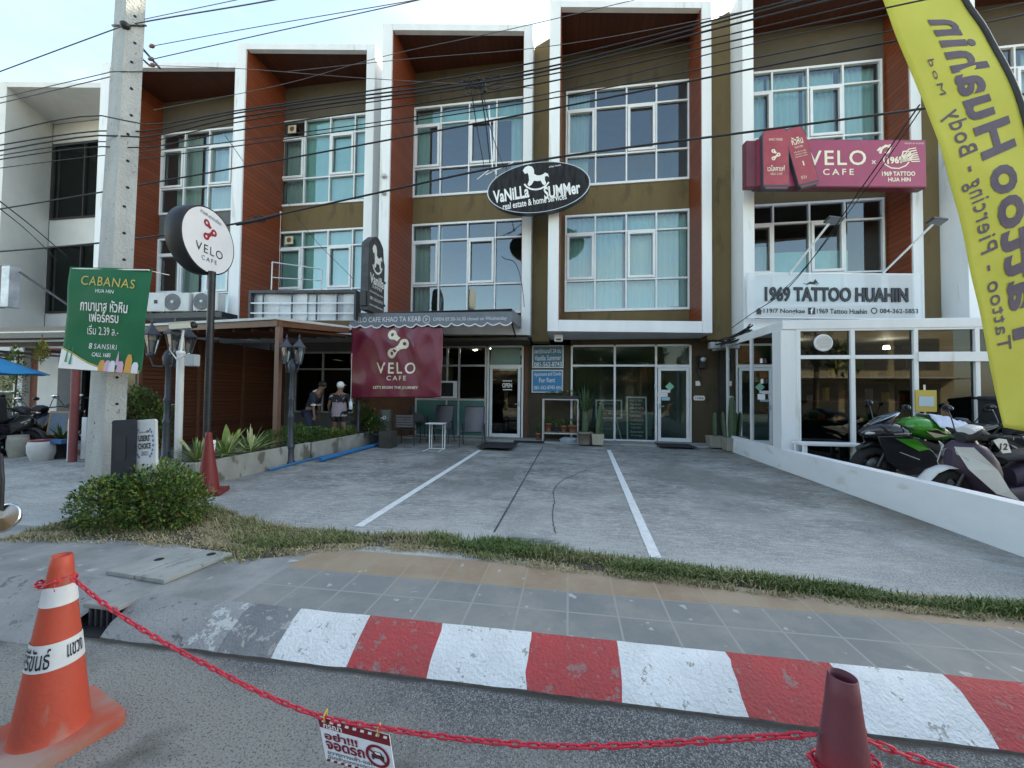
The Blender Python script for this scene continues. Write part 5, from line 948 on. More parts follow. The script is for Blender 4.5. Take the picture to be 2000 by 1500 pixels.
# camera pole
b = atP(346, 938); tp = atD(353, 690, 5.95)
t = thing('camera_pole', 'thin white pole with a bullet camera and grey junction box', 'camera pole', b)
q = MB(); q.tube([b+V((0, 0, -.02)), tp], [.052, .048], 12); q.lathe([(.052, -.02), (.06, 0), (.06, .03), (.02, .04)], tp, 12); q.tube([tp, tp+V((.03, 0, .36))], .017, 8); q.build('pole', WHITE, t)
c = tp+V((.06, -.02, .42)); Mc = MX.Translation(c) @ MX.Rotation(.5, 4, 'Z') @ MX.Rotation(-.16, 4, 'Y')
q = MB(Mc); q.box((-.17, -.05, -.045), (.10, .05, .05)); q.box((-.16, -.058, .05), (.15, .058, .062)); q.build('camera_body', mat('ivory_plastic', (.55, .54, .46), rough=.45), t, bevel=.012)
q = MB(Mc); q.lathe([(.044, 0), (.044, .06), (.03, .065)], (.10, 0, 0), 14, 0, MX.Rotation(pi/2, 4, 'Y')); q.build('lens', BLACK, t)
q = MB(); bx = atD(376, 704, 5.85); q.box((bx.x-.085, bx.y-.05, bx.z-.09), (bx.x+.085, bx.y+.05, bx.z+.09)); q.build('junction_box', mat('grey_plastic', (.33, .36, .38), rough=.5), t, bevel=.012)
q = MB(); q.tube([c-Mc.to_3x3() @ V((.17, 0, 0)), tp+V((-.13, -.06, .35)), tp+V((-.13, -.06, .05)), tp+V((0, -.06, -.1)), bx+V((0, -.05, .1))], .009, 6); q.build('lead', WHITE, t)
# ================================================================ road cones, chain, notice
def conem(name, a, b, dust): return mat(name, a, b, 5, .55, c3=dust, s3=10, t3=.61, w3=.08, bump=.12, bscale=40, stretch=(1, 1, .35))
CO = conem('orange_cone_plastic', (.47, .066, .036), (.40, .066, .042), (.36, .13, .10)); CR = conem('dark_red_cone_plastic', (.21, .022, .034), (.27, .016, .03), (.25, .10, .10)); _n = CR.node_tree; _b = _n.nodes['Principled BSDF']; _src = _b.inputs['Base Color'].links[0].from_socket; _tc2 = _n.nodes.new('ShaderNodeTexCoord'); _sx = _n.nodes.new('ShaderNodeSeparateXYZ'); _mr = _n.nodes.new('ShaderNodeMapRange'); _mr.inputs[1].default_value = .56; _mr.inputs[2].default_value = .66; _mr.inputs[4].default_value = .85; _mx = _n.nodes.new('ShaderNodeMix'); _mx.data_type = 'RGBA'; _mx.inputs[7].default_value = (.115, .035, .05, 1)
for a_, b_ in ((_tc2.outputs['Object'], _sx.inputs[0]), (_sx.outputs[2], _mr.inputs[0]), (_mr.outputs[0], _mx.inputs[0]), (_src, _mx.inputs[6]), (_mx.outputs[2], _b.inputs['Base Color'])): _n.links.new(a_, b_)      # sun-faded collar
CD = conem('red_cone_plastic', (.20, .022, .02), (.16, .022, .022), (.25, .07, .06))
CBASE = mat('dusty_orange_base', (.42, .085, .05), (.36, .15, .115), 4, .7, lo=.42, hi=.6, c3=(.30, .21, .18), s3=3, t3=.52)
REFL = mat('reflective_white', (.62, .65, .68), (.52, .54, .57), 7, .35)
def cone(label, loc, m, mb, bands, rz=0, tilt=(0, 0), sc=1.0, texts=()):
    t = thing('traffic_cone', label, 'traffic cone', loc, 'traffic cones'); M0 = MX.Translation(loc) @ MX.Rotation(tilt[0], 4, 'X') @ MX.Rotation(tilt[1], 4, 'Y') @ MX.Rotation(rz, 4, 'Z') @ MX.Scale(sc, 4)
    rad = lambda z: lerp(.126, .035, (z-.045)/(.80-.045))
    q = MB(M0); q.lathe([(.138, .04), (.130, .05)]+[(rad(z), z) for z in [.06+.7*i/14 for i in range(15)]]+[(.040, .765), (.034, .82), (.031, .822), (.028, .80), (.045, .6)], n=36, caps=False); q.build('cone_body', m, t)
    q = MB(M0); q.prism(rr(-.195, -.195, .195, .195, .04), .005, .052); q.build('base', mb, t, bevel=.012)
    for z0, z1 in bands: q = MB(M0); q.lathe([(rad(z)+.0025, z) for z in (z0, lerp(z0, z1, .5), z1)], n=36, caps=False); q.build('reflective_band', REFL, t)
    if texts:
        q = MB(M0)
        for s_, a0, a1, z0, z1 in texts:
            vs, fs, xa, xb, ya, yb_ = _text(s_, 1.0, .012); q.add([((rad(zz)+.005)*cos(aa), (rad(zz)+.005)*sin(aa), zz) for aa, zz in ((lerp(a0, a1, (p[0]-xa)/(xb-xa)), lerp(z0, z1, (p[1]-ya)/(yb_-ya))) for p in vs)], fs)
        q.build('lettering', INK, t)
    return t, M0
l1 = atZ(92, 1432, .0); 
l1 = atD(98, 1432, 1.80); l1.z = 0
cone('big orange cone with two white bands at the front left', l1, CO, CBASE, [(.612, .695), (.352, .462)], -.288, (0, .03), 1.02, [('คีรีขันธ์', -1.75, -.45, .365, .45), ('แขวง', .12, .85, .385, .44)])
l2 = atD(1648, 1500, 1.10); l2.z = 0
cone('dark red cone without bands at the front right', l2, CR, CR, [], .3, (0, 0), 1.0)
l3 = atP(398, 962); l3 = atD(407, 958, 5.45); l3.z = zpad(l3.y)
cone('red cone behind the shrub at the foot of the round sign', l3, CD, CD, [], .5, (0, -.03), 1.05)
CH = mat('red_chain_plastic', (.50, .022, .05), (.56, .03, .06), 9, .4)
def link(mb, c, d, side, L=.041, W=.018, r=.0036):
    d = d.normalized(); s_ = side.normalized(); pts = []
    for i in range(14):
        a = 2*pi*i/14; e = (L/2-W/2); pts.append(c+d*(e*(1 if cos(a) > 0 else -1)+W/2*cos(a))+s_*(W/2*sin(a)))
    mb.tube(pts, r, 6, closed=True)
A = V((l1.x, l1.y)); B = V((l2.x, l2.y)); yaw = math.atan2(B.y-A.y, B.x-A.x); plc = Plane(V((A.x, A.y, .5)), yaw)
PX = [(146, 1133), (200, 1177), (300, 1243), (400, 1297), (520, 1358), (630, 1400), (760, 1424), (900, 1443), (1100, 1458), (1300, 1452), (1450, 1442), (1596, 1434)]
curve = []
for a_, b_ in zip(PX, PX[1:]):
    for k in range(8): curve.append((lerp(a_[0], b_[0], k/8), lerp(a_[1], b_[1], k/8)))
curve = [plc.M @ V((*plc.uv(*p), 0)) for p in hermite(PX, 200)]
def chainpath(mb, pts, pitch=.0325):
    pts = [V(p) for p in pts]; L = [0]
    for a_, b_ in zip(pts, pts[1:]): L.append(L[-1]+(b_-a_).length)
    s_ = 0; i = 0; k = 0
    while s_ < L[-1]:
        while i < len(L)-2 and L[i+1] < s_: i += 1
        tt = (s_-L[i])/max(L[i+1]-L[i], 1e-6); p = pts[i].lerp(pts[i+1], tt); d = (pts[i+1]-pts[i]).normalized()
        sd = d.cross(V((0, 0, 1))); sd.normalize(); up = sd.cross(d); an = (pi/2-.2 if k % 2 else .25)+.22*sin(k*.7); link(mb, p, d, sd*cos(an)+up*sin(an)); s_ += pitch; k += 1
q = MB(); chainpath(q, curve)
for l_, zz, rr_ in ((l1, .715, .052), (l2, .575, .067)):
    chainpath(q, [l_+V((rr_*cos(a)*1.08, rr_*sin(a)*1.08, zz+.012*sin(a*2+1)+.02*cos(a+.6))) for a in [2*pi*i/40 for i in range(41)]])
    chainpath(q, [l_+V((.052-.006*k, -.03, zz-.01+.025*k)) for k in range(3)])
R0 = V((l2.x+.075, l2.y-.01, .575)); P1 = [(1702, 1448), (1750, 1468), (1800, 1485), (1860, 1503), (1960, 1530)]; pr_ = Plane(R0, yaw-.1); chainpath(q, [pr_.M @ V((*pr_.uv(*p), 0)) for p in hermite(P1, 60)])
q.build('chain', CH, label='red plastic chain slung between the two front cones', cat='chain')
# notice hanging on the chain
pl = Plane(plc.M @ V((*plc.uv(692, 1418), 0)), yaw, -.30); t = thing('parking_notice', 'red and white no-parking notice hanging from the red chain', 'notice', pl.M @ V((0, 0, 0)))
C4 = [V(p) for p in ((621, 1399), (760, 1436), (773, 1522), (637, 1485))]; NP = lambda s_, t_: pl.uv(*C4[0].lerp(C4[1], s_).lerp(C4[3].lerp(C4[2], s_), t_))
q = MB(pl.M); q.prism([NP(0, 0), NP(0, 1), NP(1, 1), NP(1, 0)], -.004, 0); q.build('sheet', mat('white_card', (.68, .70, .74), (.62, .64, .68), 8, .4), t)
q = MB(pl.M); MR = mat('maroon_print', (.17, .006, .018))
g = lambda *pp: [NP(*p) for p in pp]
q.flat(g((0, 0), (0, .235), (.62, .245), (1, .25), (1, 0)), .001, 1)
for k in range(9): q.flat(g((.06+.108*k, .035), (.045+.108*k, .10), (.095+.108*k, .10), (.11+.108*k, .035)), .002, 0)
for k in range(10): q.flat(g((.03+.1*k, .94), (.01+.1*k, 1.0), (.06+.1*k, 1.0), (.08+.1*k, .94)), .002, 1)
def ntext(s_, x0, y0, x1, y1, mi, **k):
    vs, fs, xa, xb, ya, yb_ = _text(s_, 1.0, k.get('bold', 0)); q.add([(*NP(lerp(x0, x1, (p[0]-xa)/(xb-xa)), lerp(y1, y0, (p[1]-ya)/(yb_-ya))), .0025) for p in vs], fs, mi)
ntext('กรุณา', .06, .125, .32, .26, 0, bold=.02); ntext('อย่า!!!', .05, .285, .52, .48, 1, bold=.035); ntext('จอดรถ', .05, .51, .60, .70, 1, bold=.035); ntext('ขวางทางเข้า-ออก', .05, .72, .72, .82, 2, bold=.012); ntext('มีรถเข้าออกตลอดเวลา', .05, .83, .72, .92, 2, bold=.012)
rg = lambda ro, ri, n=30: ([(*NP(.79+.17*r*cos(2*pi*i/n), .56+.26*r*sin(2*pi*i/n)), .003) for r in (ro, ri) for i in range(n)], [((i+1) % n, i, n+i, n+(i+1) % n) for i in range(n)])
q.add(*rg(1, .76), 1); q.flat(g((.68, .40), (.655, .43), (.90, .72), (.925, .69)), .0035, 1)
q.flat(g((.70, .62), (.70, .54), (.725, .53), (.745, .46), (.84, .46), (.86, .53), (.88, .54), (.88, .62)), .0025, 2); q.flat(g((.705, .62), (.705, .655), (.735, .655), (.735, .62)), .0026, 2); q.flat(g((.845, .62), (.845, .655), (.875, .655), (.875, .62)), .0026, 2); q.flat(g((.745, .525), (.755, .475), (.83, .475), (.84, .525)), .0028, 0)
q.build('lettering', [SIGNW, MR, INK], t)
q = MB(); 
for s_ in (.1, .85): a = pl.M @ V((*NP(s_, .03), 0)); q.tube([a+V((0, -.004, -.005)), a+V((0, -.012, .02)), a+V((0, .01, .03)), a+V((0, .008, 0))], .003, 5)
q.build('tie', mat('yellow_tie', (.55, .40, .06)), t)
# ================================================================ pavement furniture in the ground
SLAB = mat('pale_cover_slab', (.24, .25, .235), (.33, .335, .315), 3, .85, bump=.3, bscale=60, c3=(.2, .2, .19), s3=9, t3=.62)
t = thing('drain_cover', 'pair of loose concrete drain slabs with lifting holes in the pavement', 'drain cover', atZ(330, 1100, .15))
c = [atZ(u, v, .185) for u, v in ((205, 1114), (322, 1133), (456, 1079), (352, 1067))]
for k in range(2):
    a, b, d, e = (c[0].lerp(c[1], k*.5+.012), c[0].lerp(c[1], k*.5+.488), c[3].lerp(c[2], k*.5+.488), c[3].lerp(c[2], k*.5+.012)); q = MB(); dn = V((0, 0, -.034)); q.hexa([a+dn, b+dn, d+dn, e+dn, a, b, d, e])
    for tt in ((.5, .35), (.5, .86))[k:2] if k else ((.5, .5),):
        m_ = a.lerp(b, tt[0]).lerp(e.lerp(d, tt[0]), tt[1]); q.lathe([(.035, .0), (.03, .0025), (.0, .0025)], m_, 14, 1, caps=False)
    q.build('slab', [SLAB, HM], t, bevel=.006)
g0 = atZ(146, 1200, .02).x; t = thing('storm_drain', 'dark kerb drain inlet with a rusty grate behind the orange cone', 'drain', (-3.25, 2.3, 0))
q = MB(); q.box((-3.25, 2.36, -.02), (-2.98, 2.39, .145)); q.box((-3.25, 2.1, -.015), (-2.98, 2.37, .004)); q.build('inlet', HM, t)
for k in range(5): q = MB(); q.box((-3.22+.048*k, 2.20, .004), (-3.205+.048*k, 2.225, .118)); q.build('grate_bar', DGREY, t)
q = MB(); q.box((-3.26, 2.19, .118), (-2.97, 2.40, .1535)); q.build('lintel', CONC, t, bevel=.01)
def rock(mb, c, r, sd):
    n = 12; k = 6; R = random.Random(sd); vs = []
    for i in range(k+1):
        for j in range(n):
            d = V((sin(pi*i/k)*cos(2*pi*j/n), sin(pi*i/k)*sin(2*pi*j/n), cos(pi*i/k))); f = 1+.25*NZ.noise(d*1.6+V((sd, 0, 0))); vs.append(V(c)+V((d.x*r[0], d.y*r[1], max(-.5, min(.8, d.z))*r[2]))*f)
    mb.add(vs, [((i+1)*n+j, (i+1)*n+(j+1) % n, i*n+(j+1) % n, i*n+j) for i in range(k) for j in range(n)])
for (u, v), r, lab in (((1025, 1052), (.20, .055, .05), 'long broken concrete chunk in the grass edge'), ((1076, 1056), (.10, .05, .045), 'short broken concrete chunk in the grass edge')):
    q = MB(); p = atZ(u, v, .17); rock(q, p, r, len(lab)); q.build('concrete_chunk', SLAB, label=lab, cat='rubble', group='broken kerb pieces')
# pipes lying along the planter
PB = mat('blue_pipe_plastic', (.02, .15, .36), (.03, .18, .40), 8, .4); PBE = mat('beige_pipe_plastic', (.42, .37, .27), (.36, .31, .22), 6, .5)
def lying(pts, r, name, m, lab): 
    q = MB(); q.tube([atP(*p)+V((0, 0, r+.004)) for p in pts], r, 10); q.build(name, m, label=lab, cat='pipe', group='pipes beside the planter')
lying([(626, 903), (690, 884), (760, 866)], .045, 'blue_pipe', PB, 'thicker short blue pipe lying beside the planter')
lying([(525, 921), (600, 901), (680, 884), (745, 866)], .022, 'blue_pipe', PB, 'thin long blue pipe lying beside the planter')
lying([(430, 938), (520, 915), (600, 893), (700, 868)], .026, 'beige_pipe', PBE, 'long beige pipe laid against the foot of the planter')
# ================================================================ plants
def leafm(name, a, b, sc=9): 
    m = mat(name, a, b, sc, .5, spec=.3, lo=.3, hi=.7); return m
LG = [leafm('leaf_green_mid', (.055, .12, .025), (.085, .165, .035)), leafm('leaf_green_dark', (.025, .06, .016), (.04, .085, .024)), leafm('leaf_green_light', (.14, .20, .04), (.20, .25, .055)), leafm('leaf_rusty', (.10, .06, .025), (.14, .09, .04))]
STEM = mat('stem_brown', (.08, .06, .035), (.12, .09, .05), 10, .8)
def leaf(mb, p, d, L, W, mi, R, curl=.25):
    d = d.normalized(); s_ = d.cross(V((R.uniform(-.4, .4), R.uniform(-.4, .4), 1)))
    if s_.length < .05: s_ = d.cross(V((1, 0, 0)))
    s_.normalize(); n = s_.cross(d); m_ = p+d*L*.5+n*L*.06
    mb.add([p, m_-s_*W/2+n*W*curl, p+d*L-n*L*.12, m_+s_*W/2+n*W*curl, m_], [(0, 4, 2, 1), (0, 3, 2, 4)], mi)
def foliage(mb, blobs, n, L, R, mix=(5, 4, 2, 1), surf=.55, updir=.5):
    tot = sum(b[1][0]*b[1][1]*b[1][2] for b in blobs)
    for c, r in blobs:
        c = V(c); k = int(n*r[0]*r[1]*r[2]/tot)
        for _ in range(k):
            d = V((R.gauss(0, 1), R.gauss(0, 1), R.gauss(0, 1))).normalized(); f = R.random()**(1/3)*(1-surf)+surf if R.random() < .8 else R.random()
            f *= 1+.28*NZ.noise(d*2.3+c*3); p = c+V((d.x*r[0], d.y*r[1], d.z*r[2]))*f
            dd = d*.8+V((R.uniform(-.8, .8), R.uniform(-.8, .8), R.uniform(-.2, .9)+updir*.3)); l = L*R.uniform(.6, 1.25)
            leaf(mb, p, dd, l, l*R.uniform(.38, .55), R.choices(range(4), mix)[0], R)
def shrub(name, label, base, blobs, n, L, seed, mix=(5, 4, 2, 1), stems=7, cat='shrub', group=None, mats=None):
    R = random.Random(seed); t = thing(name, label, cat, base, group); b = V(base)
    q = MB(); bl = [(b+V(c), r) for c, r in blobs]; foliage(q, bl, n, L, R, mix); q.build('foliage', mats or LG, t)
    q = MB()
    for k in range(stems):
        c, r = R.choice(bl); e = c+V((R.uniform(-.6, .6)*r[0], R.uniform(-.6, .6)*r[1], R.uniform(.1, .8)*r[2])); s_ = b+V(((e.x-b.x)*.5+R.uniform(-.05, .05), (e.y-b.y)*.5, .0)); q.tube([s_, s_.lerp(e, .5)+V((R.uniform(-.04, .04), R.uniform(-.04, .04), .02)), e], [.010, .007, .003], 5)
    q.build('stem', STEM, t); return t
sb = atD(272, 1015, 4.15); sb.z = .15
k = 4.15/750
shrub('shrub', 'low leafy green shrub around the foot of the concrete pole', sb, [((-.42, -.05, .22), (.25, .26, .27)), ((-.16, -.10, .22), (.30, .27, .30)), ((.14, .0, .27), (.30, .27, .32)), ((.42, .06, .27), (.27, .26, .31)), ((.0, .22, .36), (.42, .22, .27)), ((-.26, .1, .38), (.24, .19, .17)), ((.56, .10, .2), (.14, .16, .2)), ((.33, .0, .52), (.10, .1, .16)), ((-.05, .05, .5), (.12, .12, .14))], 9000, .052, 4, (5, 2.2, 4.5, .8), 26)
bb = atD(262, 880, 7.6); bb.z = .17
shrub('shrub', 'dark bush with reddish leaves behind the concrete pole', bb, [((.0, 0, .95), (.42, .35, .5)), ((.35, .1, .8), (.35, .3, .42)), ((-.3, .1, .7), (.35, .3, .5)), ((.15, 0, 1.25), (.25, .2, .25))], 3600, .09, 9, (2, 4, .7, 2), 9)
# grass along the edge of the pavement: nobody could count it
NEAR = [(-40, 1062), (40, 1062), (200, 1062), (330, 1070), (440, 1102), (520, 1098), (600, 1082), (700, 1074), (850, 1082), (1000, 1104), (1200, 1130), (1400, 1152), (1700, 1190), (2000, 1222), (2200, 1245)]
FAR = [(-40, 1050), (40, 1036), (150, 1012), (300, 1000), (420, 985), (520, 1022), (700, 1042), (850, 1046), (1000, 1060), (1200, 1092), (1400, 1118), (1700, 1156), (2000, 1190), (2200, 1212)]
def at_u(P, u):
    for a, b in zip(P, P[1:]):
        if a[0] <= u <= b[0]: return lerp(a[1], b[1], (u-a[0])/(b[0]-a[0]))
    return P[-1][1]
R = random.Random(21); q = MB(); vs = []; fs = []; ms = []
near_y = [atZ(*p, .152) for p in NEAR]; far_y = [atZ(*p, .152) for p in FAR]
def yat(P, x):
    for a, b in zip(P, P[1:]):
        if a.x <= x <= b.x: return lerp(a.y, b.y, (x-a.x)/(b.x-a.x))
    return P[-1].y if x > P[-1].x else P[0].y
cnt = 0; xlo, xhi = near_y[0].x, 4.15
while cnt < 52000:
    x = R.uniform(xlo, xhi); a, b = yat(near_y, x), yat(far_y, x); tt = R.random(); y = lerp(a, b, tt)
    pn = NZ.noise(V((x*1.7, y*3, 0))); dens = min(1, tt*2.6+.1, (1-tt)*4+.12)*max(.06, .62+1.15*NZ.noise(V((x*2.6, y*4, 3)))+.3*pn)
    if R.random() > dens: continue
    cnt += 1; dry = NZ.noise(V((x*.9, y*1.6, 7)))+(.45 if x < -1.4 else .16)+(.42 if tt < .35 else -.06)+R.uniform(-.35, .35)
    h = R.uniform(.022, .075)*(1.15 if tt > .4 else .75)*(1+.5*pn)*(.6 if dry > .4 else 1); ang = R.uniform(0, 2*pi); ln = R.uniform(.2, 1.2)*(1.6 if dry > .35 else 1); dx, dy = cos(ang)*h*ln, sin(ang)*h*ln-.01
    wd = R.uniform(.0022, .0048); sx_, sy_ = -sin(ang)*wd, cos(ang)*wd; z = .150; o = len(vs)
    vs += [(x-sx_, y-sy_, z), (x+sx_, y+sy_, z), (x+dx*.45+sx_*.8, y+dy*.45+sy_*.8, z+h*.75), (x+dx*.45-sx_*.8, y+dy*.45-sy_*.8, z+h*.75), (x+dx, y+dy, z+h*(1 if ln < .9 else .7))]
    fs += [(o, o+1, o+2, o+3), (o+3, o+2, o+4)]; mi = 2 if dry > .38 else (1 if dry > .12 else (0 if R.random() < .6 else 3)); ms += [mi, mi]
me = bpy.data.meshes.new('grass'); me.from_pydata(vs, [], fs); me.polygons.foreach_set('material_index', ms)
for m_ in (leafm('grass_green', (.11, .17, .055), (.16, .225, .075), 2), leafm('grass_olive', (.17, .18, .075), (.23, .23, .10), 2), leafm('grass_straw', (.36, .30, .17), (.46, .39, .24), 3), leafm('grass_deep', (.07, .12, .04), (.10, .155, .05), 2)): me.materials.append(m_)
go = bpy.data.objects.new('grass', me); COL.objects.link(go); go['kind'] = 'stuff'; go['label'] = 'green and straw coloured grass growing along the pavement edge'
q = MB(); nn = 60
soil = [];
for i in range(nn+1): x = lerp(xlo, 5.0, i/nn); a, b = yat(near_y, x), yat(far_y, x); w_ = .05*NZ.noise(V((x*3, 0, 1))); soil.append((x, a+.10+w_, b-.05+w_*.5))
q.add([p for x, a, b in soil for p in ((x, a, .1535), (x, b, .1545 if b < 3.6 else zpad(b)+.004))], [(2*i, 2*i+2, 2*i+3, 2*i+1) for i in range(nn)]); st(q, 'soil', mat('dark_soil', (.055, .05, .035), (.10, .085, .055), 9, .95, bump=.5, bscale=40))
# planter
PLC = mat('mossy_concrete', (.24, .235, .21), (.34, .335, .31), 2.5, .85, bump=.35, bscale=40, c3=(.13, .125, .10), s3=4, t3=.56, stretch=(1, 1, .6))
px = -5.45; t = thing('planter', 'long weathered concrete planter running beside the forecourt', 'planter', (px-.35, 7.6, .15))
q = MB(); q.box((px-.07, 4.95, .12), (px, 7.5, .535)); q.box((px-.07, 7.56, .12), (px-.004, 10.1, .52)); q.box((px-.70, 4.95, .12), (px-.07, 5.02, .53)); q.box((px-.77, 4.95, .12), (px-.701, 10.1, .53)); q.box((px-.7, 10.03, .12), (px-.07, 10.1, .52)); q.build('planter_wall', PLC, t, bevel=.012)
q = MB(); q.box((px-.7, 5.02, .12), (px-.07, 10.03, .46)); q.build('planter_soil', mat('planter_earth', (.05, .04, .028), (.08, .065, .045), 12, .95, bump=.5), t)
def spiky(name, label, base, n, L, W, seed, mats, spread=.9, group=None, cat='plant', droop=.35):
    R = random.Random(seed); t = thing(name, label, cat, base, group); b = V(base); q = MB()
    for k_ in range(n):
        a = R.uniform(0, 2*pi); sp = R.uniform(.15, spread); l = L*R.uniform(.6, 1.1); d = V((cos(a)*sp, sin(a)*sp, 1)).normalized(); s_ = V((-sin(a), cos(a), 0)); pts = []
        for i in range(7):
            f = i/6; p = b+d*l*f+V((cos(a), sin(a), 0))*l*droop*sp*f*f-V((0, 0, 1))*l*droop*sp*f*f*1.1; w_ = W*(sin(pi*min(1, .12+f*.9))**.7)*(1-f*.25)/2; pts += [p-s_*w_, p+s_*w_+V((0, 0, 0)), ]
        pts[-2:] = [(pts[-2]+pts[-1])/2, (pts[-2]+pts[-1])/2+V((0, 0, .001))]
        q.add(pts, [(2*i, 2*i+1, 2*i+3, 2*i+2) for i in range(6)], R.randrange(len(mats)), True)
    q.build('leaf_clump', mats, t); return t
VAR = [leafm('variegated_cream', (.40, .41, .20), (.50, .50, .27), 14), leafm('variegated_green', (.12, .22, .05), (.18, .28, .08), 14)]
GRN = [LG[0], LG[1]]
YG = [leafm('yellow_green_leaf', (.20, .27, .05), (.27, .33, .08), 6), LG[2]]
Rp = random.Random(2); nm = 'plants in the long planter'
for i, (y, lab) in enumerate(((5.25, 'spiky cream striped plant at the near end of the planter'), (5.75, 'second cream striped spiky plant from the near end of the planter'), (6.25, 'cream striped spiky plant just before the twin lantern post'))):
    spiky('spiky_plant', lab, (px-.3, y, .45), 42, .62, .042, 30+i, VAR, 1.15, nm)
spiky('broad_leaf_plant', 'tall plant with one broad pale leaf among the striped plants', (px-.42, 5.9, .45), 7, .62, .17, 40, YG, .5, nm)
spiky('broad_leaf_plant', 'broad leaved plant beside the pergola post', (px-.5, 6.6, .45), 14, .5, .09, 41, YG, .9, nm)
for i, (y, h, lab, mx_) in enumerate(((7.35, .26, 'dense green bush right behind the twin lantern post', (5, 4, 1.4, 0)), (8.0, .2, 'second dense green bush behind the twin lantern post', (5, 4, 1.4, 0)), (8.65, .14, 'pale flowering bush below the person in the patterned top', (3, 2, 5, .3)), (9.3, .14, 'thin pale bush at the far end of the planter', (4, 2, 4, .5)))):
    shrub('planter_bush', lab, (px-.36, y, .45), [((0, 0, h*.7), (.28, .36, h)), ((.02, .15, h*.9), (.2, .24, h*.9))], 1300, .06, 50+i, mx_, 6, 'bush', nm)
shrub('planter_bush', 'small green bush around the foot of the pergola post', (px-.4, 6.95, .45), [((0, 0, .16), (.26, .25, .22))], 700, .06, 60, (5, 3, 3, 0), 4, 'bush', nm)
# white cup-like pots at the near end
POTW = mat('white_pot', (.62, .63, .62), (.52, .53, .52), 5, .5)
for (u, v), lab, hh in (((424, 938), 'white plastic pot standing behind the red cone', .27),):
    p = atP(u, v); t = thing('plant_pot', lab, 'pot', p); q = MB(); q.lathe([(.075, 0), (.10, hh), (.11, hh), (.11, hh+.02), (.095, hh+.02), (.09, hh-.02), (.0, hh-.02)], p, 18, caps=False); q.build('pot', POTW, t)
    q = MB(); q.lathe([(.0, hh), (.09, hh)], p, 14, caps=False); q.build('pot_soil', STEM, t)
p = V((px-.1, 4.9, .17)); t = thing('paper_notice', 'crumpled white notice standing at the near end of the planter', 'notice', p)
q = MB(Plane(atD(411, 880, 6.0), PSI+.2, -.1).M); q.add([(-.06+.12*i/4, -.16+.32*j/5, .015*sin(i*1.7+j)) for j in range(6) for i in range(5)], [(j*5+i, j*5+i+1, j*5+i+6, j*5+i+5) for j in range(5) for i in range(4)], 0, True); q.box((-.045, -.02, .017), (.04, .02, .022), 1); q.box((-.04, .06, .02), (.045, .09, .024), 1); q.build('paper', [SIGNW, mat('pale_blue_print', (.3, .5, .62))], t, solid=.003)
# pots, cactus
TERR = mat('terracotta', (.24, .10, .06), (.30, .14, .085), 6, .8); PLB = mat('taupe_pot', (.20, .165, .14), (.24, .20, .17), 6, .6); CPOT = mat('concrete_pot', (.25, .235, .2), (.33, .31, .27), 4, .85, bump=.3)
CAC = mat('cactus_green', (.05, .085, .045), (.085, .12, .065), 9, .75); 
def pot(q, c, r0, r1, h, n=18): q.lathe([(r0, 0), (r1, h-.05), (r1*1.08, h-.05), (r1*1.08, h), (r1*.95, h), (r1*.93, h-.04), (0, h-.04)], c, n, caps=False)
def cactus(label, base, cols, potr, poth, sq=False, pm=None, grp='cacti in pots'):
    b = V(base); t = thing('potted_cactus', label, 'cactus', b, grp); q = MB()
    if sq: q.hexa([b+V(v) for v in ((-potr*.85, -potr*.85, 0), (potr*.85, -potr*.85, 0), (potr*.85, potr*.85, 0), (-potr*.85, potr*.85, 0), (-potr, -potr, poth), (potr, -potr, poth), (potr, potr, poth), (-potr, potr, poth))])
    else: pot(q, b, potr*.8, potr, poth)
    q.build('pot', pm or CPOT, t, bevel=.008)
    for dx, dy, h, r, ln in cols:
        q = MB(); k = 14; n = 20; vs = []
        for i in range(k+1):
            f = i/k; rr_ = r*.74*(.85+.25*sin(pi*min(1, f*1.15)))*(1 if f < .86 else math.sqrt(max(0, 1-((f-.86)/.14)**2))+.02)
            for j in range(n): a = 2*pi*j/n; ra = rr_*(1+.2*cos(a*5)); vs.append(b+V((dx+ln*f+ra*cos(a), dy+ra*sin(a), poth-.03+h*f)))
        q.add(vs, [(i*n+j, i*n+(j+1) % n, (i+1)*n+(j+1) % n, (i+1)*n+j) for i in range(k) for j in range(n)], 0, True); q.build('cactus_column', CAC, t)
gz = zpad(12)+.036
p = atZ(1397, 873, gz); cactus('short cactus in a concrete pot left of the tall pair', p, [(0, 0, .68, .07, .0)], .20, .30, True)
p = atZ(1430, 880, gz-.03); cactus('tall twin cactus in a concrete pot against the low wall', p, [(-.02, 0, 1.1, .085, .02), (-.16, .03, .7, .06, -.05), (.06, .05, .85, .06, .04)], .21, .34, True)
p = atZ(1167, 868, gz); cactus('leaning cactus in a square stone pot before the glass', p, [(.0, 0, .85, .09, .08), (.06, .03, .5, .05, .05)], .17, .29, True, mat('stone_pot', (.36, .32, .24), (.42, .38, .30), 5, .8))
p = atZ(1142, 867, gz); t = spiky('potted_succulent', 'tall dark spiky succulent in a round taupe pot', p+V((0, 0, .75)), 22, .95, .05, 70, [LG[1], CAC], .55, None, 'plant', .15)
q = MB(); pot(q, p, .17, .21, .34); q.build('pot', PLB, t); q = MB(); q.tube([p+V((0, 0, .3)), p+V((.02, 0, .6)), p+V((0, 0, 1.0))], [.085, .10, .07], 10); q.build('trunk', CAC, t)
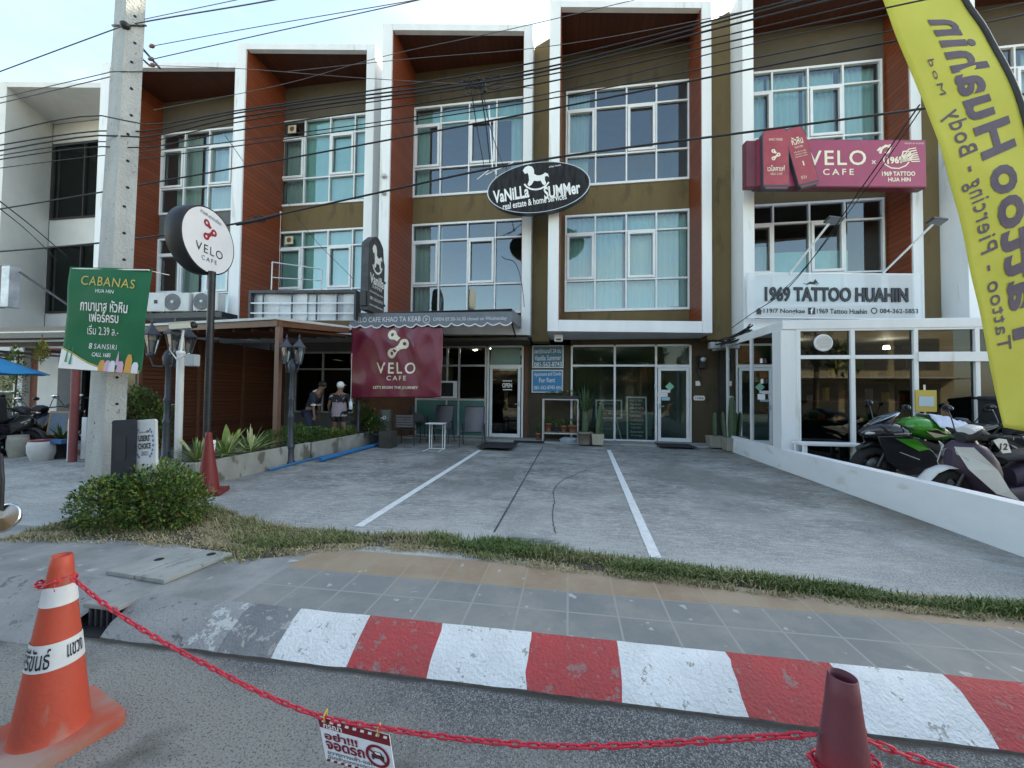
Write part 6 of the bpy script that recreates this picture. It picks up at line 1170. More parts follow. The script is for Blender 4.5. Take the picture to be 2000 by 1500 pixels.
# white plant stand with pots
s0 = atZ(1060, 862, gz); s1 = atZ(1128, 862, gz); t = thing('plant_stand', 'white steel plant stand holding a dark tray on the pillar step', 'plant stand', s0)
za, zb_ = gz, atY(1094, 779, s0.y).z; q = MB()
for x in (s0.x, s1.x):
    for y in (s0.y, s0.y+.42): q.bar((x, y, za), (x, y, zb_), .035)
for z in (za+.24, zb_-.02):
    for y in (s0.y, s0.y+.42): q.bar((s0.x, y, z), (s1.x, y, z), .03)
    for x in (s0.x, s1.x): q.bar((x, s0.y, z), (x, s0.y+.42, z), .03)
q.build('stand_frame', mat('chipped_white_steel', (.58, .57, .54), (.45, .42, .38), 9, .6), t)
q = MB(); q.box((s0.x-.02, s0.y-.03, zb_), (s1.x+.02, s0.y+.45, zb_+.09)); q.build('tray', BLACK, t); q = MB(); q.box((s0.x, s0.y, za+.245), (s1.x, s0.y+.42, za+.262)); q.build('shelf_board', mat('grey_board', (.3, .28, .25)), t)
mid = V(((s0.x+s1.x)/2, s0.y+.2, 0))
shrub('tray_plants', 'low dark creeping succulents filling the tray on the white stand', (mid.x, mid.y, zb_+.06), [((-.2, 0, .06), (.3, .2, .08)), ((.25, 0, .09), (.3, .2, .08))], 700, .05, 71, (1, 4, .5, 3), 4, 'plants')
for i, (dx, hh, m_, lab) in enumerate(((.10, .26, TERR, 'terracotta pot with a green succulent, leftmost on the stand shelf'), (.34, .2, DGREY, 'dark pot second from the left on the stand shelf'), (.56, .2, TERR, 'small terracotta pot third from the left on the stand shelf'), (.84, .22, mat('brick_trough', (.22, .09, .06), (.28, .13, .09), 5, .8), 'wide brick coloured pot at the right of the stand shelf'))):
    b = V((s0.x+.05+dx, s0.y+.18, za+.266)); t = thing('succulent_pot', lab, 'pot plant', b, 'pots on the white plant stand'); q = MB(); pot(q, b, .06 if i < 3 else .12, .085 if i < 3 else .15, hh); q.build('pot', m_, t)
    R = random.Random(80+i); q = MB(); foliage(q, [(b+V((0, 0, hh+.06)), (.10 if i < 3 else .16, .10, .10))], 130, .07, R, (3, 4, 1, 1)); q.build('foliage', LG, t)
p = V((s0.x-.14, s0.y+.15, gz)); t = spiky('small_pot', 'little terracotta pot with a thin plant left of the white stand', p+V((0, 0, .2)), 8, .4, .03, 91, GRN, .4, None, 'pot plant', .1); q = MB(); pot(q, p, .05, .07, .22); q.build('pot', TERR, t)
p = V((s1.x-.25, s0.y+.12, gz)); q = MB(); rock(q, p+V((0, 0, .05)), (.27, .13, .10), 5); q.build('sack', mat('pale_blue_sack', (.38, .46, .54), (.30, .36, .43), 7, .6), label='pale blue bag lying under the white stand', cat='bag')
# dark plants and pots beneath the banner
for (u, v, dd), n_, h, lab, sd in (((738, 862, 10.5), 500, .42, 'dark leafy pot plant under the left half of the burgundy banner', 5), ((716, 850, 10.8), 500, .6, 'tall dark pot plant beside the lantern post under the banner', 6), ((702, 850, 10.9), 260, .95, 'thin green climber by the banner edge next to the patterned top', 7)):
    b = atD(u, v, dd); b.z = zpad(b.y)+.02; t = shrub('pot_plant', lab, b+V((0, 0, .25)), [((0, 0, h*.6), (.28, .22, h*.55))], n_, .10, 100+sd, (2, 5, .6, .3), 4, 'pot plant', 'pot plants under the banner'); q = MB(); pot(q, b, .12, .16, .3); q.build('pot', DGREY, t)
b = atD(752, 862, 9.9); b.z = zpad(b.y); q = MB(); q.box((b.x-.18, b.y, b.z), (b.x+.16, b.y+.35, b.z+.42)); q.build('crate', mat('dark_crate', (.04, .035, .03), (.06, .055, .05), 5, .7), label='dark crate at the end of the planter under the banner', cat='crate', bevel=.01)
b = atD(754, 800, 10.6); b.z = zpad(b.y); t = thing('painted_drum', 'grey drum with pale painted scrolls under the banner', 'drum', b); q = MB(); q.lathe([(.16, 0), (.17, .02), (.17, .95), (.155, .97), (.0, .97)], b, 20, caps=False); q.build('drum_body', mat('drum_grey', (.06, .062, .06), (.10, .10, .095), 5, .6), t); q = MB(MX.Translation(b+V((0, -.172, .7))) @ MX.Rotation(pi/2, 4, 'X')); q.ring((-.03, 0), .05, .035, 0); q.ring((.04, .05), .045, .03, 0); q.build('scroll', SIGNW, t)
# ================================================================ chairs and small things before the cafe
SLING = mat('grey_sling_fabric', (.115, .115, .13), (.135, .135, .15), 60, .8); CHF = mat('anthracite_tube', (.03, .03, .034), (.045, .045, .05), 12, .4, .3)
def sling_chair(label, loc, rz, grp='sling armchairs'):
    t = thing('sling_chair', label, 'chair', loc, grp); M0 = MX.Translation(loc) @ MX.Rotation(rz, 4, 'Z'); w_ = .27
    q = MB(M0); pr_ = [(-.30, .43), (-.26, .405), (-.1, .385), (.10, .37), (.19, .39), (.24, .46), (.33, .72), (.43, 1.02), (.44, 1.05)]
    q.add([(sx*w_*.93, y, z) for y, z in pr_ for sx in (-1, 1)], [(2*i, 2*i+1, 2*i+3, 2*i+2) for i in range(len(pr_)-1)], 0, True); q.build('sling', SLING, t, solid=.008)
    q = MB(M0)
    for sx in (-1, 1): q.tube([(sx*w_, -.30, .42), (sx*w_, -.1, .38), (sx*w_, .18, .37), (sx*w_, .25, .46), (sx*w_, .44, 1.06)], .014, 8)
    q.tube([(-w_, .44, 1.06), (w_, .44, 1.06)], .014, 8); q.tube([(-w_, -.28, .405), (w_, -.28, .405)], .012, 8); q.build('seat_frame', CHF, t)
    for sx in (-1, 1):
        q = MB(M0); x = sx*(w_+.035); q.tube([(x, -.32, .0), (x, -.30, .5), (x, -.26, .585), (x, -.18, .61), (x, .08, .61), (x, .22, .60), (x*.92, .30, .58)], .014, 8); q.build('armrest', CHF, t)
        q = MB(M0); q.tube([(x, .12, .60), (x, .20, .45), (x, .40, .0)], .014, 8); q.build('leg', CHF, t)
    return t
p = atP(918, 874); sling_chair('grey sling chair nearest the cafe door', p+V((0, .25, 0)), .12)
p = atP(853, 866); sling_chair('grey sling chair behind the little white side table', p+V((0, .35, 0)), .05)
p = atP(800, 858); sling_chair('tall grey sling chair behind the slatted chair', p+V((0, .55, .08)), .18)
SLAT_ = mat('grey_slat', (.10, .10, .11), (.13, .13, .14), 9, .5)
# slatted chair with its back to the viewer
p = atP(785, 872)+V((0, .15, 0)); t = thing('slatted_chair', 'dark slatted armchair with its back to the forecourt', 'chair', p); M0 = MX.Translation(p) @ MX.Rotation(.05, 4, 'Z')
for i, z in enumerate((.50, .57, .64, .71, .78)):
    q = MB(M0); q.box((-.24, -.012-.02*i*.3, z), (.24, .008-.02*i*.3, z+.045)); q.build('back_slat', SLAT_, t, bevel=.004)
q = MB(M0); 
for k in range(6): q.box((-.25, .05+.075*k, .41), (.25, .11+.075*k, .43))
q.build('seat', CHF, t, bevel=.004)
for sx in (-1, 1):
    q = MB(M0); q.tube([(sx*.275, -.02, 0), (sx*.27, .0, .42), (sx*.265, -.03, .84)], .017, 8); q.build('rear_leg', CHF, t)
    q = MB(M0); q.tube([(sx*.275, .48, 0), (sx*.275, .48, .62), (sx*.275, .44, .655), (sx*.272, -.01, .655)], .016, 8); q.build('armrest', CHF, t)
# white C-frame table
p = atP(848, 880); t = thing('side_table', 'small white C-frame side table in front of the sling chairs', 'table', p); TW = mat('white_powder_coat', (.68, .69, .70), (.62, .63, .64), 5, .4); M0 = MX.Translation(p) @ MX.Rotation(.05, 4, 'Z')
q = MB(M0); q.box((-.23, -.05, .655), (.23, .30, .675)); q.build('table_top', TW, t, bevel=.006)
for sx in (-1, 1):
    q = MB(M0); q.tube([(sx*.2, -.28, .015), (sx*.2, .24, .015), (sx*.2, .24, .65)], .013, 8); q.build('table_leg', TW, t); q = MB(M0); q.tube([(sx*.14, .24, .015), (sx*.14, .24, .65)], .011, 8); q.build('upright', TW, t)
q = MB(M0); q.tube([(-.2, .24, .015), (.2, .24, .015)], .012, 8); q.build('floor_bar', TW, t)
MATB = mat('door_mat_rubber', (.018, .018, .02), (.03, .03, .032), 40, .9)
for (u0, v0, u1, v1), lab, z in (((930, 866, 1012, 874), 'black rubber doormat on the cafe doorstep', zpad(11.4)+.058), ((1290, 868, 1345, 873), 'thin dark doormat before the green glass door', zpad(11.4)+.042)):
    a = atZ(u0, v1, z); b = atZ(u1, v0, z); q = MB(); q.box((a.x, a.y, z), (b.x, min(b.y, 11.98), z+.018)); q.build('doormat', MATB, label=lab, cat='doormat', group='doormats', bevel=.004)
q = MB(); a = atP(1003, 874); q.box((a.x-.15, 11.20, zpad(11.2)), (a.x+.75, 11.34, zpad(11.2)+.05)); q.build('rubber_ramp', MATB, label='black rubber edge strip at the cafe step', cat='strip', bevel=.01)
# chalkboards standing inside the glass
CHK = mat('chalkboard', (.03, .055, .05), (.045, .075, .068), 3, .7); CHW = mat('board_frame_wood', (.62, .66, .60), (.55, .60, .54), 8, .6); CHL = mat('chalk', (.55, .58, .56))
for kind, (u0, v0, u1, v1), lab in ((0, (1163, 781, 1215, 817), 'framed chalkboard on an easel behind the shop glass'), (1, (1224, 775, 1263, 860), 'tall chalkboard price list behind the shop glass')):
    pl = Plane(atY((u0+u1)/2, (v0+v1)/2, 12.48), 0, -.08); t = thing('chalkboard', lab, 'chalkboard', atY((u0+u1)/2, 862, 12.5)); a = pl.uv(u0, v1); b = pl.uv(u1, v0); f_ = .045
    q = MB(pl.M); q.box((a[0], a[1], -.02), (b[0], a[1]+f_, .01)); q.box((a[0], b[1]-f_, -.02), (b[0], b[1], .01)); q.box((a[0], a[1]+f_, -.02), (a[0]+f_, b[1]-f_, .01)); q.box((b[0]-f_, a[1]+f_, -.02), (b[0], b[1]-f_, .01)); q.build('board_frame', CHW, t)
    q = MB(pl.M); q.box((a[0]+f_, a[1]+f_, -.012), (b[0]-f_, b[1]-f_, 0)); q.build('slate', CHK, t)
    q = MB(pl.M); rows = (['Apartment', 'Monthly', 'For Rent'] if kind == 0 else ['ROOM', 'For Rent', '800', 'MONTHLY', '7,500 Baht', 'Condominium', 'House & Land', '4,000,000', 'Seaview', 'Cottage'])
    H_ = b[1]-a[1]-2*f_-.06
    for i, s_ in enumerate(rows): zt_ = b[1]-f_-.04-H_*i/len(rows); hh = H_/len(rows)*.55; q.text(s_, (a[0]+f_+.06+.03*(i % 2), zt_-hh, b[0]-f_-.06-.04*((i+1) % 3), zt_), .003)
    q.build('chalk_writing', CHL, t)
    q = MB(); lx = [pl.M @ V((x, a[1], 0)) for x in (a[0]+.15, b[0]-.2)]
    if kind == 0:
        for p_, e in zip(lx, ((-.08, -.05), (.18, -.05))): q.bar(p_, (p_.x+e[0], p_.y+e[1], .25), .05, .03)
        q.bar((lx[0].x, lx[0].y, .55), (lx[1].x+.1, lx[0].y, .55), .04, .02)
    else:
        for x in (u0+3, u1-3): c = atY(x, 858, 12.5); q.bar((c.x, c.y, .33), (c.x, c.y-.02, .22), .05, .03)
    q.build('leg', CHW, t)
# papers on the green glass door
for (u, v, w_, h_), m_, nm in (((1297, 764, 24, 5), SIGNW, 'paper'), ((1294, 771, 20, 8), SIGNW, 'paper'), ((1300, 779, 16, 6), mat('pale_blue_paper', (.35, .52, .62)), 'paper'), ((1286, 786, 8, 3), SIGNW, 'paper'), ((1281, 755, 5, 7), SIGNW, 'paper')):
    a = atY(u-w_/2, v+h_/2, 12.02); b = atY(u+w_/2, v-h_/2, 12.02); q = MB(); q.box((a.x, 12.018, a.z), (b.x, 12.022, b.z)); q.build('door_paper', m_, b4)
c = atY(1308, 755, 12.02); q = MB(); q.add([(c.x-.13, 12.019, c.z), (c.x, 12.019, c.z-.13), (c.x+.13, 12.019, c.z), (c.x, 12.019, c.z+.13)], [(0, 1, 2, 3)]); q.build('diamond_sticker', mat('green_sticker', (.22, .52, .36)), b4)
pl = Plane(atY(990, 752, 12.0), 0); q = MB(pl.M); ptext(q, pl, 'OPEN', 981, 748, 1000, 757, 1, .0, bold=.03); 
for v in (744, 761): stroke(q, [pl.uv(982, v), pl.uv(1000, v)], .03, 0)
q.build('open_lettering', SIGNW, b3)
# meter, plaque, boxes on the olive wall
t = thing('electric_meter', 'grey electricity meter with wires on the olive pillar', 'meter', atY(1369, 745, 12.05)); c = atY(1371, 706, 12.05)
q = MB(); q.box((c.x-.09, 11.98, c.z-.2), (c.x+.09, 12.098, c.z+.18)); q.build('meter_base', BLACK, t, bevel=.01); q = MB(); q.lathe([(.075, 0), (.075, .07), (.06, .09), (0, .09)], (c.x, 11.98, c.z+.05), 16, 0, MX.Rotation(pi/2, 4, 'X')); q.build('meter_dial', SILVER, t)
q = MB(); q.tube([(c.x-.05, 12.05, c.z-.2), (c.x-.12, 12.04, c.z-.35), (c.x-.05, 12.03, c.z-.5), (c.x-.06, 12.05, c.z-.62)], .018, 6); q.tube([(c.x-.16, 12.06, c.z+.15), (c.x-.17, 12.05, c.z-.3)], .02, 6); q.build('meter_cable', BLACK, t); q = MB(); q.box((c.x-.17, 12.04, c.z-.72), (c.x-.05, 12.09, c.z-.58)); q.build('meter_label', SIGNW, t)
t = thing('house_number_plate', 'white house number plate on the olive pillar', 'plate', atY(1366, 778, 12.05)); pl = Plane(atY(1366, 778, 12.06), 0); a = pl.uv(1355, 782); b = pl.uv(1377, 773); q = MB(pl.M); q.prism(rr(a[0], a[1], b[0], b[1], .05), -.03, 0); q.build('plate', SIGNW, t); q = MB(pl.M); q.text('119/6', (a[0]+.05, a[1]+.04, b[0]-.05, b[1]-.04), .003, bold=.02); q.build('number', INK, t)
t = thing('cable_box', 'grey junction box in a tangle of black wires beside the tattoo shop', 'junction box', atY(1402, 676, 11.3)); c = atY(1397, 675, 11.3); q = MB(); q.box((c.x-.16, 11.2, c.z-.09), (c.x+.12, 11.4, c.z+.09)); q.box((c.x+.14, 11.15, c.z-.08), (c.x+.42, 11.4, c.z+.12)); q.build('box_body', mat('dusty_grey_box', (.34, .36, .37), (.26, .28, .29), 5, .5), t, bevel=.008)
R = random.Random(14); q = MB()
for k in range(9):
    a = atD(1395+R.uniform(0, 20), 670+R.uniform(-6, 6), 10.4); b = atD(1466+R.uniform(-4, 8), 640+R.uniform(-8, 18), 9.2); m_ = a.lerp(b, .5)+V((R.uniform(-.08, .08), 0, R.uniform(-.10, .05))); q.tube([a, a.lerp(m_, .5)+V((0, 0, R.uniform(-.06, .03))), m_, m_.lerp(b, .5)+V((0, 0, R.uniform(-.05, .05))), b], .016, 5)
q.build('wire_bundle', CABM, t)
t = thing('wall_lamp', 'small white twin-head lamp under the white frame of the olive shophouse', 'lamp', atY(1091, 667, 10.9)); c = atY(1091, 660, 10.9); q = MB(); q.box((c.x-.12, 10.82, c.z-.11), (c.x+.12, 10.98, c.z+.10)); q.build('lamp_body', SIGNW, t, bevel=.02); q = MB(); q.box((c.x-.07, 10.812, c.z-.08), (c.x+.07, 10.82, c.z-.03)); q.build('grille', DGREY, t); q = MB(); q.tube([(c.x, 10.95, c.z+.1), (c.x, 11.0, 3.33)], .02, 6); q.build('bracket', SILVER, t)
# air conditioners
ACW = mat('ac_ivory', (.55, .56, .55), (.48, .49, .48), 4, .5); ACG = mat('ac_grille', (.13, .14, .15), (.17, .18, .19), 20, .5)
def ac(label, loc, rz, w_=.80, fan=True):
    t = thing('air_conditioner', label, 'air conditioner', loc, 'air conditioners on the ledge'); M0 = MX.Translation(loc) @ MX.Rotation(rz, 4, 'Z')
    q = MB(M0); q.box((-w_/2, -.14, .03), (w_/2, .16, .60)); q.build('casing', ACW, t, bevel=.02)
    q = MB(M0 @ MX.Translation((-.12 if fan else 0, -.142, .315)) @ MX.Rotation(pi/2, 4, 'X'))
    if fan:
        q.lathe([(.255, 0), (.255, .012), (.24, .014), (.0, .010)], n=32); 
        for r_ in (.06, .10, .14, .18, .22): q.ring((0, 0), r_+.006, r_-.006, .018, 28, 1)
        q.lathe([(.05, .012), (.04, .03), (0, .03)], n=16, mat=2); q.build('fan_grille', [ACG, DGREY, ACW], t)
    else: q.box((-.05, -.05, 0), (.05, .06, .006)); q.build('badge', BLACK, t)
    q = MB(M0); q.box((-w_/2+.08, -.12, 0), (-w_/2+.14, .14, .03)); q.box((w_/2-.14, -.12, 0), (w_/2-.08, .14, .03)); q.build('foot', DGREY, t); return t
for (u, v), rz, fan, lab, w_ in (((312, 612), .15, False, 'air conditioner turned end-on at the left of the ledge', .56), ((352, 612), .1, True, 'air conditioner with its fan left of the black sign pole', .78), ((408, 611), .1, True, 'air conditioner half behind the black sign pole', .78)):
    p = atD(u, v, 11.6); ac(lab, p, rz, w_, fan)
p = atD(360, 613, 11.6); q = MB(); q.box((p.x-1.4, p.y-.2, p.z-.16), (p.x+1.5, p.y+.35, p.z-.001)); q.build('equipment_ledge', BLACK, label='dark ledge carrying the air conditioners', cat='ledge')
# bench and extras by the tattoo glass
t = thing('bench', 'plain white bench against the tattoo shop glass', 'bench', (5.1, 8.1, .3)); a = atY(1562, 866, 8.0); b = atY(1688, 872, 8.0)
q = MB(); q.box((a.x, 7.9, a.z-.03), (b.x, 8.25, a.z+.02)); q.build('seat', WHITE, t, bevel=.008)
for x in (a.x+.05, b.x-.05):
    for y in (7.94, 8.2): q = MB(); q.box((x-.03, y-.03, .2), (x+.03, y+.03, a.z-.03)); q.build('leg', WHITE, t)
q = MB(); q.box((4.33, 1.2, .05), (11, 8.3, .2)); st(q, 'shop_yard', mat('oily_yard', (.06, .06, .058), (.11, .11, .105), 3, .85))
c = atY(1807, 783, 8.2); t = thing('paper_notice', 'yellow framed notice on a stand behind the green motorcycle', 'notice', (c.x, c.y, .3)); q = MB(); q.box((c.x-.17, 8.18, c.z-.2), (c.x+.17, 8.2, c.z+.2)); q.build('board', mat('yellow_board', (.48, .36, .08)), t); q = MB(); q.box((c.x-.12, 8.172, c.z-.1), (c.x+.12, 8.179, c.z+.08)); q.build('paper', mat('pale_paper', (.4, .5, .56)), t); q = MB(); q.tube([(c.x, 8.21, .3), (c.x, 8.21, c.z+.3)], .015, 6); q.build('stand', CREAM, t)
# ---- things before the off-white shop at the far left
t = thing('parasol', 'blue parasol edge over the neighbour shop at the far left', 'parasol', atD(-30, 880, 9)); c = atD(-48, 705, 9); q = MB()
pf = [(c.x, c.y, c.z+.25)]+[(c.x+1.15*cos(a), c.y+1.15*sin(a), c.z-.30+.03*(i % 2)) for i, a in enumerate([2*pi*i/16 for i in range(16)])]; q.add(pf, [(0, i+1, (i+1) % 16+1) for i in range(16)]); q.build('canopy', mat('blue_parasol_cloth', (.01, .20, .42), (.015, .24, .48), 3, .7), t, solid=.006); q = MB(); q.tube([(c.x, c.y, .2), (c.x, c.y, c.z+.3)], .02, 8); q.build('pole', SILVER, t)
p = atP(141, 902); q = MB(); q.tube([(p.x, p.y, .15), (p.x, p.y, 2.9)], .065, 12); q.build('red_post', mat('faded_red_post', (.17, .04, .045), (.21, .06, .06), 5, .6), label='faded red post left of the concrete pole', cat='post')
for (u, v, vt), lab in (((136, 900, 818), 'white picket left of the concrete pole, nearer the red post'), ((163, 896, 815), 'white picket beside the concrete pole')):
    p = atP(u, v); zt_ = atY(u, vt, p.y).z; q = MB(); q.box((p.x-.06, p.y-.015, .15), (p.x+.06, p.y+.015, zt_)); q.build('fence_picket', WHITE, label=lab, cat='picket', group='white fence pickets', bevel=.006)
for (u, v, r_, h_), lab, m_ in (((34, 892, .16, .44), 'round grey stone jar at the far left', mat('stone_jar', (.24, .235, .2), (.32, .31, .27), 4, .85)), ((82, 898, .21, .40), 'wide whitewashed tub with a red rim at the far left', mat('whitewash', (.52, .53, .52), (.42, .43, .42), 4, .8))):
    p = atP(u, v); t = thing('plant_tub', lab, 'pot', p); q = MB(); q.lathe([(r_*.75, 0), (r_, h_*.4), (r_*1.02, h_*.75), (r_*.9, h_), (r_*.8, h_), (0, h_*.9)], p, 20, caps=False); q.build('tub', m_, t); q = MB(); q.lathe([(r_*.92, h_-.03), (r_*.95, h_), (r_*.88, h_+.02)], p, 20, caps=False); q.build('rim', CD if 'red' in lab else m_, t)
p = atP(118, 895); t = spiky('potted_palm', 'small green pot plant before the red post', p+V((0, 0, .35)), 14, .45, .05, 131, GRN, .8, None, 'pot plant', .3); q = MB(); pot(q, p, .10, .14, .34); q.build('pot', BLACK, t); q = MB(); q.box((p.x-.1, p.y-.22, .5), (p.x+.35, p.y-.1, .58)); q.build('blue_rag', mat('blue_cloth', (.03, .10, .24), (.04, .13, .28), 8, .9), t)
c = atD(116, 825, 8.6); t = thing('framed_board', 'wood framed chalkboard leaning by the red post', 'board', (c.x, c.y, .2)); q = MB(MX.Translation(c) @ MX.Rotation(.3, 4, 'Z') @ MX.Rotation(-.12, 4, 'X')); q.box((-.2, -.02, -.28), (.2, .0, .25)); q.build('board_frame', mat('tan_wood', (.34, .20, .09), (.40, .25, .12), 8, .6), t, bevel=.004); q = MB(MX.Translation(c) @ MX.Rotation(.3, 4, 'Z') @ MX.Rotation(-.12, 4, 'X')); q.box((-.165, -.026, -.24), (.165, -.021, .21)); q.build('slate', mat('blue_slate', (.10, .15, .2), (.14, .19, .25), 5, .6), t); q = MB(); q.box((c.x-.03, c.y+.1, .17), (c.x+.03, c.y+.14, c.z)); q.build('leg', STEM, t)
q = MB(); a = atP(10, 905); b = atP(176, 888); q.bar((a.x-3, a.y+.4, .22), (b.x, b.y, .22), .2, .14); q.build('brick_border', mat('old_brick', (.16, .08, .06), (.22, .13, .10), 9, .85, bump=.4), label='low brick border along the neighbour shop at the left', cat='border', bevel=.015)
p = atD(27, 760, 11.0); p.z = .2; t = thing('climbing_plant', 'yellow green climber on the brick wall of the left shop', 'climber', p); R = random.Random(77); q = MB(); foliage(q, [(p+V((0, 0, 1.7)), (.22, .2, .9))], 600, .10, R, (2, 1, 4, 1)); q.build('foliage', LG, t); q = MB(); q.tube([p, p+V((.03, .05, 2.4))], .02, 5); q.build('stem', STEM, t)
p = atD(81, 688, 9.6); t = thing('hanging_flowers', 'yellow flower cluster hanging from the brown battens', 'flowers', p); R = random.Random(78); q = MB(); foliage(q, [(p, (.13, .1, .24))], 260, .09, R, (1, 1, 1, 1)); q.build('flower_cluster', [mat('yellow_petal', (.40, .28, .02), (.48, .34, .04), 9, .7), LG[2], mat('deep_yellow_petal', (.32, .2, .02)), LG[0]], t); q = MB(); q.tube([p, p+V((0, 0, .45))], .01, 5); q.build('cord', STEM, t)
# mirror reaching in at the left edge
c = atD(9, 1012, 2.55); t = thing('round_mirror', 'round chrome rimmed mirror on a black stalk at the left edge of the photo', 'mirror', c); ax_ = (EYE-c); ax_.z *= .3; Mm = MX.Translation(c) @ MX.Scale(1.15, 4) @ V((.25, -1, .35)).to_track_quat('Z', 'Y').to_matrix().to_4x4()
q = MB(Mm); q.lathe([(.0, -.05), (.05, -.04), (.078, -.005), (.082, .0), (.074, .006)], n=28, caps=False); q.build('housing', mat('chrome', (.7, .7, .7), rough=.12, metal=1), t); q = MB(Mm); q.lathe([(.074, .004), (.0, .012)], n=28, caps=False); q.build('mirror_glass', mat('mirror_face', (.30, .27, .25), rough=.25, metal=1), t)
q = MB(); e = atD(2, 890, 2.55); q.tube([c-V((.03, 0, -.05)), e.lerp(c, .4), e, e+V((-.35, .05, .1)), e+V((-.6, .1, -.5)), V((e.x-.65, e.y+.1, .0))], .011, 8); q.build('stalk', BLACK, t)
# ================================================================ motorcycles
def loft(mb, secs, n=14, mat=0, e=2.4):
    """cross-sections (x, cy, cz, ry, rz) joined along x"""
    vs = []
    for x, cy, cz, ry, rz in secs:
        for j in range(n):
            a = 2*pi*j/n; c, s_ = cos(a), sin(a); vs.append((x, cy+ry*abs(c)**(2/e)*(1 if c >= 0 else -1), cz+rz*abs(s_)**(2/e)*(1 if s_ >= 0 else -1)))
    k = len(secs); mb.add(vs, [(i*n+j, i*n+(j+1) % n, (i+1)*n+(j+1) % n, (i+1)*n+j) for i in range(k-1) for j in range(n)]+[], mat, True)
    mb.add(vs[:n]+vs[-n:], [tuple(range(n-1, -1, -1)), tuple(range(n, 2*n))], mat)
TYRE = mat('tyre_rubber', (.012, .012, .013), (.02, .02, .021), 15, .85); RIM = mat('dark_rim', (.05, .05, .055), rough=.35, metal=.6); GLB = mat('gloss_black', (.010, .010, .013), (.014, .014, .018), 5, .18, sheen=.5); GREEN = mat('lime_green_gloss', (.022, .19, .012), (.035, .25, .018), 2, .2, sheen=.6); MATTE = mat('matte_black_plastic', (.018, .018, .02), (.028, .028, .03), 20, .6); ENG = mat('engine_metal', (.05, .05, .055), (.10, .10, .10), 9, .4, .7); PURP = mat('matt_purple_plastic', (.040, .027, .048), (.055, .038, .064), 3, .5); SCW = mat('scooter_white', (.62, .63, .63), (.54, .55, .55), 4, .35); CHR = bpy.data.materials['chrome']; BLUEM = mat('sky_mirror', (.30, .72, .80), rough=.1, metal=.6)
def wheel(par, M, x, r, w_, name='wheel'):
    A = MX.Rotation(pi/2, 4, 'X'); q = MB(M); q.lathe([(r*.66, -w_/2), (r*.9, -w_/2), (r, -w_*.25), (r, w_*.25), (r*.9, w_/2), (r*.66, w_/2)], (x, 0, r), 28, 0, A, caps=False); o = q.build(name, TYRE, par)
    q = MB(M); q.lathe([(r*.62, -w_*.3), (r*.68, -w_*.4), (r*.68, w_*.4), (r*.62, w_*.3)], (x, 0, r), 28, 0, A, caps=False)
    for k in range(5): a = 2*pi*k/5; q.bar((x, 0, r), (x+r*.66*cos(a), 0, r+r*.66*sin(a)), .03, .03)
    q.lathe([(.045, -w_*.5), (.045, w_*.5)], (x, 0, r), 12, 0, A); q.build('rim', RIM, o)
def mirror(par, M, a, b, r=.06, face=None):
    q = MB(M); q.tube([a, V(a).lerp(V(b), .5)+V((0, 0, .02)), b], .008, 6); q.ell(b, (.025, r*1.25, r*.75), 12, k=8); o = q.build('mirror', GLB, par)
    q = MB(M); q.ell(V(b)+V((-.014, 0, 0)), (.016, r*1.13, r*.63), 12, k=8); q.build('mirror_face', face or CHR, o)
# --- green sport motorcycle
p = atD(1806, 900, 6.2); p.z = .2; t = thing('motorcycle', 'black and lime green sport motorcycle with a white cloth on its tank', 'motorcycle', p); M0 = MX.Translation(p) @ MX.Rotation(pi-.06, 4, 'Z') @ MX.Rotation(-.08, 4, 'X')
wheel(t, M0, .72, .31, .13); wheel(t, M0, -.68, .315, .17)
q = MB(M0)
for s_ in (-1, 1): q.tube([(.72, s_*.10, .31), (.50, s_*.10, .88)], .026, 8)
q.build('fork', RIM, t)
q = MB(M0); loft(q, [(.60, 0, .62, .05, .06), (.80, 0, .67, .075, .05), (.95, 0, .58, .06, .03)]); q.build('front_fender', GLB, t)
q = MB(M0); loft(q, [(.93, 0, .83, .03, .03), (.86, 0, .86, .10, .09), (.72, 0, .88, .19, .15), (.52, 0, .86, .25, .18), (.40, 0, .84, .24, .14)]); q.build('front_cowl', GLB, t)
q = MB(M0); loft(q, [(.80, 0, .97, .07, .03), (.66, 0, 1.05, .14, .05), (.50, 0, 1.15, .13, .035), (.44, 0, 1.18, .09, .02)]); q.build('windscreen', glass('smoked_screen', (.10, .11, .14), .0, .15, (.4, .45, .5)), t)
for s_ in (-1, 1):
    q = MB(M0); loft(q, [(.895, s_*.06, .84, .025, .018), (.86, s_*.085, .85, .04, .028), (.80, s_*.11, .86, .03, .02)], 10); q.build('headlight', SILVER, t)
    q = MB(M0); q.add([(.80, s_*.19, .82), (.42, s_*.275, .86), (.10, s_*.25, .62), (-.10, s_*.22, .30), (.38, s_*.21, .22), (.66, s_*.19, .42)], [(0, 1, 2, 3, 4, 5)]); q.build('side_fairing', GLB, t, solid=.03, bevel=.01)
    q = MB(M0); q.add([(.60, s_*.262, .80), (.36, s_*.297, .81), (.16, s_*.28, .66), (.30, s_*.28, .62)], [(0, 1, 2, 3)]); q.build('green_flash', GREEN, t, solid=.008)
q = MB(M0); loft(q, [(.40, 0, .93, .10, .08), (.30, 0, .96, .20, .14), (.12, 0, .95, .235, .18), (-.08, 0, .90, .20, .15), (-.22, 0, .85, .12, .08)]); q.build('tank', GREEN, t)
q = MB(M0)
for s_ in (-1, 1): q.add([(.20, s_*.238, .93), (.05, s_*.242, .95), (-.12, s_*.20, .86), (.08, s_*.236, .83)], [(0, 1, 2, 3)])
q.build('tank_panel', GLB, t, solid=.012)
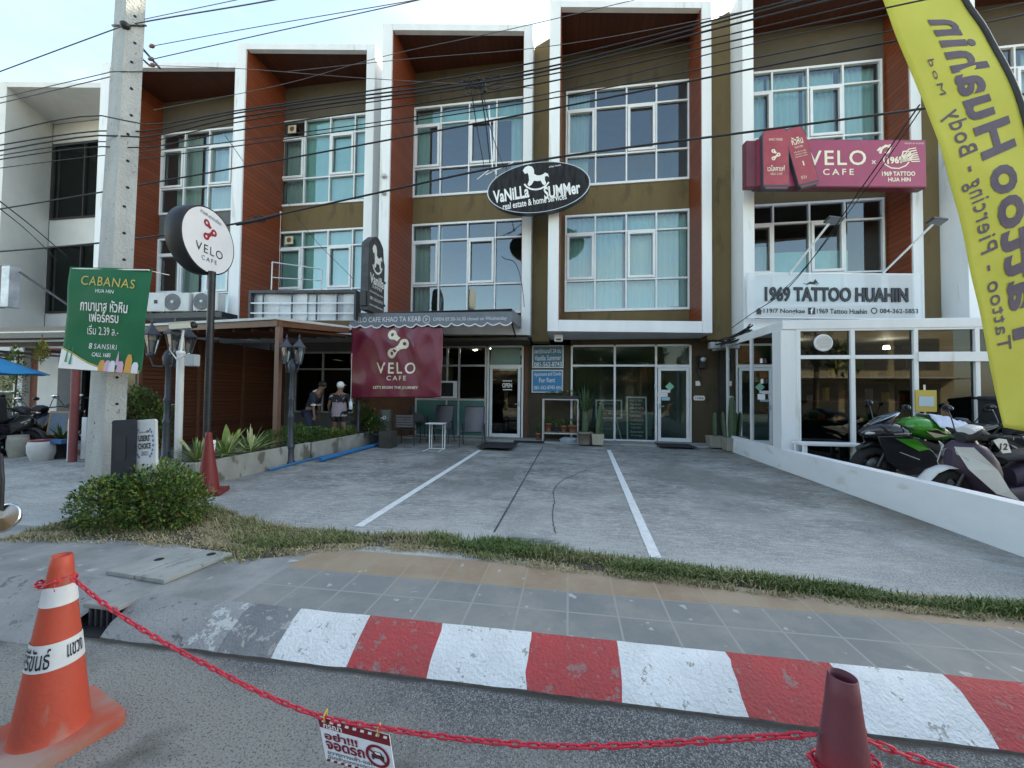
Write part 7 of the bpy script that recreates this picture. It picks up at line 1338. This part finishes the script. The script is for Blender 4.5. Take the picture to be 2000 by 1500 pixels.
q = MB(M0); loft(q, [(-.10, 0, .83, .12, .03), (-.30, 0, .81, .15, .04), (-.46, 0, .84, .12, .04)]); q.build('seat', MATTE, t)
q = MB(M0); loft(q, [(-.40, 0, .84, .13, .06), (-.62, 0, .92, .11, .06), (-.86, 0, 1.0, .06, .03)]); q.build('tail', GLB, t)
q = MB(M0); loft(q, [(.36, 0, .45, .12, .16), (.12, 0, .44, .17, .20), (-.18, 0, .42, .16, .18)]); q.bar((-.15, .1, .45), (-.68, .1, .315), .05); q.bar((-.15, -.1, .45), (-.68, -.1, .315), .05); q.build('engine', ENG, t)
R = random.Random(31); q = MB(M0)
for s_ in (-1, 1):
    q.bar((.42, s_*.12, .82), (-.2, s_*.16, .62), .05, .07); q.bar((-.2, s_*.16, .62), (-.68, s_*.12, .34), .045); q.tube([(.1, s_*.2, .36), (-.18, s_*.26, .34)], .014, 6)
q.build('frame_tube', RIM, t); q = MB(M0)
for s_ in (-1, 1): q.lathe([(.0, -.003), (.15, -.003), (.15, .003), (.0, .003)], (.72, s_*.075, .31), 24, 0, MX.Rotation(pi/2, 4, 'X')); q.box((.60, s_*.06, .30), (.66, s_*.10, .42))
q.build('brake_disc', ENG, t); q = MB(M0); q.box((.34, -.15, .38), (.40, .15, .72)); q.build('radiator', MATTE, t)
for k in range(7):
    q = MB(M0); a = V((R.uniform(-.3, .5), R.choice((-.2, .2)), R.uniform(.4, .9))); q.tube([a, a+V((R.uniform(-.2, .2), 0, R.uniform(-.2, .1))), a+V((R.uniform(-.3, .3), -a.y*.4, R.uniform(-.3, .1)))], .009, 5); q.build('hose', MATTE, t)
q = MB(M0)
for s_ in (-1, 1): q.add([(.62, s_*.258, .875), (.40, s_*.272, .90), (.40, s_*.272, .885), (.62, s_*.258, .865)], [(0, 1, 2, 3)]); q.add([(.55, s_*.285, .60), (.30, s_*.30, .50), (.30, s_*.30, .485), (.55, s_*.285, .59)], [(0, 1, 2, 3)])
q.build('decal_line', SILVER, t, solid=.004)
q = MB(M0); q.tube([(.3, -.12, .25), (-.2, -.16, .2), (-.75, -.20, .38)], [.03, .04, .06], 10); q.build('exhaust', ENG, t)
q = MB(M0); q.tube([(.40, -.34, .95), (.46, -.18, .99), (.46, .18, .99), (.40, .34, .95)], .016, 8); q.build('handlebar', MATTE, t)
for s_ in (-1, 1): mirror(t, M0, (.62, s_*.2, 1.0), (.58, s_*.40, 1.30), .072, BLUEM)
q = MB(M0); q.box((.0, -.01, 0), (.02, .01, .02)); M1 = M0 @ MX.Translation((.42, .318, .70)) @ MX.Rotation(pi, 4, 'Z') @ MX.Rotation(pi/2, 4, 'X') @ MX.Rotation(.35, 4, 'Z'); q = MB(M1); q.text('SPORT', (-.02, .0, .34, .06), .0); q.build('decal', SILVER, t) if False else None
cl = V(M0 @ V((-.02, .02, 1.085))); R = random.Random(9); q = MB(M0); n = 14; vs = []
for i in range(n+1):
    for j in range(n+1):
        x = lerp(-.40, .06, i/n); y = lerp(-.24, .30, j/n); rr_ = 0; z = 1.15-.9*max(0, abs(y)-.12)-.35*max(0, -x-.12)+.05*NZ.noise(V((x*8, y*8, 3)))+.03*NZ.noise(V((x*17, y*17, 1))); vs.append((x*(1+.2*NZ.noise(V((y*5, 0, 2)))), y*(1+.2*NZ.noise(V((x*5, 1, 2)))), z))
q.add(vs, [(i*(n+1)+j, (i+1)*(n+1)+j, (i+1)*(n+1)+j+1, i*(n+1)+j+1) for i in range(n) for j in range(n)], 0, True); q.build('cloth', mat('pale_blue_white_cloth', (.56, .60, .68), (.44, .49, .62), 12, .9), label='crumpled pale cloth thrown over the tank of the green motorcycle', cat='cloth', solid=.006)
# --- scooters
def scooter(label, loc, rz, body, front, seatm, grp=None, disc=False):
    t = thing('scooter', label, 'scooter', loc, grp); M0 = MX.Translation(loc) @ MX.Rotation(rz, 4, 'Z') @ MX.Rotation(-.09, 4, 'X')
    wheel(t, M0, .62, .27, .10); wheel(t, M0, -.58, .27, .12)
    q = MB(M0)
    for s_ in (-1, 1): q.tube([(.62, s_*.075, .27), (.46, s_*.07, .62)], .022, 8)
    q.build('fork', RIM, t)
    q = MB(M0); vs = []
    for i in range(7):
        a = lerp(-.35, 2.2, i/6); 
        for y in (-.075, -.03, .03, .075): vs.append((.62+.31*cos(a), y, .27+.31*sin(a)+(.0 if abs(y) > .05 else .02)))
    q.add(vs, [(i*4+j, (i+1)*4+j, (i+1)*4+j+1, i*4+j+1) for i in range(6) for j in range(3)], 0, True); q.build('front_fender', front, t, solid=.008)
    q = MB(M0); loft(q, [(.62, 0, .70, .04, .10), (.56, 0, .70, .12, .17), (.46, 0, .68, .20, .22), (.36, 0, .60, .235, .28), (.27, 0, .50, .24, .26), (.22, 0, .46, .22, .2)], 18, 0, 3.2); q.build('front_shield', body, t)
    for s_ in (-1, 1):
        q = MB(M0); q.add([(.635, s_*.06, .84), (.55, s_*.19, .86), (.36, s_*.272, .62), (.20, s_*.268, .38), (.06, s_*.25, .26), (.34, s_*.262, .34), (.57, s_*.17, .60)], [(0, 1, 2, 6), (2, 3, 4, 5), (2, 5, 6)]); q.build('shield_blade', front, t, solid=.012)
        q = MB(M0); q.add([(.60, s_*.045, .80), (.625, s_*.09, .76), (.56, s_*.16, .70), (.55, s_*.13, .68)], [(0, 1, 2, 3)]); q.build('headlight', SILVER, t, solid=.012)
        q = MB(M0); loft(q, [(.22, s_*.21, .30, .025, .07), (-.10, s_*.19, .33, .04, .09), (-.45, s_*.17, .50, .05, .13), (-.82, s_*.10, .66, .04, .07)]); q.build('side_panel', body, t)
    q = MB(M0); loft(q, [(.25, 0, .30, .19, .04), (-.12, 0, .32, .18, .06)]); q.build('floorboard', MATTE, t)
    q = MB(M0); loft(q, [(-.08, 0, .42, .10, .16), (-.30, 0, .52, .16, .18), (-.60, 0, .60, .16, .14), (-.85, 0, .68, .08, .06)]); q.build('rear_body', body, t)
    q = MB(M0); loft(q, [(.02, 0, .68, .07, .03), (-.12, 0, .73, .13, .05), (-.42, 0, .77, .15, .055), (-.72, 0, .82, .13, .05), (-.84, 0, .82, .09, .03)]); q.build('seat', seatm, t)
    q = MB(M0); loft(q, [(.50, 0, .93, .06, .05), (.44, 0, .98, .13, .08), (.34, 0, 1.0, .14, .07), (.27, 0, .98, .10, .04)]); q.build('handlebar_cowl', MATTE, t)
    q = MB(M0); q.tube([(.30, -.34, 1.0), (.38, -.16, 1.0), (.38, .16, 1.0), (.30, .34, 1.0)], .017, 8); q.build('handlebar', MATTE, t)
    q = MB(M0); q.ell((.355, 0, 1.055), (.07, .10, .025), 14, k=8); q.build('dashboard', mat('glass_dashboard', (.10, .12, .14), rough=.1) if 'glass_dashboard' not in bpy.data.materials else bpy.data.materials['glass_dashboard'], t)
    for s_ in (-1, 1): mirror(t, M0, (.36, s_*.20, 1.02), (.32, s_*.34, 1.26), .058, SIGNW if disc else CHR)
    return t, M0
p = atD(1945, 960, 4.75); p.z = .2
t, M0 = scooter('purple and white scooter with a race number parked behind the low wall', p, pi+.12, PURP, SCW, MATTE)
q = MB(M0 @ MX.Translation((.20, -.01, .86)) @ MX.Rotation(pi, 4, 'Z') @ MX.Rotation(pi/2, 4, 'X')); q.flat([(-.10, .08), (.02, -.07), (.12, -.06), (.03, .14)], .165, 0); q.text('12', (-.02, -.03, .07, .05), .168, 1, bold=.03); q.build('number_plate', [SIGNW, INK], t)
q = MB(M0); loft(q, [(.48, .02, 1.03, .10, .04), (.38, .02, 1.075, .09, .03), (.30, .0, 1.07, .05, .02)]); q.build('white_cowl_cap', SCW, t)
p = atD(2010, 930, 6.0); p.z = .2
scooter('dark scooter with a grey seat behind the purple scooter', p, pi+.25, GLB, MATTE, mat('grey_seat', (.07, .075, .085), rough=.6), None, True)
# black delivery motorbike
p = atD(1905, 880, 7.0); p.z = .2
t, M0 = scooter('black scooter carrying a big delivery box behind the green motorcycle', p, pi+.15, GLB, GLB, MATTE)
q = MB(M0); q.box((-1.0, -.30, .92), (-.2, .34, 1.42)); q.box((-1.02, -.31, 1.37), (-.18, .35, 1.45)); q.build('delivery_box', mat('black_box_fabric', (.016, .017, .02), (.024, .025, .028), 12, .7), t, bevel=.03)
q = MB(M0)
for k in range(6): q.add([(-.33-.01*k, .345, 1.34-.055*k), (-.44-.01*k, .345, 1.32-.055*k), (-.44-.01*k, .345, 1.292-.055*k), (-.33-.01*k, .345, 1.312-.055*k)], [(0, 1, 2, 3)], k % 2)
q.build('reflective_strip', [SIGNW, mat('red_reflector', (.4, .06, .05))], t, solid=.004)
q = MB(M0); q.box((-.98, .355, 1.36), (-.25, .36, 1.40)); q.build('lid_strap', DGREY, t)
# --- two dark motorbikes before the left shop
p = atD(52, 893, 8.7); p.z = .16
t, M0 = scooter('black motorbike with a tall black rear box at the far left', p, pi*.62, GLB, GLB, MATTE, 'motorbikes at the far left')
q = MB(M0); q.box((-1.02, -.23, .74), (-.62, .23, 1.25)); q.build('rear_box', bpy.data.materials['black_box_fabric'], t, bevel=.03)
q = MB(M0 @ MX.Translation((-1.022, 0, 1.0)) @ MX.Rotation(-pi/2, 4, 'Z') @ MX.Rotation(pi/2, 4, 'X')); q.text('FT', (.02, .08, .12, .16), .004); q.build('box_mark', SIGNW, t)
p = atD(-12, 880, 8.3); p.z = .16
scooter('dark motorbike with a pale seat cover cut off by the left edge', p, .3, GLB, MATTE, mat('pale_seat_cover', (.40, .44, .5), (.3, .34, .4), 6, .7), 'motorbikes at the far left')
p = atD(112, 878, 10.3); p.z = .16
scooter('dark motorbike parked behind the red post', p, pi*.55, GLB, GLB, MATTE, 'motorbikes at the far left')
# ================================================================ two people on the terrace
def skin(joints, edges, root, parent, name, m, sub=2):
    ks = list(joints); ix = {k: i for i, k in enumerate(ks)}; off = parent.location
    me = bpy.data.meshes.new(name); me.from_pydata([tuple(V(joints[k][0])-off) for k in ks], [(ix[a], ix[b]) for a, b in edges], [])
    o = bpy.data.objects.new(name, me); COL.objects.link(o); o.modifiers.new('skin', 'SKIN')
    sv = me.skin_vertices[0].data
    for k in ks: r = joints[k][1]; sv[ix[k]].radius = r if isinstance(r, tuple) else (r, r); sv[ix[k]].use_root = (k == root)
    s_ = o.modifiers.new('sub', 'SUBSURF'); s_.levels = sub; s_.render_levels = sub
    dg = bpy.context.evaluated_depsgraph_get(); nm = bpy.data.meshes.new_from_object(o.evaluated_get(dg)); nm.name = name
    bpy.data.objects.remove(o); nm.materials.append(m)
    for pp in nm.polygons: pp.use_smooth = True
    o = bpy.data.objects.new(name, nm); COL.objects.link(o); o.parent = parent; return o
def hand(J, E, k, wr, d, side, sp):
    """palm and five fingers hung on the wrist joint; d = direction the hand points, side = thumb side"""
    d, s_ = V(d).normalized(), V(side).normalized(); n = d.cross(s_).normalized(); pm = V(wr)+d*.06; J[k+'palm'] = (pm, (.026, .018)); E.append((k+'w', k+'palm'))
    for i in range(4):
        b = V(wr)+d*.095+s_*(.028-.019*i); L = (.075, .085, .08, .06)[i]
        J['%sf%da' % (k, i)] = (b, .0095); J['%sf%db' % (k, i)] = (b+d*L*.5+n*.012, .0085); J['%sf%dc' % (k, i)] = (b+d*L*.9+n*.035, .007); E.extend([(k+'palm', '%sf%da' % (k, i)), ('%sf%da' % (k, i), '%sf%db' % (k, i)), ('%sf%db' % (k, i), '%sf%dc' % (k, i))])
    J[k+'ta'] = (V(wr)+d*.045+s_*.036, .010); J[k+'tb'] = (V(wr)+d*.085+s_*.058+n*.01, .0085); E.extend([(k+'palm', k+'ta'), (k+'ta', k+'tb')])
SKIN = mat('skin', (.17, .09, .055), (.20, .11, .07), 9, .55)
def person(label, loc, rz, P, shirt, pants, hairm, clothes):
    t = thing('person', label, 'person', loc); M0 = MX.Translation(loc) @ MX.Rotation(rz, 4, 'Z'); W = lambda p: M0 @ V(p); J = {}; E = []
    R = dict(pel=(.135, .10), bel=(.125, .095), che=(.145, .105), sho=(.12, .085), nec=.052, hea=(.07, .08), top=(.068, .085), crn=(.045, .055), hl=.085, hr=.085, kl=.055, kr=.055, al=.038, ar=.038, tl=(.035, .025), tr=(.035, .025), sl=.06, sr=.06, el=.04, er=.04, lw=.026, rw=.026)
    for k, p in P.items(): J[k] = (W(p), R[k])
    E = [('pel', 'bel'), ('bel', 'che'), ('che', 'sho'), ('sho', 'nec'), ('nec', 'hea'), ('hea', 'top'), ('top', 'crn'), ('pel', 'hl'), ('pel', 'hr'), ('hl', 'kl'), ('hr', 'kr'), ('kl', 'al'), ('kr', 'ar'), ('al', 'tl'), ('ar', 'tr'), ('sho', 'sl'), ('sho', 'sr'), ('sl', 'el'), ('sr', 'er'), ('el', 'lw'), ('er', 'rw')]
    RR = MX.Rotation(rz, 3, 'Z')
    for k, wk, ek in (('l', 'lw', 'el'), ('r', 'rw', 'er')): hand(J, E, k, J[wk][0], J[wk][0]-J[ek][0], RR @ V((0, 1, 0)), 1)
    face = J['hea'][0]+RR @ V((0, .085, .01)); J['nose'] = (face, .012); E.append(('hea', 'nose'))
    skin(J, E, 'pel', t, 'body', SKIN)
    for nm, ks, ed, rt, grow, m_ in clothes:
        JJ = {k: (J[k][0], tuple(x+grow for x in J[k][1]) if isinstance(J[k][1], tuple) else J[k][1]+grow) for k in ks if k in J}
        for a, b, f_, r in [k for k in ks if isinstance(k, tuple)]: JJ[a+b] = (J[a][0].lerp(J[b][0], f_), r)
        skin(JJ, ed, rt, t, nm, m_)
    q = MB(MX.Translation(J['top'][0]) @ MX.Rotation(rz, 4, 'Z')); q.ell((0, -.012, .012), (.092, .108, .095), 16, A=None, k=10); q.build('hair' if hairm is not SIGNW else 'cap', hairm, t)
    for s_ in (-1, 1): q = MB(MX.Translation(J['hea'][0]) @ MX.Rotation(rz, 4, 'Z')); q.ell((s_*.078, 0, .015), (.012, .02, .032), 8, k=6); q.build('ear', SKIN, t)
    for a in ('al', 'ar'):
        q = MB(MX.Translation(J[a][0]) @ MX.Rotation(rz, 4, 'Z')); loft(q, [(x, 0, -.04, .045, .03) for x in (-.01, .01)]) if False else q.ell((0, .06, -.045), (.048, .13, .042), 12, k=8); q.build('shoe', MATTE, t)
    return t, J
NAVY = mat('navy_cloth', (.014, .018, .034), (.022, .027, .046), 8, .85); NAVY2 = mat('dark_blue_trousers', (.018, .024, .05), (.026, .034, .065), 8, .85); HAIR = mat('black_hair', (.008, .007, .007), rough=.5)
up1 = dict(pel=(0, 0, .92), bel=(0, .04, 1.06), che=(0, .12, 1.22), sho=(0, .20, 1.36), nec=(0, .25, 1.44), hea=(0, .32, 1.51), top=(0, .335, 1.585), crn=(0, .33, 1.65), hl=(-.09, 0, .86), hr=(.09, 0, .86), kl=(-.10, .04, .48), kr=(.11, .08, .48), al=(-.10, -.02, .09), ar=(.12, .02, .09), tl=(-.10, .12, .04), tr=(.13, .16, .04), sl=(-.19, .17, 1.34), sr=(.19, .17, 1.34), el=(-.25, .14, 1.08), er=(.25, .20, 1.09), lw=(-.27, .15, .83), rw=(.25, .22, .84))
legs = [('pel', 'hl'), ('pel', 'hr'), ('hl', 'kl'), ('hr', 'kr'), ('kl', 'al'), ('kr', 'ar')]
tors = [('pel', 'bel'), ('bel', 'che'), ('che', 'sho'), ('sho', 'sl'), ('sho', 'sr'), ('sl', 'el'), ('sr', 'er')]
p = atD(602, 870, 10.0); p.z = .212
t1, J1 = person('person in a navy shirt and dark trousers bending forward on the terrace', p, -pi/2+.25, up1, NAVY, NAVY2, HAIR, [
    ('trousers', ['pel', 'hl', 'hr', 'kl', 'kr', 'al', 'ar'], legs, 'pel', .016, NAVY2), ('shirt', ['pel', 'bel', 'che', 'sho', 'sl', 'sr', 'el', 'er'], tors, 'pel', .02, NAVY)])
for e_, w_ in (('el', 'lw'), ('er', 'rw')):
    a = J1[e_][0].lerp(J1[w_][0], .02); b = J1[e_][0].lerp(J1[w_][0], .16); q = MB(); q.tube([a, b], .062, 12); q.build('cuff', AWE, t1)
q = MB(); a = J1['sho'][0]; b = J1['sl'][0]; c = J1['sr'][0]; q.tube([b+V((0, 0, .07)), a+V((0, -.02, .095)), c+V((0, 0, .07))], .02, 8); q.build('collar_stripe', CREAM, t1)
PAT = mat('floral_cloth', (.22, .19, .22), (.28, .24, .26), 30, .9, c3=(.22, .06, .10), s3=13, t3=.58); PAT2 = mat('black_white_cloth', (.014, .014, .017), (.02, .02, .024), 8, .9, c3=(.34, .34, .36), s3=9, t3=.60)
up2 = dict(pel=(0, 0, .88), bel=(0, .0, 1.02), che=(0, .0, 1.18), sho=(0, .01, 1.33), nec=(0, .02, 1.42), hea=(0, .05, 1.50), top=(0, .05, 1.575), crn=(0, .04, 1.64), hl=(-.10, 0, .82), hr=(.10, 0, .82), kl=(-.12, .02, .47), kr=(.12, .02, .47), al=(-.13, 0, .09), ar=(.13, 0, .09), tl=(-.14, .14, .04), tr=(.14, .14, .04), sl=(-.185, .0, 1.31), sr=(.185, .0, 1.31), el=(-.27, -.02, 1.05), er=(.25, .12, 1.06), lw=(-.30, .08, .84), rw=(.12, .26, 1.0))
p = atD(661, 868, 10.0); p.z = .212
t2, J2 = person('person in a white cap, patterned top and dark shorts seen from behind on the terrace', p, .1, up2, PAT2, BLACK, SIGNW, [
    ('shorts', ['pel', 'hl', 'hr', ('hl', 'kl', .6, .085), ('hr', 'kr', .6, .085)], [('pel', 'hl'), ('pel', 'hr'), ('hl', 'hlkl'), ('hr', 'hrkr')], 'pel', .03, MATTE),
    ('top', ['che', 'sho', 'bel', ('sl', 'el', .55, .06), ('sr', 'er', .55, .06), 'sl', 'sr'], [('bel', 'che'), ('che', 'sho'), ('sho', 'sl'), ('sho', 'sr'), ('sl', 'slel'), ('sr', 'srer')], 'che', .026, PAT2)])
q = MB(MX.Translation(J2['pel'][0]) @ MX.Rotation(.1, 4, 'Z')); q.lathe([(.20, -.10), (.19, .02), (.175, .16), (.17, .26)], n=20, caps=False); q.build('blouse_hem', PAT, t2)
q = MB(MX.Translation(J2['top'][0]) @ MX.Rotation(.1, 4, 'Z')); q.ell((0, .13, .015), (.075, .08, .012), 12, k=6); q.build('cap_peak', SIGNW, t2)
b = atD(685, 790, 8.6); q = MB(); q.lathe([(.03, -.11), (.038, -.1), (.038, .04), (.014, .08), (.014, .11), (.0, .115)], b, 14, caps=False); q.build('hanging_bottle', mat('clear_plastic', (.5, .55, .6), rough=.15), label='clear plastic bottle hanging at the left edge of the burgundy banner', cat='bottle')
q = MB(); q.tube([b+V((0, 0, .11)), b+V((0, 0, 1.15))], .004, 5); q.build('hanging_string', SIGNW, label='thin string holding the plastic bottle by the burgundy banner', cat='string')
# ================================================================ the other side of the road, seen in the shop glass
q = MB(); q.box((-120, -12.2, -.05), (120, -7.0, .14)); st(q, 'far_pavement', CONC)
FW = [mat('cream_far_wall', (.30, .25, .17), (.36, .30, .2), 1, .8), mat('white_far_wall', (.40, .39, .36), (.46, .45, .42), 1, .8), mat('orange_far_wall', (.30, .15, .07), (.36, .19, .1), 1, .8)]
FD = mat('far_dark_opening', (.04, .04, .04), rough=.3)
R = random.Random(44); x = -34
for i, (w_, h_) in enumerate(((9, 6.2), (7, 4.2), (10, 7.0), (6, 3.9), (8, 6.4), (9, 4.4), (10, 6.8))):
    t = thing('far_shop', ('cream two floor', 'small white', 'tall orange', 'low cream', 'white two floor', 'low orange', 'tallest cream')[i]+' shop across the road mirrored in the shop glass', 'shop', (x+w_/2, -14, 0), 'shops across the road')
    q = MB(); q.box((x, -20, 0), (x+w_-.1, -12.4, h_)); q.build('wall', FW[i % 3], t)
    for fl in range(1 if h_ < 5 else 2):
        n_ = 3
        for k in range(n_): a = x+.5+(w_-1)*k/n_; q = MB(); q.box((a, -12.45, .3+3.2*fl), (a+(w_-1)/n_-.4, -12.38, 2.6+3.0*fl)); q.build('window', FD, t)
    q = MB(); q.box((x, -12.4, 2.9), (x+w_-.1, -10.9, 3.0)); q.build('awning', FW[(i+1) % 3], t); x += w_
for i, (x, h_) in enumerate(((-14, 8.5), (-8, 7.6), (-3.2, 8.3), (1.5, 7.0), (5.8, 8.0), (10.5, 7.4), (15, 8.4))):
    R = random.Random(200+i); b = V((x, -9.5, .14)); t = thing('street_tree', 'leafy tree across the road mirrored in the shop windows', 'tree', b, 'trees across the road')
    q = MB(); q.tube([b, b+V((.1, 0, h_*.35)), b+V((0, .1, h_*.7))], [.18, .14, .06], 8)
    for k in range(5): a = 2*pi*k/5; q.tube([b+V((.05, 0, h_*.4)), b+V((cos(a)*1.2, sin(a)*1.2, h_*.7))], [.07, .02], 6)
    q.build('trunk', STEM, t); q = MB(); bl = [(b+V((R.uniform(-1.3, 1.3), R.uniform(-1.1, 1.1), h_*R.uniform(.35, .95))), (R.uniform(.9, 1.4), R.uniform(.7, 1.0), R.uniform(.5, .8))) for _ in range(9)]; foliage(q, bl, 2200, .34, R, (4, 5, 2, .2), .4); q.build('crown', LG, t)
